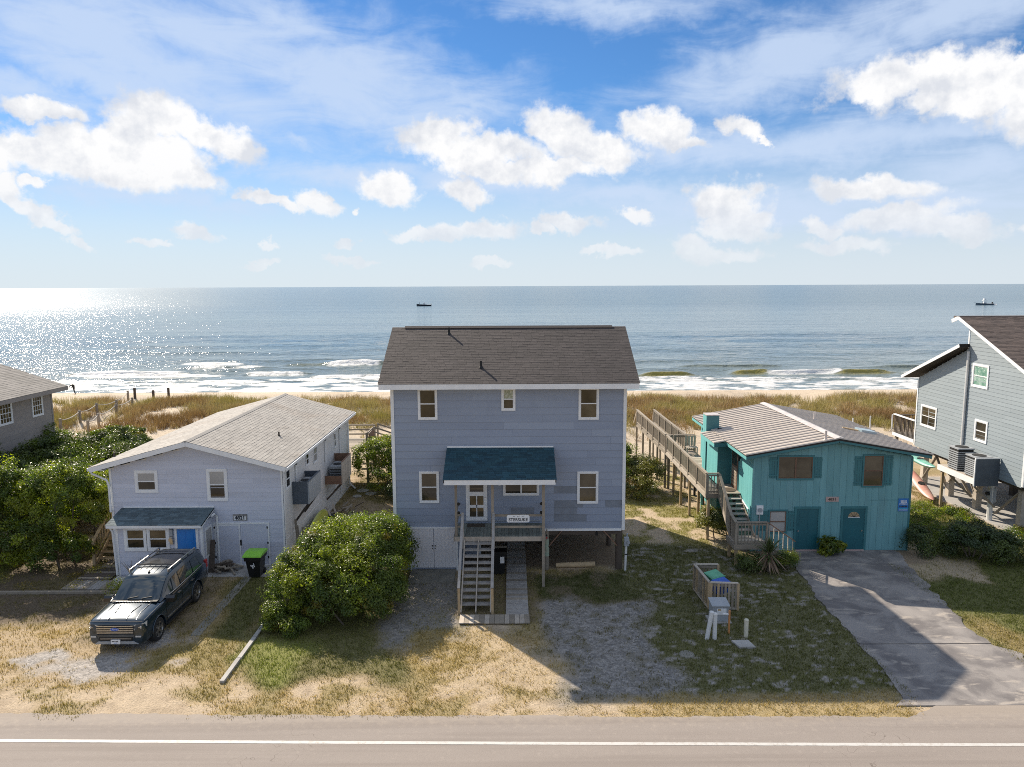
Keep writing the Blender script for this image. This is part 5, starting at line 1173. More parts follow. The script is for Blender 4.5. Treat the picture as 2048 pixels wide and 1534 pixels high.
def build_teal_house():
    T = mat; U, V, N = (1,0,0), (0,0,1), (0,-1,0)
    h = thing('teal_house', 'teal board house with pale ribbed metal roof, shutters and two teal doors', 'house', (14.6, 32.7, 0))
    xl, xr, yf, yb, ze, za = 10.96, 18.22, 32.7, 41.9, 4.45, 5.10; xm = 14.65
    MB().prism([(xl, yf+.01, 0), (xr, yf+.01, 0), (xr, yf+.01, ze), (xm, yf+.01, za), (xl, yf+.01, ze)], (0, yb-yf, 0)).build('wall', T['teal'], h)
    L = xr-xl; top = lambda u: (ze + (za-ze)*(u/(xm-xl)) if u < xm-xl else ze + (za-ze)*((xr-xl-u)/(xr-xm))) - .05
    # boards of the upper storey, boards of the lower storey to the right of the doors
    upright_boards(h, 'siding_board', T['teal'], (xl+.07, yf, 0), U, N, L-.14, top, .30, bottom=.04, seed=3)
    bx('seam_trim', h, T['teal_dark'], 16.35, 18.1, yf-.022, yf-.0165, 2.40, 2.42)
    upright_boards(h, 'side_board', T['teal_sunlit'], (xl, yf, 0), (0,1,0), (-1,0,0), 3.3, lambda u: ze-.05, .30, bottom=.04, seed=4)
    upright_boards(h, 'side_board', T['teal_sunlit'], (xl, yf+3.3, 0), (0,1,0), (-1,0,0), yb-yf-3.3, lambda u: ze-.05, .6, bottom=.04, seed=5)
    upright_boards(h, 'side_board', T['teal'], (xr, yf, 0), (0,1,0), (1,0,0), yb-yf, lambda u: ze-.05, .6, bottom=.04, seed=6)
    for X in (xl, xr-.08): bx('corner_board', h, T['teal_dark'] if X > 12 else T['teal'], X-.002, X+.082, yf-.035, yf-.003, 0, ze-.06)
    # roof: ribbed metal panels, each a piece
    XL, XR, ZE, ZA, ya, yb2 = 10.50, 18.84, 4.62, 5.36, 32.28, 42.3
    MB().prism([(XL, ya, ZE-.01), (xm, ya, ZA-.01), (XR, ya, ZE-.01), (XR, ya, ZE-.07), (xm, ya, ZA-.09), (XL, ya, ZE-.07)], (0, yb2-ya, 0)).build('roof', T['gap_dark'], h)
    def panels(x0, z0, x1, z1, y0, y1, pitch=.445):
        s = Vector((x1-x0, 0, z1-z0)); S = s.length; s.normalize(); n = Vector((-s.z, 0, s.x)); n = n if n.z > 0 else -n; y = y0; o = Vector((x0, 0, z0))
        while y < y1-.05:
            e = min(y+pitch, y1); mb = MB(); p = []
            prof = [(y, .001), (y+.012, .050), (y+.055, .050), (y+.072, .010), ((y+e)/2-.02, .008), ((y+e)/2, .020), ((y+e)/2+.02, .008), (e-.004, .008), (e-.004, -.004), (y, -.004)]
            A = [o + Vector((0, a, 0)) + n*b for a, b in prof]; mb.ring([[tuple(q) for q in A], [tuple(q + s*S) for q in A]]); mb.build('metal_panel', T['metal_roof'], h); y = e
    panels(XL-.03, ZE, xm-.02, ZA, ya-.02, yb2+.02); panels(XR+.03, ZE, xm+.02, ZA, ya-.02, yb2+.02)
    panels(9.88, ZE-.11, XL-.06, ZE-.006, 35.35, 38.05)
    MB().prism([(xm-.24, ya-.04, ZA+.012), (xm, ya-.04, ZA+.085), (xm+.24, ya-.04, ZA+.012)], (0, yb2-ya+.08, 0)).build('ridge_cap', T['metal_cap'], h)
    for (a, b) in (((XL, ya+.02, ZE-.09), (xm, ya+.02, ZA-.09)), ((XR, ya+.02, ZE-.09), (xm, ya+.02, ZA-.09))): bm_('rake_board', h, T['teal_dark'], a, b, .03, .20)
    bx('fascia', h, T['teal_sunlit'], XL+.0, XL+.03, ya+.03, yb2, ZE-.22, ZE-.075); bx('fascia', h, T['teal_dark'], XR-.03, XR, ya+.03, yb2, ZE-.22, ZE-.075)
    bx('fascia', h, T['teal_sunlit'], 9.90, 9.93, 35.4, 38.0, ZE-.32, ZE-.14); bx('fascia', h, T['teal_dark'], 9.94, XL-.02, 35.38, 35.41, ZE-.30, ZE-.12)
    # side bump-out with chimney: road faces coloured for shade, left faces for sun
    bo = MB().box(10.28, xl-.002, 36.0, 38.0, 0, ZE-.14).build('bump_out', T['teal_dark'], h)
    upright_boards(bo, 'side_board', T['teal_sunlit'], (10.28, 36.0, 0), (0,1,0), (-1,0,0), 2.0, lambda u: ZE-.2, .4, bottom=2.3, seed=7)
    c = MB().box(10.22, 10.88, 38.06, 38.7, 2.3, 5.40).build('chimney', T['teal_dark'], h); upright_boards(c, 'side_board', T['teal_sunlit'], (10.22, 38.06, 0), (0,1,0), (-1,0,0), .64, lambda u: 5.38, .32, bottom=2.3, seed=8)
    bx('chimney_cap', c, T['metal_cap'], 10.19, 10.91, 38.03, 38.73, 5.405, 5.45); bx('flashing', c, T['black'], 10.80, 11.02, 38.0, 38.05, 4.66, 4.74)
    f = MB().obox((xl-.02, 34.75, 2.32), (0,1,0), V, (-1,0,0), -.08, .98, 0, 2.12, .0, .03).build('door_frame', T['teal_dark'], h)
    d = MB().obox((xl-.05, 34.77, 2.34), (0,1,0), V, (-1,0,0), 0, .88, 0, 2.02, .0, .03).build('side_door', T['wood_red'], h)
    for i in range(6): MB().obox((xl-.08, 34.77, 2.34), (0,1,0), V, (-1,0,0), .08, .80, .12+i*.16, .24+i*.16, .0, .012).build('slat', T['wood'], d)
    MB().obox((xl-.08, 34.77, 2.34), (0,1,0), V, (-1,0,0), .08, .80, 1.12, 1.92, .0, .006).build('pane', T['pane_dark'], d)
    MB().cyl((xl-.03, 34.45, 4.0), (xl-.14, 34.45, 4.0), .05).cyl((xl-.12, 34.45, 3.85), (xl-.12, 34.45, 4.1), .07, .04).build('wall_lamp', T['black'], h)
    # windows, shutters, doors
    y = yf-.018
    def win(a, b, c_, e, kind, panes, sash='wood_red'): return window(h, (a, y, c_), U, V, N, b-a, e-c_, panes=panes, trim=.075, mt='teal_dark', kind=kind, sash_m=sash, proud=.045)
    win(12.04, 13.72, 3.38, 4.52, 'sl', ('pane_tan','pane_tan')); win(15.92, 16.93, 3.02, 4.56, 'dh', ('pane_tan','pane_tan')); win(11.72, 12.62, .86, 1.98, 'dh', ('pane_blind','pane_blind'))
    for (a, w, b, e) in ((11.68,.36,3.46,4.44), (13.73,.36,3.46,4.44), (15.56,.36,3.10,4.46), (16.94,.36,3.10,4.50), (11.30,.40,.98,1.92), (12.64,.38,.98,1.92)): shutter(h, (a, y, b), w, e-b)
    for k, a in enumerate((13.02, 15.16)):
        f = MB(); f.obox((a, y, 0), U, V, N, -.10, 0, 0, 2.12, -.004, .04); f.obox((a, y, 0), U, V, N, 1.0, 1.10, 0, 2.12, -.004, .04); f.obox((a, y, 0), U, V, N, 0, 1.0, 2.02, 2.12, -.004, .038); f.build('door_frame', T['teal_dark'], h)
        d = MB().obox((a, y, 0), U, V, N, .01, .99, .08, 2.01, -.004, .006).build('front_door', T['teal_door'], h)
        if k == 0:
            for (c_, e) in ((1.62,1.90),(.98,1.52),(.22,.86)):
                for q in (.14, .54): MB().obox((a, y, 0), U, V, N, q, q+.32, c_, e, .006, .014).build('door_panel', T['teal_door'], d)
        else:
            pts = [(a+.5+.26*math.cos(t), y-.014, 1.62+.24*math.sin(t)) for t in np.linspace(0, math.pi, 13)]
            MB().prism(pts, (0, .007, 0)).build('fan_light', T['wood_new'], d)
            for t in np.linspace(.3, math.pi-.3, 5): bm_('bar', d, T['black'], (a+.5, y-.018, 1.62), (a+.5+.25*math.cos(t), y-.018, 1.62+.23*math.sin(t)), .018, .006, up=(0,-1,0))
            bx('bar', d, T['white'], a+.23, a+.77, y-.022, y-.012, 1.59, 1.62)
        hx = a+.10 if k == 0 else a+.88
        MB().cyl((hx, y-.004, .98), (hx, y-.06, .98), .035).build('handle', T['chrome'], d); bx('door_sill', h, T['plaque_pink'], a+.0, a+1.0, y-.10, y-.045, .036, .09)
    m = MB().box(11.16, 11.46, y-.10, y-.002, 1.78, 2.20).build('meter_box', T['white'], h); MB().cyl((11.31, y-.10, 2.0), (11.31, y-.17, 2.0), .10, n=14).build('meter_dial', T['grey_metal'], m); gutter_pipe(m, [(11.31, y-.05, 1.78), (11.31, y-.05, .05)], .03, 'grey_metal', 'conduit')
    for (px, py, X) in ((1641, 878, 14.10), (1642, 838, 15.9)):
        q = at(px, py, X=X); Z = ZA - abs(X-xm)*(ZA-ZE)/(xm-XL); vent(h, (X, at(px, py, Z=Z+.05)[1], Z+.01), .42, .05, 'metal_cap')
    sk = MB(); X0, Y0 = 17.35, 35.9; zz = lambda X: ZA - (X-xm)*(ZA-ZE)/(XR-xm)
    sk.prism([(X0, Y0, zz(X0)+.02), (X0+.75, Y0, zz(X0+.75)+.02), (X0+.75, Y0, zz(X0+.75)+.16), (X0, Y0, zz(X0)+.16)], (0, .75, 0)); sk.build('skylight', T['skylight'], h)
    bm_('roof_board', h, T['wood_new'], (16.6, 36.35, zz(16.6)+.07), (17.3, 36.15, zz(17.3)+.07), .14, .05)
    gutter_pipe(h, [(xl-.05, 34.6, 2.2), (xl-.05, 33.0, 1.9), (xl-.05, 32.95, 1.55)], .035, 'white', 'drain_pipe')
    s = thing('house_number_sign', 'faded pink number board reading 4831 on the teal wall', 'sign', (14.62, y, 2.5))
    MB().box(14.33, 14.92, y-.03, y-.002, 2.35, 2.58).build('board', T['plaque_pink'], s); text('lettering', '4831', s, T['wood_dark'], (14.62, y-.032, 2.46), .17, bold=.006, sx=1.1)
    s = thing('rental_sign', 'blue rectangular rental sign at the right edge of the teal wall', 'sign', (17.9, y, 2.2))
    MB().box(17.66, 18.12, y-.022, y-.004, 1.88, 2.48).build('board', T['sign_blue'], s)
    g = MB()
    for r_ in range(2):
        for i in range(5): g.cyl((17.78+.058*i+.01*r_, y-.025, 2.37-.06*r_), (17.78+.058*i+.01*r_, y-.022, 2.37-.06*r_), .028, n=8)
    g.build('emblem', T['paper'], s); bx('stripe', s, T['paper'], 17.69, 18.09, y-.026, y-.0225, 1.93, 1.955); bx('stripe', s, T['sign_teal'], 17.68, 18.10, y-.0255, y-.0225, 1.98, 2.02)
    for i in range(7): bx('print_mark', s, T['paper'], 17.71+i*.054, 17.71+i*.054+.036, y-.026, y-.0225, 2.20, 2.25)
    for i in range(6): bx('print_mark', s, T['sign_dark'], 17.71+i*.062, 17.71+i*.062+.044, y-.026, y-.0225, 2.075, 2.145)
build_teal_house()

def build_teal_deck():
    T = mat
    d = thing('elevated_deck', 'raised sunlit wooden deck with slatted railings along the left side of the teal house', 'deck', (10, 36, 0))
    z = 2.30; x0, xi = 9.28, 10.93
    y = 34.25
    while y < 43.4:
        e = y+.145; xr_ = xi if y < 35.9 or y > 38.8 else 10.18; bx('deck_board', d, [T['wood_pale'], T['wood_pale'], T['wood']], x0, xr_, y+.004, e-.004, z-.035, z, jig=.003); y = e
    bx('rim_joist', d, T['wood_pale'], x0-.045, x0-.003, 34.2, 43.45, z-.22, z-.005); bx('rim_joist', d, T['wood'], x0, 9.92, 34.18, 34.235, z-.22, z-.005)
    for k in range(6): bx('joist', d, T['wood_dark'], x0+.2+k*.3, x0+.24+k*.3, 34.3, 43.4, z-.19, z-.037)
    for Y in (34.35, 36.2, 38.0, 40.0, 41.9, 43.3):
        bx('post', d, T['wood_new'] if Y < 42 else T['wood'], 9.36, 9.48, Y-.06, Y+.06, -.2, z-.037); bx('post', d, T['wood_dark'], 10.6, 10.72, Y-.06, Y+.06, -.2, z-.037)
    bm_('brace', d, T['teal_sunlit'], (9.85, 37.2, 0), (9.85, 37.2, 1.9), .10, .05)
    rail_run(d, (x0, 34.25, z), (x0, 43.3, z), bal=.125); rail_run(d, (x0, 34.22, z), (9.86, 34.22, z)); rail_run(d, (9.75, 43.42, z), (10.95, 43.42, z)); rail_run(d, (x0, 43.36, z), (x0+.35, 43.36, z))
    # upper flight
    s = stairs(d, 'stair_flight', T['wood_step'], T['wood'], 9.98, 10.86, 32.05, .98, 34.22, z, 8, tw=.30, th=.045, step_name='tread')
    def slope_rail(a, b, m='wood', bal=.13, h=.95):
        a, b = Vector(a), Vector(b); up = Vector((0,0,1)); bm_('handrail', d, T['wood'], a+up*(h+.02), b+up*(h+.02), .13, .035); bm_('rail', d, T[m], a+up*(h-.08), b+up*(h-.08), .04, .08); bm_('rail', d, T[m], a+up*.08, b+up*.08, .04, .085); bm_('stringer', d, T['wood_pale'], a-up*.10, b-up*.10, .045, .20)
        n = int((b-a).length/bal)
        for i in range(n): p = a.lerp(b, (i+.5)/n); bx('slat', d, T[m], p.x-.019, p.x+.019, p.y-.019, p.y+.019, p.z+.0, p.z+h-.03)
        for p in (a, b): bx('post', d, T[m], p.x-.05, p.x+.05, p.y-.05, p.y+.05, p.z-.15, p.z+h-.002)
    slope_rail((9.86, 34.15, z), (9.86, 32.1, .98))
    # landing and lower flight
    zl = .95
    for i in range(8): bx('deck_board', d, [T['wood_pale'], T['wood']], 9.72, 11.12, 30.98+i*.145+.004, 30.98+(i+1)*.145-.004, zl-.035, zl, jig=.003)
    bx('rim_joist', d, T['wood'], 9.70, 11.14, 30.93, 30.975, zl-.22, zl-.004); bx('rim_joist', d, T['wood'], 9.66, 9.70, 30.93, 32.15, zl-.22, zl-.004)
    for (X, Y) in ((9.8, 31.05), (9.8, 32.05), (11.0, 31.05)): bx('post', d, T['wood_new'], X-.06, X+.06, Y-.06, Y+.06, -.2, zl-.037)
    slope_rail((9.86, 32.1, .98), (9.76, 31.0, zl)); rail_run(d, (9.76, 30.99, zl), (11.1, 30.99, zl), bal=.15)
    a, b = Vector((11.1, 30.99, zl)), Vector((12.35, 30.99, .12)); up = Vector((0,0,1)); bm_('handrail', d, T['wood_red'], a+up*1.0, b+up*.95, .10, .04)
    for i in range(6): p = a.lerp(b, (i+.5)/6); bx('slat', d, T['wood_pale'], p.x-.018, p.x+.018, p.y-.018, p.y+.018, max(0, p.z-.3), p.z+.93)
    for i in range(4): bx('tread', d, T['wood_step'], 11.14+i*.3, 11.43+i*.3, 31.02, 32.1, .72-i*.2, .76-i*.2)
    bm_('stringer', d, T['wood'], (11.1, 31.0, .85), (12.35, 31.0, .0), .04, .2)
    # things on the deck
    w = thing('beach_boardwalk', 'long boardwalk with slatted railings running from the deck towards the dunes', 'boardwalk', (9.7, 47, 0))
    A, B = Vector((9.85, 43.5, z)), Vector((9.48, 51.6, z+.15)); n = 56
    for i in range(n):
        p = A.lerp(B, (i+.5)/n); bx('plank', w, [T['wood_pale'], T['wood_step'], T['wood_pale']], p.x-.56, p.x+.56, p.y-.068, p.y+.068, p.z-.035, p.z, jig=.003)
    for sx in (-.6, .6):
        o = Vector((sx, 0, 0)); rail_run(w, A+o, B+o, bal=.125); bm_('stringer', w, T['wood'], A+o-up*.13, B+o-up*.13, .045, .19)
        for i in range(5): p = A.lerp(B, i/4); bx('post', w, T['wood'], p.x+sx-.06, p.x+sx+.06, p.y-.06, p.y+.06, -.4, p.z-.2)
        bm_('brace', w, T['wood_pale'], B+o+up*.95, B+o+Vector((sx*.1, .9, -.1)), .06, .06)
    b = thing('deck_bench', 'bleached wooden bench chair at the far end of the raised deck', 'bench', (10.6, 42.6, z))
    for k in range(4): bx('slat', b, T['wood_pale'], 10.25, 10.9, 42.3+k*.12, 42.4+k*.12, z+.42, z+.45)
    for k in range(4): bx('slat', b, T['wood_pale'], 10.25+k*.17, 10.38+k*.17, 42.85, 42.88, z+.45, z+1.05)
    for X in (10.28, 10.86):
        for Y in (42.34, 42.8): bx('leg', b, T['wood_pale'], X-.03, X+.03, Y-.03, Y+.03, z, z+.42)
    m = MB().cyl((10.55, 34.85, z), (10.55, 34.85, z+.02), .33, n=18).build('doormat', T['straw']); tag(m, 'round dark doormat on the raised deck before the brown side door', 'doormat')
build_teal_deck()

# ------------------------------------------------------------------ grey house on piles at the right edge
def build_grey_house():
    T = mat; W = T['white']; V = (0,0,1)
    h = thing('grey_pile_house', 'tall grey lap-sided house on piles with white trim and dark brown roof', 'house', (30, 38, 0))
    xw, xe, y0, y1, zb = 24.7, 37.0, 34.62, 44.35, 2.48; ym = 39.62
    prof = [(y0, zb), (y1, zb), (y1, 6.55), (ym, 8.72), (ym, 10.15), (y0, 8.0)]
    MB().prism([(xw+.012, a, b) for a, b in prof], (xe-xw, 0, 0)).build('wall', T['grey_board'], h)
    def lim(z):
        Z = z + zb; a = .06; b = y1-y0-.06
        if Z > 6.5: b = min(b, (y1-y0) - (Z-6.5)/(8.72-6.55)*(y1-ym)) if Z < 8.66 else ym-y0-.05
        if Z > 7.95: a = max(a, (Z-7.95)/(10.15-8.0)*(ym-y0))
        return (a, b) if b-a > .05 else None
    lap_boards(h, 'siding_board', T['grey_board'], (xw, y0, zb), (0,1,0), V, (-1,0,0), y1-y0, 10.1-zb, .20, poly=lim, board=3.9, seed=11, t=.016)
    lap_boards(h, 'siding_board', T['grey_board'], (xw+.1, y0, zb), (1,0,0), V, (0,-1,0), 8, 5.5, .40, board=6, seed=12, t=.016)
    for Y in (y0-.0, y1-.10): bx('corner_board', h, W, xw-.035, xw-.003, Y, Y+.11, zb-.05, 7.9 if Y < 40 else 6.4)
    bx('corner_board', h, W, xw-.03, xw+.10, y0-.035, y0-.003, zb-.05, 7.9); bx('skirt_board', h, T['grey_board'], xw-.012, xw+.01, y0+.1, y1-.1, zb-.12, zb-.002)
    bx('trim_board', h, W, xw-.03, xw-.004, ym+.0, ym+.10, 8.75, 9.95)
    # roofs
    def shed(ya, za, yb_, zb_, xa, mt, seed):
        d = Vector((0, yb_-ya, zb_-za)); S = d.length; d.normalize(); n = Vector((0, -d.z, d.y)); n = n if n.z > 0 else -n
        r = MB().prism([(xa, ya, za), (xa, yb_, zb_), (xa, yb_, zb_-.16), (xa, ya, za-.16)], (xe-xa, 0, 0)).build('roof', T['gap_dark'], h)
        shingles(r, 'shingle_course', T[mt], (xa-.02, ya, za+.003), (1,0,0), xe-xa, d, S, n, .14, .3, seed=seed); bm_('rake_board', h, W, (xa-.012, ya, za-.10), (xa-.012, yb_, zb_-.08), .024, .17, up=(0,0,1)); return r
    shed(33.95, 7.88, 40.05, 10.46, xw-.45, 'shingle_dark', 31); shed(45.3, 6.62, ym-.02, 8.98, xw-.55, 'shingle_dark', 32)
    bm_('rake_board', h, W, (xw-.462, 40.08, 10.36), (xw-.462, 40.62, 10.18), .024, .20); bx('ridge_cap', h, T['shingle_dark'], xw-.45, xe, 40.0, 40.5, 10.34, 10.47)
    pass
    # windows
    U, N = (0,-1,0), (-1,0,0)
    def win(ya, yb_, za, zb_, **k): return window(h, (xw-.012, ya, za), U, V, N, ya-yb_, zb_-za, trim=.10, **k)
    win(39.15, 37.80, 6.75, 8.0, panes=('pane_green','pane_green')); win(43.8, 42.15, 3.75, 5.05, panes=('pane_tan','pane_tan','pane_dark','pane_dark'), kind=(2,2)); win(38.62, 37.55, 3.92, 5.08, panes=('pane_dark','pane_dark'))
    gutter_pipe(h, [(xw-.08, ym-.1, 8.6), (xw-.08, ym-.1, 2.9)], .07, 'pipe_white'); gutter_pipe(h, [(xw-.06, ym-.32, 3.2), (xw-.06, ym-.32, 2.2)], .05, 'black', 'refrigerant_line')
    # piles, braces, slab
    for X in (25.3, 29.0, 33):
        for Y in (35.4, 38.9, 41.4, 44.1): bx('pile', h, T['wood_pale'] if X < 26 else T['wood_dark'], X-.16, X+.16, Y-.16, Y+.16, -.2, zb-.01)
    for (a, b) in (((35.5,1.9),(37.2,.3)), ((38.8,1.0),(37.4,2.4)), ((39.0,1.0),(40.2,2.4)), ((41.3,.9),(40.2,2.3)), ((41.5,.5),(42.9,2.3)), ((44.0,.4),(42.6,2.2)), ((41.3,2.2),(39.2,.6))): bm_('brace', h, T['wood'], (25.18, a[0], a[1]), (25.18, b[0], b[1]), .05, .15, up=(1,0,0))
    bx('floor_beam', h, T['wood_dark'], 24.95, 25.25, y0+.1, y1-.1, zb-.34, zb-.125)
    m = MB().box(24.62, 24.95, 36.85, 37.1, 1.0, 1.75).build('meter_box', T['grey_metal'], h); MB().cyl((24.62, 36.97, 1.45), (24.50, 36.97, 1.45), .10, n=14).build('meter_dial', T['black'], m); gutter_pipe(h, [(24.75, 36.97, 2.4), (24.75, 36.97, 0)], .13, 'pipe_white', 'service_pipe')
    sl = MB().box(24.55, 36, 34.4, 45.5, -.2, .05).build('house_slab', T['concrete']); tag(sl, 'pale sunlit concrete slab beneath the grey house on piles', 'slab')
    # platform with air conditioners
    xo = 23.45
    p = MB().box(xo, xw-.04, 36.4, 39.6, 2.12, 2.36).build('equipment_platform', T['wood_pale'], h)
    bx('platform_trim', p, W, xo-.03, xo-.003, 36.4, 39.6, 2.08, 2.38)
    for (Y, m_) in ((39.3, T['wood_new']),): bx('platform_post', p, m_, xo+.05, xo+.17, Y-.06, Y+.06, -.2, 2.12)
    for (Y, q) in ((38.9, 37.9), (36.9, 35.9)): bm_('platform_brace', p, T['wood'], (xo+.1, Y, 2.1), (24.9, Y-.05, .75), .09, .09)
    w = MB().box(xo-.01, xw-.04, 36.36, 36.395, 2.0, 3.42).build('screen_panel', T['dark_slate'], h)
    bx('panel_trim', w, W, xo-.03, xw-.04, 36.33, 36.40, 3.421, 3.47); bx('panel_trim', w, W, xo-.05, xo-.012, 36.33, 36.40, 2.0, 3.42)
    for k, (Y, Z) in enumerate(((38.5, 1.22), (37.0, 1.10))):
        u = thing('air_conditioner', ('taller ribbed air conditioner unit standing at the far end of the platform', 'lower ribbed air conditioner unit standing against the dark screen panel')[k], 'air conditioner', ((xo+xw)/2, Y, 2.36), group='air conditioners on the grey house platform')
        a, b = xo+.12, xo+.98; MB().box(a+.03, b-.03, Y-.40, Y+.40, 2.37, 2.36+Z-.08).build('cabinet', T['black'], u)
        for j in range(9): zz = 2.42+j*(Z-.2)/9; bx('louvre', u, T['grey_metal'], a, b, Y-.43, Y+.43, zz, zz+.055)
        MB().box(a-.01, b+.01, Y-.44, Y+.44, 2.36+Z-.07, 2.36+Z).build('top_cover', T['grey_metal'], u); MB().cyl(((a+b)/2, Y, 2.36+Z), ((a+b)/2, Y, 2.36+Z+.02), .33, n=18).build('fan_grille', T['black'], u)
    # seaward deck railing
    d = thing('seaward_deck', 'seaward deck of the grey house with dark balusters and white rail cap', 'deck', (26, 46, 0))
    MB().box(24.75, 33, 44.5, 47.0, 2.5, 2.68).build('platform', T['wood_pale'], d); 
    for X in (24.9, 29, 32.8): bx('post', d, T['wood'], X-.08, X+.08, 46.7, 46.86, -.2, 2.5)
    bx('rail_cap', d, W, 24.70, 24.86, 44.5, 47.0, 3.84, 3.90); bx('rail_cap', d, T['wood_dark'], 24.87, 33, 46.88, 47.02, 3.78, 3.84); bx('rim_board', d, W, 24.70, 24.745, 44.5, 47.0, 2.50, 2.70)
    for i in range(17): Y = 44.6+i*.145; bx('baluster', d, T['wood_dark'], 24.76, 24.80, Y-.02, Y+.02, 2.7, 3.84)
    for i in range(20): X = 24.95+i*.25; bx('baluster', d, T['wood_dark'], X-.02, X+.02, 46.93, 46.97, 2.7, 3.78)
    bx('low_panel', d, T['wood_red'], 26.2, 32.8, 45.9, 46.0, 2.7, 3.1)
    # kayaks hung under the house
    def kayak(name, label, A, B, r, m):
        k = thing(name, label, 'kayak', tuple(A), group='kayaks stored beside the grey house'); A, B = Vector(A), Vector(B); ax = (B-A).normalized(); sd = ax.cross(Vector((0,0,1))).normalized(); up = sd.cross(ax); rings = []
        for i in range(19):
            t = i/18; w = r*max(1-abs(2*t-1)**2.2, .004)**.62; c = A.lerp(B, t) + up*(.14*abs(2*t-1)**3); rings.append([tuple(c + sd*(math.cos(a)*w) + up*(math.sin(a)*w*.55)) for a in [j*math.pi/6 for j in range(12)]])
        MB().ring(rings).build('hull', T[m], k, smooth=50); c = A.lerp(B, .5); MB().cyl(c+up*(r*.5), c+up*(r*.6), r*.6, n=14).build('cockpit', T['black'], k); return k
    kayak('kayak', 'green kayak resting level beneath the grey house', (23.55, 40.0, 1.95), (23.85, 43.6, 2.05), .30, 'kayak_green'); kayak('kayak', 'faded pink kayak leaning on the ground below the green kayak', (23.3, 39.55, .22), (23.75, 42.9, 1.15), .32, 'kayak_pink')
build_grey_house()

def build_far_left_house():
    T = mat; W = T['white']; V = (0,0,1)
    h = thing('grey_brown_house', 'grey-brown house with tan roof and white muntin windows beyond the dense shrubs', 'house', (-32, 40, 0))
    xw, y0, y1, zt = -28.0, 33.0, 44.3, 6.05
    MB().box(-38, xw-.012, y0, y1, 0, zt).build('wall', T['block'], h); lap_boards(h, 'siding_board', T['block'], (xw-.01, y0, 2.2), (0,1,0), V, (1,0,0), y1-y0, zt-2.25, .26, board=3.6, seed=41, t=.009)
    xe, xr_, ze, zr, ya, yb = -27.35, -33.0, 6.22, 8.15, 32.3, 44.9
    r = MB().prism([(xe, ya, ze), (xr_, ya, zr), (-38.7, ya, ze), (-38.7, ya, ze-.2), (xr_, ya, zr-.2), (xe, ya, ze-.2)], (0, yb-ya, 0)).build('roof', T['block'], h)
    s = Vector((xr_-xe, 0, zr-ze)); S = s.length; s.normalize(); n = Vector((s.z, 0, -s.x)); n = n if n.z > 0 else -n
    shingles(r, 'shingle_course', T['shingle_grey'], (xe+.03, ya, ze+.003), (0,1,0), yb-ya, s, S, n, .2, .4, seed=51)
    bx('fascia', h, T['block'], xe+.002, xe+.03, ya, yb, ze-.24, ze-.01); bx('corner_board', h, T['block'], xw-.01, xw+.02, y1-.12, y1+.0, 2, zt)
    for (a, b, c, d) in ((42.35, 43.35, 4.70, 5.98), (39.55, 40.65, 4.70, 5.98)): window(h, (xw+.008, a, c), (0,1,0), V, (1,0,0), b-a, d-c, panes=('pane_dark','pane_tan','pane_dark'), kind=(4,4), trim=.09)
build_far_left_house()
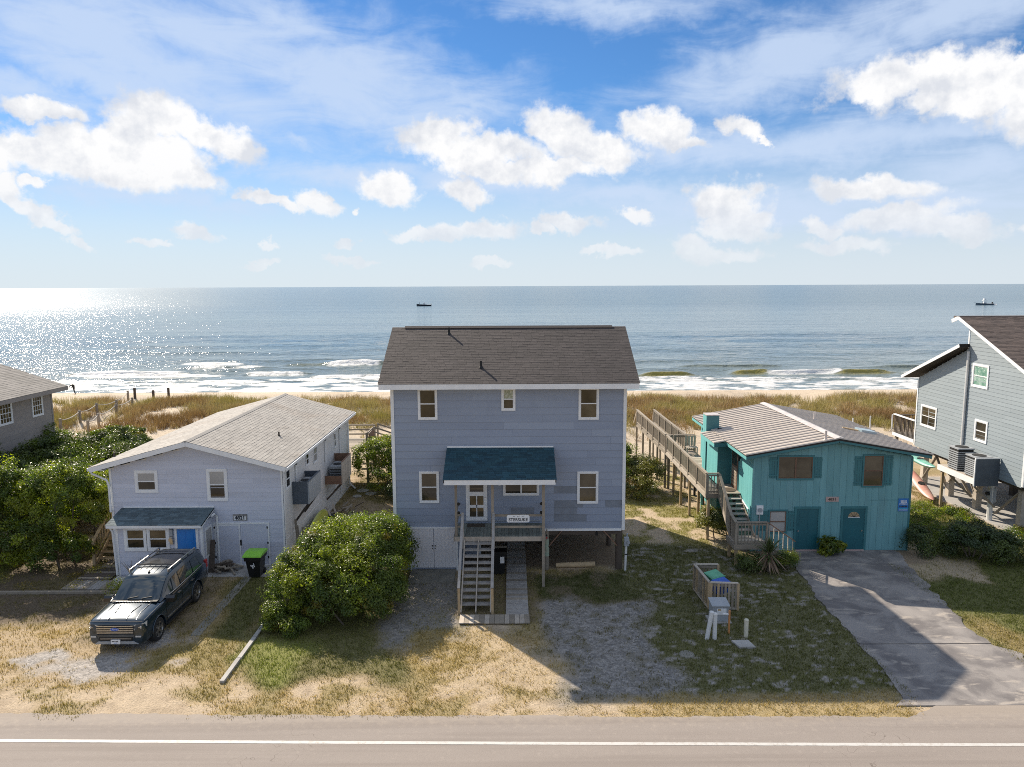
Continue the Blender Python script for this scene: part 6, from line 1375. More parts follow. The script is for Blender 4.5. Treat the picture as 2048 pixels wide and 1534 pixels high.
# ------------------------------------------------------------------ shrubs
def leaf_mesh(name, mt, blobs, n, size, seed, aspect=0.45, clump=0.34, flat=0.55, tones=((1,1,1,.55),(1.75,1.45,.75,.22),(.72,.8,.8,.17),(1.9,1.05,.7,.06)), zmin=0.02, org=(0,0,0), inner=0.18, density=1.0):
    r = np.random.default_rng(seed); B = np.array([b[:6] for b in blobs], float)
    area = (B[:,3]*B[:,4] + B[:,3]*B[:,5] + B[:,4]*B[:,5]); pick = r.choice(len(B), size=int(max(12, area.sum()*5.5/clump**1.2*density*.95)), p=area/area.sum())
    d = r.normal(size=(len(pick), 3)); d /= np.linalg.norm(d, axis=1)[:, None]; d[:,2] = np.where(d[:,2] < -0.35, -d[:,2], d[:,2])
    rad = np.where(r.uniform(size=len(pick)) < inner, r.uniform(.3, .8, len(pick)), r.uniform(.86, 1.04, len(pick)))
    rad = np.where(r.uniform(size=len(pick)) < .08, r.uniform(1.05, 1.2, len(pick)), rad); C = B[pick, :3] + d*B[pick, 3:6]*rad[:, None]; C[:,2] = np.maximum(C[:,2], .10)
    # drop clumps buried inside another blob
    inside = np.zeros(len(C), bool)
    for k in range(len(B)):
        q = (((C-B[k,:3])/(B[k,3:6]*.80))**2).sum(1) < 1; inside |= q & (pick != k)
    keep = ~inside | (r.uniform(size=len(C)) < .25); C, d = C[keep], d[keep]
    T = np.array([t[:3] for t in tones]); tp = np.array([t[3] for t in tones]); ti = r.choice(len(T), len(C), p=tp/tp.sum())
    # neighbouring clumps share a tone now and then
    low = vnoise(C[:,0]*.9+5, C[:,1]*.9+C[:,2]*.7, seed); ti = np.where(low > .68, 1 % len(T), ti)
    tone = T[ti]*r.uniform(.8, 1.2, (len(C), 1))
    cs = clump*r.uniform(.65, 1.35, len(C))
    idx = r.integers(0, len(C), n); g = r.normal(size=(n, 3)); g /= np.linalg.norm(g, axis=1)[:, None]; g *= (r.uniform(0, 1, n)**(1/2.2))[:, None]
    g[:,2] *= flat + .25
    P = C[idx] + g*cs[idx][:, None]; P[:,2] = np.maximum(P[:,2], zmin + r.uniform(0, .12, n))
    N = d[idx]*.55 + g*.9 + np.array([0,0,.45]) + r.normal(size=(n,3))*.55; N /= np.linalg.norm(N, axis=1)[:, None]
    t = r.normal(size=(n,3)); t -= N*(t*N).sum(1)[:, None]; t /= np.linalg.norm(t, axis=1)[:, None]; b = np.cross(N, t)
    s = size*r.uniform(.45, 1.5, n)[:, None]; w = s*aspect
    V = np.empty((n, 4, 3)); V[:,0] = P - t*s*.5; V[:,1] = P + b*w*.5 + N*s*.06; V[:,2] = P + t*s*.5 - N*s*.05; V[:,3] = P - b*w*.5 + N*s*.06
    F = np.arange(n*4).reshape(n, 4); tv = np.repeat(tone[idx]*r.uniform(.88, 1.12, (n,1)), 4, 0)
    return raw_mesh(name, V.reshape(-1,3) - np.array(org), F, mt, tv)
def shrub(name, label, blobs, n, size=.075, mt='leaf_wax', seed=1, group=None, cat='shrub', stems=7, **k):
    cx = np.mean([b[0] for b in blobs]); cy = np.mean([b[1] for b in blobs]); o = (float(cx), float(cy), max(0, gz(cx, cy)) if cy > 50 else 0.0)
    t = thing(name, label, cat, o, group); g = o[2]
    bl = [(b[0], b[1], b[2]+g, b[3], b[4], b[5]) for b in blobs]
    fo = link('foliage', leaf_mesh('foliage', mat[mt], bl, n, size, seed, org=o, zmin=g+.02, **k), t); stuff(fo)
    r = random.Random(seed)
    for i in range(stems):
        b = bl[i % len(bl)]; base = Vector((b[0]+r.uniform(-.25,.25)*b[3], b[1]+r.uniform(-.25,.25)*b[4], g-.05)); top = Vector((b[0]+r.uniform(-.75,.75)*b[3], b[1]+r.uniform(-.75,.75)*b[4], b[2]+b[5]*r.uniform(.2,.75)))
        mid = base.lerp(top, .5) + Vector((r.uniform(-.2,.2), r.uniform(-.2,.2), .1)); q = .045*min(1.3, b[5])
        MB().tube([base, base.lerp(mid,.5)+Vector((r.uniform(-.08,.08), r.uniform(-.08,.08), 0)), mid, top], [q, q*.85, q*.65, q*.2], 6).build('branch', mat['bark'], t, smooth=60)
    return t
def build_plants():
    HT = ((1,1,1,.52),(1.6,1.45,.75,.20),(.62,.72,.72,.22),(1.9,1.1,.75,.06))
    shrub('round_hedge', 'large rounded waxy green hedge between the parked car and the tall house', [(-8.05,26.6,1.15,1.0,1.25,1.2),(-7.0,26.0,1.05,1.15,1.1,1.15),(-5.6,26.6,1.15,1.45,1.5,1.35),(-5.15,28.7,1.35,1.1,1.7,1.45),(-6.7,28.4,1.45,1.5,1.6,1.45),(-6.3,30.4,1.25,1.5,1.2,1.3),(-8.0,28.6,1.0,.9,1.2,1.0),(-6.2,25.5,.7,1.6,.8,.8),(-4.9,26.2,.7,.8,1.2,.8),(-8.3,26.8,.7,.8,1.3,.8),(-7.2,27.6,1.9,1.2,1.4,.95),(-5.6,28.2,2.0,1.1,1.5,.95)], 120000, .088, 'leaf_wax', 3, cat='hedge', stems=14, tones=HT)
    shrub('low_shrub', 'small bright shrub at the left foot of the round hedge by the kerb', [(-8.35,25.1,.35,.55,.45,.55),(-7.75,24.6,.2,.5,.35,.35)], 10000, .07, 'leaf_wax', 5, stems=4, tones=HT)
    LT = ((1,1,1,.45),(1.9,1.65,.85,.33),(.7,.8,.8,.17),(1.6,1.2,.8,.05))
    shrub('tall_shrub', 'tall pale-tipped shrub at the left edge beside the wooden side stair', [(-20.2,31.9,2.5,1.9,1.4,1.8),(-22.6,31.9,2.4,1.8,1.4,1.9),(-19.5,33.3,1.9,1.0,1.2,1.6),(-21.4,31.2,1.1,1.7,1.0,1.1),(-20.0,31.0,.75,1.6,.8,.8),(-22.9,30.9,.8,1.7,.8,.85),(-24.8,32.2,2.3,1.7,1.5,1.9),(-26.6,31.6,2.2,1.5,1.5,1.8)], 115000, .11, 'leaf_wax', 7, stems=9, tones=LT)
    mounds = [((-26.6,36.5,1.9,2.3,1.9,1.9),'nearest dense evergreen mound at the left frame edge behind the tall shrub'),((-22.8,36.6,1.8,1.9,1.7,1.7),'dense evergreen mound directly behind the tall pale-tipped shrub'),((-19.9,36.4,1.5,1.15,1.6,1.6),'grey-leaved evergreen mound tucked under the left eave of the cottage'),
      ((-30.0,39.5,2.1,2.2,2.0,1.9),'evergreen mound below the window of the grey-brown house'),((-25.8,40.3,2.0,2.1,1.9,1.8),'evergreen mound in the middle of the dense thicket'),((-21.9,40.2,1.8,2.0,1.9,1.7),'orange-tipped evergreen mound in the thicket beside the cottage roof'),
      ((-28.6,43.6,1.9,2.0,1.9,1.9),'evergreen mound below the corner of the grey-brown house'),((-24.6,44.4,1.8,2.0,1.9,1.6),'rear evergreen mound at the crest of the thicket'),((-20.6,44.2,1.5,1.9,1.9,1.4),'low evergreen mound along the left wall of the cottage'),((-26.4,48.0,1.5,2.2,1.7,1.4),'yellow-flecked evergreen mound at the dune side of the thicket')]
    for i, (b, lb) in enumerate(mounds):
        tn = ((1,1,1,.5),(1.6,1.6,.7,.2),(.65,.75,.75,.2),(2.6,1.6,.5,.10)) if i in (5, 9) else ((1.5,1.5,1.5,.6),(1.1,1.1,1.0,.25),(.8,.8,.8,.15)) if i == 2 else ((1,1,1,.5),(1.55,1.6,.7,.24),(.65,.75,.75,.26))
        rb = np.random.default_rng(60+i); sub = [b] + [(b[0]+rb.uniform(-.9,.9)*b[3]*.7, b[1]+rb.uniform(-.8,.8)*b[4]*.7, b[2]*.85, b[3]*.62, b[4]*.62, b[5]*.85) for _ in range(3)]
        shrub('evergreen_mound', lb, sub, 30000, .135, 'leaf_dark', 20+i, 'evergreen mounds of the thicket', stems=3, tones=tn, clump=.42, flat=.35)
    for i, (b, lb, n) in enumerate([([(-28.8,53.5,.3,1.6,1.0,.7)],'brown scrubby bush at the foot of the rope-lined dune path',3000),([(-25.2,52.5,.35,1.5,1.1,.8)],'low dark bush on the dune side of the thicket',3200),([(-21.6,50.6,.5,1.9,1.3,.9)],'low green bush behind the left roof slope of the cottage',4200)]):
        shrub('dune_bush', lb, b, n, .13, 'leaf_pale' if i == 0 else 'leaf_dark', 40+i, 'bushes at the foot of the dunes', stems=3)
    shrub('rear_shrub', 'broad sunlit shrub behind the cottage in the gap beside the tall house', [(-8.0,44.2,1.5,1.7,1.6,1.5),(-5.9,43.8,1.45,1.6,1.6,1.4),(-7.0,42.5,.9,1.5,1.1,1.0)], 42000, .10, 'leaf_wax', 51, stems=7, tones=HT)
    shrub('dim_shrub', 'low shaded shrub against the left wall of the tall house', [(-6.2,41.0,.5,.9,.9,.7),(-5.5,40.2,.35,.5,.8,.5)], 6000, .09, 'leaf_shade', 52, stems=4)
    shrub('gap_shrub', 'rounded green shrub close to the right wall of the tall house', [(6.3,44.2,1.3,1.3,1.5,1.35),(6.0,42.4,.8,1.0,1.0,.9)], 28000, .10, 'leaf_wax', 53, stems=5, tones=HT)
    shrub('walkway_shrub', 'pale-leaved shrub beneath the left railing of the boardwalk', [(7.9,43.2,.95,1.1,1.2,1.0),(7.4,41.4,.5,1.0,.8,.6)], 18000, .09, 'leaf_pale', 54, stems=5)
    shrub('deck_shrub', 'small-leaved shrub growing under the raised deck by the landing', [(9.75,34.6,.65,.75,.6,.75),(10.4,34.9,.55,.5,.5,.6)], 14000, .075, 'leaf_pale', 55, stems=4)
    shrub('clipped_shrub', 'low clipped shrub with bright top at the foot of the lower stair flight', [(11.75,30.45,.30,.62,.32,.38)], 5200, .06, 'leaf_wax', 56, stems=3, tones=HT)
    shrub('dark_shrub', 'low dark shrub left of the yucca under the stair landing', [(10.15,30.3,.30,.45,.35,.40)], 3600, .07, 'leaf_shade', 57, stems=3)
    shrub('door_plant', 'broad-leaved plant growing between the two teal doors', [(14.55,32.2,.30,.55,.32,.38)], 900, .20, 'leaf_wax', 58, stems=5, aspect=.5)
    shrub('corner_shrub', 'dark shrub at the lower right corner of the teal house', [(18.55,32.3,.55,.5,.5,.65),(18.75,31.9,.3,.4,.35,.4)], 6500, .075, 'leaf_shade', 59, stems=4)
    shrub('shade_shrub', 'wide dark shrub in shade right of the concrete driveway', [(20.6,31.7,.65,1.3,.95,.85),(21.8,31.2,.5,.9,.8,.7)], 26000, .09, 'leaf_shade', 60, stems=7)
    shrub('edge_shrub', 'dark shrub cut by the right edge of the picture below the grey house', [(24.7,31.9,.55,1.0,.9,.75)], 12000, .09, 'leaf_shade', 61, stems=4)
    rg = np.random.default_rng(71)
    cover = [(X, Y, .06, .55, .40, .16) for X, Y in zip(rg.uniform(20.0, 25.5, 40), rg.uniform(33.6, 35.0, 40))] + [(X, Y, .05, .5, .4, .14) for X, Y in zip(rg.uniform(19.6, 24.2, 30), rg.uniform(35, 39.5, 30))]
    stuff(link('ground_cover', leaf_mesh('ground_cover', mat['leaf_wax'], cover, 26000, .085, 72, tones=HT, clump=.25)))
    rg = np.random.default_rng(73); lit = [(X, Y, .0, .3, .3, .05) for X, Y in zip(rg.uniform(-24, -16, 26), rg.uniform(28.4, 31.5, 26))]
    stuff(link('fallen_leaves', leaf_mesh('fallen_leaves', mat['leaf_pale'], lit, 1500, .085, 74, tones=((2.2,1.6,1.0,.6),(1.6,1.0,.6,.4)), clump=.5, flat=.0)))
    shrub('yard_plant', 'small bright plant on the ground just left of the parked car', [(-15.9,28.45,.14,.38,.26,.24)], 900, .07, 'leaf_wax', 75, stems=2, tones=((2.0,1.7,.8,1),))
    # yucca
    y = thing('yucca', 'spiky yucca with green upper blades and drooping dry lower blades by the landing', 'yucca', (10.95, 30.2, 0)); r = random.Random(8)
    MB().tube([(10.95,30.2,-.05),(10.97,30.2,.45),(10.95,30.2,.92)], [.10,.09,.07], 8).build('trunk', mat['bark'], y, smooth=60)
    for i in range(110):
        a = r.uniform(0, 2*math.pi); dry = i < 42; e = r.uniform(-1.15, -.2) if dry else r.uniform(-.15, 1.45); L = r.uniform(.7, 1.12); w = r.uniform(.026, .042)
        b = Vector((10.95, 30.2, .80+r.uniform(-.15,.12))); d = Vector((math.cos(a)*math.cos(e), math.sin(a)*math.cos(e), math.sin(e))); s = d.cross(Vector((0,0,1))).normalized(); dr = Vector((0,0,-.12 if not dry else -.05))
        p = [b-s*w*.6, b+s*w*.6, b+d*L*.5+s*w, b+d*L*.5-s*w, b+d*L+dr]; p = [Vector((q.x, q.y, max(q.z, .02))) for q in p]
        MB().add(p, [(0,1,2,3),(3,2,4)]).build('blade', mat['leaf_dry' if dry else 'leaf_yucca'], y)
build_plants()
# ------------------------------------------------------------------ parked full-size SUV, nose towards the road
def build_car():
    T = mat; ox, oy = -13.32, 23.36
    c = thing('parked_car', 'dark blue-green full-size sport utility car parked nose to the road before the cottage', 'car', (ox, oy, 0))
    ST = [(0.00,.78,.40,.93,.95),(0.03,.88,.33,1.02,1.05),(0.10,.935,.29,1.075,1.105),(0.24,.965,.28,1.105,1.15),(0.6,.985,.29,1.135,1.20),(1.0,.995,.30,1.155,1.225),(1.42,1.0,.30,1.175,1.25),(1.8,1.0,.30,1.19,1.24),(2.4,1.0,.30,1.205,1.24),(3.2,1.0,.30,1.22,1.24),(3.9,1.0,.30,1.23,1.25),(4.6,.99,.33,1.24,1.26),(5.05,.975,.37,1.25,1.26),(5.24,.94,.40,1.22,1.24),(5.33,.87,.46,1.10,1.12)]
    def prof(y, W, zb, zs, zt):
        h = [(.50*W, zb), (.90*W, zb+.01), (.975*W, zb+.10), (1.0*W, .62), (.992*W, .86), (.978*W, zs-.09), (.955*W, zs-.025), (.90*W, zs+.004), (.70*W, zs+(zt-zs)*.62), (.35*W, zt-.004), (0, zt)]
        return [(ox+x, oy+y, z) for x, z in h] + [(ox-x, oy+y, z) for x, z in reversed(h[:-1])]
    b = MB().ring([prof(*s) for s in ST]); body = b.build('body', T['car'], c)
    # wheel arches cut through the flanks
    ax_f, ax_r, rw = .96, 4.07, .405
    for y in (ax_f, ax_r):
        cut = MB().cyl((ox-1.3, oy+y, rw), (ox+1.3, oy+y, rw), rw+.065, n=36).build('arch_tool', T['black'])
        m = body.modifiers.new('arch', 'BOOLEAN'); m.operation = 'DIFFERENCE'; m.object = cut; m.solver = 'EXACT'
        cut.location = Vector((-ox, -oy, 0))*0  # built in world coordinates
        dg = bpy.context.evaluated_depsgraph_get(); me = bpy.data.meshes.new_from_object(body.evaluated_get(dg)); body.modifiers.clear(); old = body.data; body.data = me; bpy.data.objects.remove(cut)
    body.data.polygons.foreach_set('use_smooth', [True]*len(body.data.polygons)); body.data.set_sharp_from_angle(angle=math.radians(28)); body.data.name = 'body'
    MB().box(ox-.78, ox+.78, oy+.35, oy+4.75, .32, 1.0).build('wheel_wells', T['black'], c)
    # cabin
    CY = [1.36,1.60,1.85,2.10,2.30,2.50,2.80,3.4,4.2,4.75,5.00,5.14,5.24,5.30]; CZ = [1.215,1.385,1.56,1.725,1.825,1.865,1.895,1.915,1.905,1.875,1.83,1.68,1.45,1.22]
    CB = [.90,.925,.94,.945,.95,.95,.95,.95,.945,.935,.92,.91,.90,.89]; CT = [.86,.83,.80,.775,.765,.765,.77,.775,.77,.76,.745,.76,.80,.84]
    f = lambda A, y: float(np.interp(y, CY, A))
    def cab(y):
        zt, wb, wt = f(CZ, y), f(CB, y), f(CT, y); h = [(wb, 1.17), (wb-.006, min(1.255, zt-.01)), (wt+.035, max(zt-.155, 1.256 if zt > 1.3 else zt-.006)), (wt-.01, max(zt-.06, zt-.06)), (wt-.12, zt-.012), (wt*.45, zt+.012), (0, zt+.016)]
        return [(ox+x, oy+y, z) for x, z in h] + [(ox-x, oy+y, z) for x, z in reversed(h[:-1])]
    MB().ring([cab(y) for y in CY]).build('cabin', T['car'], c, smooth=32)
    # glass: windscreen, three panes a side, tailgate
    def ws(u, s):
        y = 1.42 + .84*s; return Vector((ox + u*(f(CT, y)-.035), oy+y-.012, f(CZ, y)+.016*(1-u*u) - .012*abs(u)**3 + .014))
    V = [ws(-1+2*i/12, j/8) for j in range(9) for i in range(13)]; mb = MB(); mb.add(V, [(j*13+i, j*13+i+1, j*13+i+14, j*13+i+13) for j in range(8) for i in range(12)]); mb.build('windscreen', T['glass_car'], c, smooth=60)
    for k in (-.35, .25): bm_('wiper', c, T['black'], ws(k, .02)+Vector((0,-.01,.02)), ws(k+.42, .10)+Vector((0,-.01,.025)), .025, .015)
    MB().obox((ox-.80, oy+1.27, 1.262), (1,0,0), (0,1,0), (0,0,1), 0, 1.60, 0, .16, -.012, .006).build('cowl', T['black'], c)
    for i in range(22): bx('cowl_slot', c, T['chrome'], ox-.62+i*.056, ox-.62+i*.056+.02, oy+1.24, oy+1.285, 1.266, 1.274)
    def sidept(sx, y, t, off=.012):
        zt = f(CZ, y); z0, z1 = 1.262, max(zt-.160, 1.27); x0, x1 = f(CB, y)-.006, f(CT, y)+.037; return Vector((ox+sx*(x0+(x1-x0)*t+off), oy+y, z0+(z1-z0)*t))
    for sx in (-1, 1):
        for (y0, y1) in ((1.78, 2.78), (2.86, 3.86), (3.95, 4.93)):
            n = 8; V = []
            for i in range(n+1):
                y = y0+(y1-y0)*i/n; V += [sidept(sx, y, .03), sidept(sx, y, .97)]
            mb = MB(); mb.add(V, [(2*i, 2*i+2, 2*i+3, 2*i+1) for i in range(n)]); mb.build('side_window', T['glass_car'], c, smooth=60)
        p = [sidept(sx, y, 0, .022) for y in (1.60, 2.4, 3.2, 4.0, 4.95)]; MB().tube(p, .013, 6).build('belt_trim', T['chrome'], c)
        for y in (1.55, 2.82, 3.90): bx('door_gap', c, T['black'], ox+sx*1.0-.003, ox+sx*1.0+.003, oy+y, oy+y+.012, .46, 1.15)
        for y in (2.55, 3.65): bx('door_handle', c, T['chrome'], ox+sx*1.0-.022, ox+sx*1.0+.022, oy+y, oy+y+.20, 1.03, 1.06)
        bx('side_step', c, T['black'], ox+sx*.98-.10, ox+sx*.98+.06, oy+1.52, oy+3.52, .30, .36); bx('rocker_trim', c, T['chrome'], ox+sx*1.0-.004, ox+sx*1.0+.008, oy+1.6, oy+3.5, .50, .535)
        m = MB(); m.ring([[(ox+sx*(.96+a), oy+1.72+q*.10, 1.20+r*.11) for q, r in ((-1,-1),(1,-.8),(1,.9),(-.4,1),(-1,.3))] for a in (.0, .06, .24, .30)]); m.build('wing_mirror', T['car_roof'], c, smooth=30)
        # head lamps, fog lamps, tail lamps
        h = MB(); h.ring([[(ox+sx*x, oy+y, z) for x, y, z in ((.60,-.012,.80),(.905,.05,.82),(.955,.22,.86),(.955,.26,1.04),(.90,.07,1.03),(.60,.0,1.0))], [(ox+sx*x, oy+y+.10, z) for x, y, z in ((.60,-.0,.80),(.88,.05,.82),(.92,.22,.86),(.92,.26,1.04),(.87,.07,1.03),(.60,.02,1.0))]]); l = h.build('headlight', T['lamp_glass'], c)
        bx('lamp_bar', l, T['chrome'], ox+sx*.74-.13, ox+sx*.74+.13, oy+.005, oy+.02, .90, .925); MB().cyl((ox+sx*.82, oy+.035, .91), (ox+sx*.82, oy+.02, .91), .05, n=14).build('projector', T['paper'], l)
        g = MB(); g.ring([[(ox+sx*x, oy+y, z) for x, y, z in ((.58,-.004,.50),(.86,.035,.52),(.90,.07,.66),(.66,.0,.64))], [(ox+sx*x, oy+y+.08, z) for x, y, z in ((.58,-.004,.50),(.86,.035,.52),(.90,.07,.66),(.66,.0,.64))]]); q = g.build('fog_recess', T['black'], c); bx('fog_lamp', q, T['lamp_glass'], ox+sx*.75-.09, ox+sx*.75+.09, oy-.012, oy+.02, .575, .625)
        bx('tail_lamp', c, T['red_lens'], ox+sx*.92-.06, ox+sx*.92+.025, oy+5.10, oy+5.27, .98, 1.30)
        bx('roof_rail', c, T['chrome'], ox+sx*.70-.022, ox+sx*.70+.022, oy+2.45, oy+4.75, 1.955, 1.985)
        for y in (2.48, 3.6, 4.70): bx('rail_foot', c, T['chrome'], ox+sx*.70-.022, ox+sx*.70+.022, oy+y-.05, oy+y+.05, 1.87, 1.954)
    V = [Vector((ox+u*(f(CT, y)-.05), oy+y+.02, f(CZ, y)+.0)) for y in (5.03, 5.14, 5.235) for u in (-1, -.5, 0, .5, 1)]; mb = MB(); mb.add(V, [(j*5+i, j*5+i+1, j*5+i+6, j*5+i+5) for j in range(2) for i in range(4)]); mb.build('rear_window', T['glass_car'], c)
    # roof: dark glass panel behind, pressed ribs in front
    def rp(u, y): return Vector((ox+u, oy+y, f(CZ, y)+.022 - .030*max(0, abs(u)-.35)/.30))
    V = [rp(-.60+1.2*i/8, 3.18+1.62*j/8) for j in range(9) for i in range(9)]; mb = MB(); mb.add(V, [(j*9+i, j*9+i+1, j*9+i+10, j*9+i+9) for j in range(8) for i in range(8)]); mb.build('roof_panel', T['car_roof'], c, smooth=60)
    for u in (-.42, -.21, 0, .21, .42): MB().tube([rp(u, 2.42)-Vector((0,0,.006)), rp(u, 2.7)+Vector((0,0,.002)), rp(u, 3.14)+Vector((0,0,.002))], .009, 6).build('roof_rib', T['car'], c, smooth=60)
    for y in (2.95, 4.35): bx('cross_bar', c, T['car_roof'], ox-.68, ox+.68, oy+y-.04, oy+y+.04, 1.965, 1.99)
    MB().prism([(ox-.03, oy+2.40, 1.865), (ox+.03, oy+2.40, 1.865), (ox+.02, oy+2.52, 1.90), (ox-.02, oy+2.52, 1.90)], (0,0,.03)).build('antenna', T['black'], c)
    # bonnet creases
    for sx in (-1, 1):
        MB().tube([(ox+sx*.62, oy+.16, 1.118), (ox+sx*.57, oy+.6, 1.186), (ox+sx*.62, oy+1.26, 1.232)], [.014,.016,.010], 6).build('bonnet_crease', T['car'], c, smooth=60)
        MB().tube([(ox+sx*.30, oy+.14, 1.133), (ox+sx*.27, oy+.6, 1.208), (ox+sx*.36, oy+1.1, 1.236)], [.010,.014,.006], 6).build('bonnet_crease', T['car'], c, smooth=60)
    for a, b_ in (((-.90,.14,1.105),(-.93,1.3,1.176)), ((.90,.14,1.105),(.93,1.3,1.176)), ((-.88,.075,1.09),(.88,.075,1.09))): bm_('bonnet_gap', c, T['black'], (ox+a[0], oy+a[1], a[2]), (ox+b_[0], oy+b_[1], b_[2]), .010, .010)
    # grille
    g = MB().box(ox-.62, ox+.62, oy-.022, oy+.10, .70, 1.0).build('grille', T['black'], c)
    for i in range(4): bx('grille_bar', g, T['chrome'], ox-.61, ox+.61, oy-.045, oy-.018, .735+i*.075, .768+i*.075)
    e = MB(); e.ring([[(ox+.155*math.cos(t), oy-.055, .875+.066*math.sin(t)) for t in np.linspace(0, 2*math.pi, 24, endpoint=False)], [(ox+.155*math.cos(t), oy-.03, .875+.066*math.sin(t)) for t in np.linspace(0, 2*math.pi, 24, endpoint=False)]]); em = e.build('emblem', T['chrome'], g)
    e = MB(); e.ring([[(ox+.142*math.cos(t), oy-.059, .875+.055*math.sin(t)) for t in np.linspace(0, 2*math.pi, 24, endpoint=False)], [(ox+.142*math.cos(t), oy-.05, .875+.055*math.sin(t)) for t in np.linspace(0, 2*math.pi, 24, endpoint=False)]]); e.build('emblem_field', T['blue_bin'], g)
    text('lettering', 'Ford', g, T['paper'], (ox, oy-.061, .878), .095, shear=.35, ext=.001, bold=-.001)
    bx('lower_grille', c, T['black'], ox-.56, ox+.56, oy-.018, oy+.08, .46, .60); bx('bumper_bar', c, T['car'], ox-.62, ox+.62, oy-.03, oy+.05, .60, .685); bx('lower_bar', c, T['chrome'], ox-.52, ox+.52, oy-.024, oy-.0185, .52, .54)
    MB().prism([(ox-.74, oy+.0, .33), (ox+.74, oy+.0, .33), (ox+.60, oy-.025, .44), (ox-.60, oy-.025, .44)], (0, .09, 0)).build('skid_plate', T['grey_metal'], c)
    p = MB().box(ox-.155, ox+.155, oy-.055, oy-.03, .36, .51).build('number_plate', T['paper'], c)
    for i in range(5): bx('plate_mark', p, T['sign_dark'], ox-.12+i*.045, ox-.12+i*.045+.03, oy-.058, oy-.0555, .43, .47)
    bx('plate_mark', p, T['sign_blue'], ox-.06, ox+.06, oy-.058, oy-.0555, .39, .405)
    # wheels
    def wheel(x, y, sx):
        w = MB(); prof_ = [(.27,-.13),(.36,-.135),(.395,-.11),(rw,-.06),(rw,.06),(.395,.11),(.36,.135),(.27,.13)]; rings = []
        for k in range(30):
            a = 2*math.pi*k/30; rings.append([(ox+x+sx*q, oy+y+r*math.cos(a), rw+r*math.sin(a)) for r, q in prof_])
        V = [p for r in rings for p in r]; n = len(prof_); F = [(k*n+j, k*n+(j+1) % n, ((k+1) % 30)*n+(j+1) % n, ((k+1) % 30)*n+j) for k in range(30) for j in range(n)]; w.add(V, F)
        wo = w.build('wheel', T['tyre'], c, smooth=40)
        MB().cyl((ox+x-sx*.08, oy+y, rw), (ox+x+sx*.03, oy+y, rw), .272, n=28).build('rim_well', T['black'], wo)
        r = MB(); R = []
        for k in range(28):
            a = 2*math.pi*k/28; R.append([(ox+x+sx*q, oy+y+rr*math.cos(a), rw+rr*math.sin(a)) for rr, q in ((.245,.06),(.278,.06),(.278,.128),(.262,.13))])
        V = [p for q in R for p in q]; r.add(V, [(k*4+j, k*4+(j+1) % 4, ((k+1) % 28)*4+(j+1) % 4, ((k+1) % 28)*4+j) for k in range(28) for j in range(4)])
        for k in range(6):
            a = 2*math.pi*k/6+.26
            for o in (-.13, .13): r.beam((ox+x+sx*.085, oy+y+.05*math.cos(a), rw+.05*math.sin(a)), (ox+x+sx*.115, oy+y+.262*math.cos(a+o), rw+.262*math.sin(a+o)), .032, .04, up=(1,0,0))
        r.cyl((ox+x+sx*.03, oy+y, rw), (ox+x+sx*.12, oy+y, rw), .075, n=14); r.build('rim', T['rim'], wo)
    for y in (ax_f, ax_r):
        for sx in (-1, 1): wheel(sx*.865, y, sx)
    for sx in (-1, 1):
        for y in (ax_f, ax_r):
            A = np.linspace(-.15, math.pi+.15, 20); mb = MB(); mb.tube([(ox+sx*.998, oy+y+(rw+.075)*math.cos(t), rw+(rw+.075)*math.sin(t)) for t in A], .016, 6); mb.build('arch_lip', T['car'], c, smooth=60)
build_car()
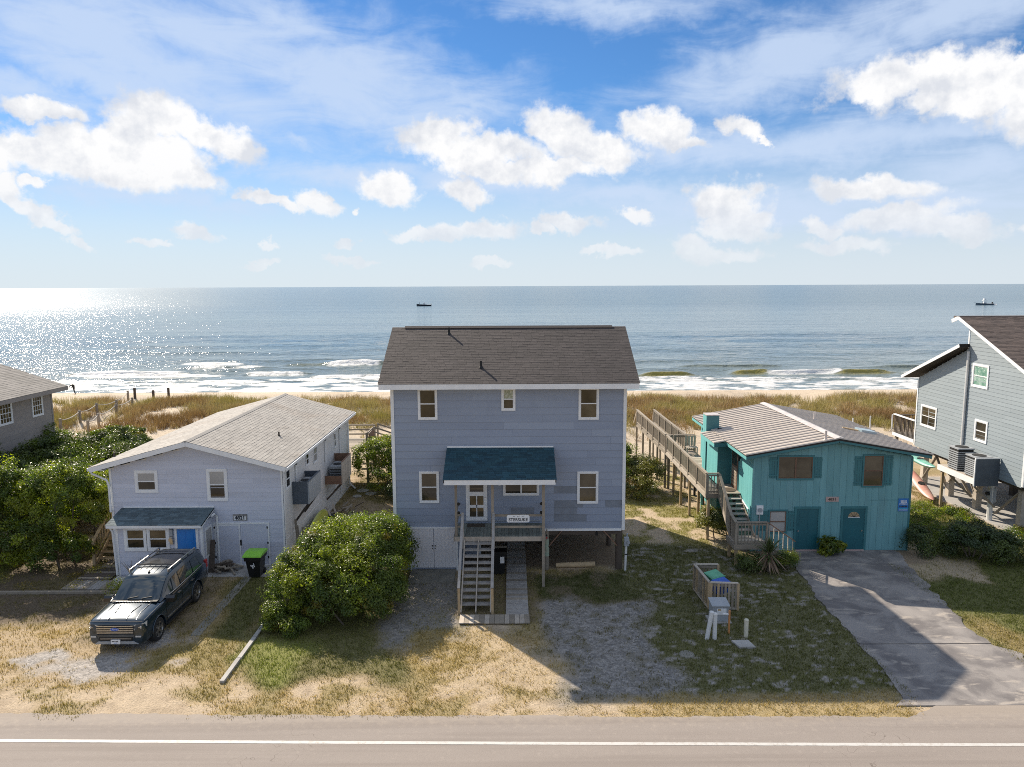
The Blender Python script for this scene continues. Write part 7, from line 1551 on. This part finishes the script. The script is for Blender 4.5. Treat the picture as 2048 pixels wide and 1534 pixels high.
# ------------------------------------------------------------------ utility cluster
def build_props():
    T = mat
    e = thing('bin_enclosure', 'open slatted wooden bin pen standing on the lawn beside the gravel', 'bin pen', (8, 27.3, 0))
    A, B, C, D = Vector((7.42,26.55,0)), Vector((8.48,26.45,0)), Vector((8.25,28.35,0)), Vector((7.30,28.35,0)); up = Vector((0,0,1)); H = 1.08
    def side(p, q, n):
        bm_('rail', e, T['wood_pale'], p+up*H, q+up*H, .10, .04); bm_('rail', e, T['wood'], p+up*(H-.10), q+up*(H-.10), .04, .09); bm_('rail', e, T['wood_pale'], p+up*.08, q+up*.08, .09, .07)
        d = (q-p).normalized(); s = d.cross(up)*.035
        for i in range(n): c = p.lerp(q, (i+.5)/n)+s; bm_('slat', e, [T['wood'], T['wood_new'], T['wood']], (c.x, c.y, .06), (c.x, c.y, H-.03), .088, .02, up=(s.x, s.y, 0))
    side(A, B, 8); side(D, A, 13); side(C, D, 7)
    for p in (A, B, C, D): bx('post', e, T['wood_new'], p.x-.045, p.x+.045, p.y-.045, p.y+.045, -.1, H-.02)
    def tub(name, label, m, c, rz, tilt):
        b = thing(name, label, 'recycling bin', c, rz=rz); b.rotation_euler = (tilt, 0, rz)
        for nm, r0, r1, z0, z1 in (('body', .20, .27, 0, .42),):
            R = lambda w, d, z: [(-w,-d,z),(w,-d,z),(w,d,z),(-w,d,z)]
            MB().ring([R(.26,.17,0), R(.31,.22,.40), R(.34,.245,.40), R(.34,.245,.44)]).build('body', T[m], b)
        bx('rim', b, T[m], -.36, .36, -.26, -.235, .40, .45); bx('handle', b, T['black'], -.10, .10, -.272, -.262, .30, .38)
        MB().box(-.30,.30,-.20,.20,.441,.447).build('lid', T[m], b)
    tub('recycling_bin', 'green plastic bin tipped at an angle inside the slatted pen', 'green_bin', (7.85, 27.75, .52), .55, .25); tub('recycling_bin', 'blue plastic bin wedged beside the green bin in the slatted pen', 'blue_bin', (8.0, 27.15, .45), .5, .2)
    m = thing('service_pedestal', 'grey metal service box with white label in front of the bin pen', 'utility box', (7.55, 25.6, 0))
    MB().box(7.26, 7.84, 25.45, 25.95, 0, .62).build('cabinet', T['grey_metal'], m); MB().prism([(7.22,25.40,.62),(7.22,25.98,.70),(7.22,25.98,.74),(7.22,25.40,.66)], (.66,0,0)).build('lid', T['grey_metal'], m)
    bx('label', m, T['paper'], 7.42, 7.76, 25.435, 25.449, .30, .54); bx('warning_mark', m, T['wood_new'], 7.45, 7.56, 25.428, 25.434, .46, .53); bx('base_pad', m, T['concrete'], 7.15, 7.95, 25.35, 26.0, -.02, .04)
    for X, Y, lean, h, lb, mt in ((6.72, 24.2, .16, .98, 'leaning white marker pipe left of the grey service box', 'pipe_white'), (7.0, 24.2, .0, .92, 'upright white marker pipe in front of the grey service box', 'pipe_white'), (8.14, 24.35, .0, .62, 'short cream marker pipe standing alone by the concrete lid', 'cream')):
        t = thing('marker_pipe', lb, 'marker post', (X, Y, 0), group='marker pipes on the lawn')
        MB().cyl((X, Y, -.1), (X+lean, Y, h), .075, .075, 16).build('pipe', T[mt], t, smooth=40); MB().cyl((X+lean, Y, h), (X+lean*1.02, Y, h+.03), .082, .06, 16).build('cap', T[mt], t, smooth=40)
    t = thing('stake', 'orange wooden stake with white tape between the marker pipes', 'stake', (7.62, 24.6, 0)); MB().box(7.585, 7.645, 24.58, 24.63, -.1, .86).build('post', T['orange'], t); bx('tape', t, T['paper'], 7.38, 7.58, 24.58, 24.62, .70, .74)
    p = MB().prism([(7.52,23.98,.0),(7.66,23.50,.0),(8.20,23.50,.0),(8.10,23.98,.0)], (0,0,.07)).build('meter_vault_lid', T['concrete']); tag(p, 'pale concrete vault lid set flat in the lawn', 'vault lid')
    c = MB().cyl((5.78,23.1,-.02),(5.78,23.1,.035), .26, .24, 18).build('drain_cover', T['concrete_old']); tag(c, 'round dark drain cover sunk in the lawn', 'drain cover')
    # rope-lined beach path
    up = Vector((0,0,1)); r = random.Random(3)
    g = thing('rope_fence', 'post and rope fence lining the sandy beach path', 'fence', (-38, 68, 1))
    def post(x, y, h=1.1): z = gz(x, y); bx('post', g, T['wood'], x-.085, x+.085, y-.085, y+.085, z-.3, z+h); return Vector((x, y, z+h-.12))
    L = [post(X, Y) for X, Y in ((-38.4,61.6),(-38.9,65.3),(-39.1,68.4),(-38.9,71.5),(-40.4,76.6))]; R = [post(X, Y) for X, Y in ((-35.6,60.8),(-36.4,63.8),(-37.3,68.4),(-37.9,72.6))]
    for S in (L, R):
        for a, b in zip(S[:-1], S[1:]):
            mb = MB().tube([a.lerp(b, t) - up*.55*4*t*(1-t)*.35 for t in np.linspace(0, 1, 9)], .035, 6); mb.build('rope', T['rope'], g)
    for i, (X, Y, lb) in enumerate(((-40.6,78.4,'left dark post at the beach end of the rope path'),(-39.2,79.6,'middle dark post standing on the open beach'),(-38.0,80.6,'right dark post standing on the open beach'))):
        z = gz(X, Y); o = MB().box(X-.10, X+.10, Y-.10, Y+.10, z-.3, z+1.15).build('beach_post', T['wood_dark']); tag(o, lb, 'post', 'dark posts on the beach')
    for i, (px, py) in enumerate(((1705,853),(1740,850),(1784,846))):
        X, Y, _ = at(px, py, Z=.8); z = gz(X, Y); o = MB().cyl((X, Y, z-.2), (X, Y, z+1.35), .055, n=8).build('marker_stake', T['white']); tag(o, ('left','middle','right')[i]+' of the three white stakes below the dunes near the grey house', 'stake', 'white stakes below the dunes')
    # boats
    def boat(name, label, p, L, m, fly):
        b = thing(name, label, 'boat', p); x, y, z = p; rings = []
        for i in range(13):
            t = i/12; X = x - L/2 + L*t; w = L*.14*min(1, (t/.42))**.7 if t < .42 else L*.14; sh = .95 + .55*(1-t)**2; w = max(w, .02)
            rings.append([(X, y-w, z+sh), (X+.0, y-w*.75, z-.3), (X, y+w*.75, z-.3), (X, y+w, z+sh)])
        MB().ring(rings).build('hull', T[m], b, smooth=30); MB().box(x-L*.3, x+L*.47, y-L*.11, y+L*.11, z+.9, z+1.0).build('deck', T['white'], b)
        MB().box(x-L*.05, x+L*.08, y-.7, y+.7, z+1.0, z+2.2).build('console', T['white'], b); MB().box(x+L*.46, x+L*.51, y-.4, y+.4, z+.2, z+1.9).build('outboard_motor', T['black'] if fly else T['white'], b)
        if fly:
            for X in (-.06, .10): 
                for Y in (-.8, .8): MB().cyl((x+L*X, y+Y, z+1.0), (x+L*X, y+Y, z+3.0), .07, n=6).build('top_post', T['chrome'], b)
            MB().box(x-L*.10, x+L*.14, y-1.1, y+1.1, z+3.0, z+3.15).build('hard_top', T['white'], b); MB().box(x-L*.05, x+L*.06, y-.7, y+.7, z+3.15, z+4.2).build('upper_station', T['white'], b)
            MB().tube([(x-L*.5, y, z+1.55), (x-L*.66, y, z+1.9)], .12, 6).build('bow_pulpit', T['paper'], b); 
            w = MB(); rr = np.random.default_rng(2)
            for i in range(26): q = rr.uniform(0, 1); w.cyl((x+L*(.52+.22*q), y+rr.uniform(-1,1), z-.1), (x+L*(.53+.22*q), y+rr.uniform(-1,1), z+.2+1.3*(1-q)*rr.uniform(.3,1)), .35, .15, 6)
            wk = w.build('boat_spray', mat['paper']); stuff(wk)
    boat('motor_boat', 'low dark motorboat carrying people on the open sea beyond the tall house', tuple(at(848, 612, Z=SEA)), 10.4, 'hull_navy', False)
    boat('fishing_boat', 'slate fishing boat with white hard top throwing spray far out on the right', tuple(at(1968, 610, Z=SEA)), 11.0, 'hull_grey', True)
    # people: continuous skinned figures
    def figure(label, p, joints, edges, radii, cloth, group=None):
        t = thing('person', label, 'person', p, group); me = bpy.data.meshes.new('body'); me.from_pydata(joints, edges, []); o = link('body', me, t)
        sk = o.modifiers.new('skin', 'SKIN'); 
        for v, rr in zip(me.skin_vertices[0].data, radii): v.radius = (rr, rr)
        me.skin_vertices[0].data[0].use_root = True
        ss = o.modifiers.new('smooth', 'SUBSURF'); ss.levels = 1; ss.render_levels = 1
        dg = bpy.context.evaluated_depsgraph_get(); m2 = bpy.data.meshes.new_from_object(o.evaluated_get(dg)); o.modifiers.clear(); o.data = m2; m2.materials.clear(); m2.materials.append(T[cloth]); m2.polygons.foreach_set('use_smooth', [True]*len(m2.polygons))
        return t, joints
    J = [(0,0,.92),(0,0,1.12),(-.16,-.06,1.26),(-.32,-.10,1.16),(-.40,-.12,1.08),  # pelvis, waist, chest, neck, head
         (-.20,.16,1.22),(-.30,.22,.98),(-.42,.18,.78),(-.20,-.26,1.22),(-.30,-.34,1.0),(-.46,-.30,.80),
         (.0,.11,.86),(-.06,.15,.48),(.08,.16,.06),(-.04,.18,.03),(.0,-.11,.86),(.12,-.16,.48),(.28,-.16,.06),(.16,-.18,.03)]
    Eg = [(0,1),(1,2),(2,3),(3,4),(2,5),(5,6),(6,7),(2,8),(8,9),(9,10),(0,11),(11,12),(12,13),(13,14),(0,15),(15,16),(16,17),(17,18)]
    Rd = [.16,.15,.17,.07,.11,.07,.05,.04,.07,.05,.04,.10,.07,.05,.045,.10,.07,.05,.045]
    X, Y = -55.0, 91.5; figure('distant dark-clothed person stooping forward on the wet sand near the surf', (X, Y, gz(X, Y)), J, Eg, Rd, 'cloth_dark')
    bxp, byp, bzp = at(848, 612, Z=SEA)
    for i, (dx, h, cl, lb) in enumerate(((-3.2,1.0,'cloth_dark','person in dark clothes standing at the bow of the dark motorboat'),(.4,.9,'cloth_pink','person in pink standing amidships on the dark motorboat'),(1.7,.9,'paper','person in white standing towards the stern of the dark motorboat'))):
        K = [(0,0,.9),(0,0,1.1),(0,0,1.35),(0,0,1.52),(0,0,1.68),(.0,.2,1.4),(.02,.26,1.1),(.05,.24,.85),(0,-.2,1.4),(.02,-.26,1.1),(.05,-.24,.85),(0,.1,.85),(0,.11,.45),(0,.11,.06),(-.12,.11,.03),(0,-.1,.85),(0,-.11,.45),(0,-.11,.06),(-.12,-.11,.03)]
        figure(lb, (bxp+dx, byp, bzp+1.0), K, Eg, Rd, cl, 'people aboard the dark motorboat')
build_props()
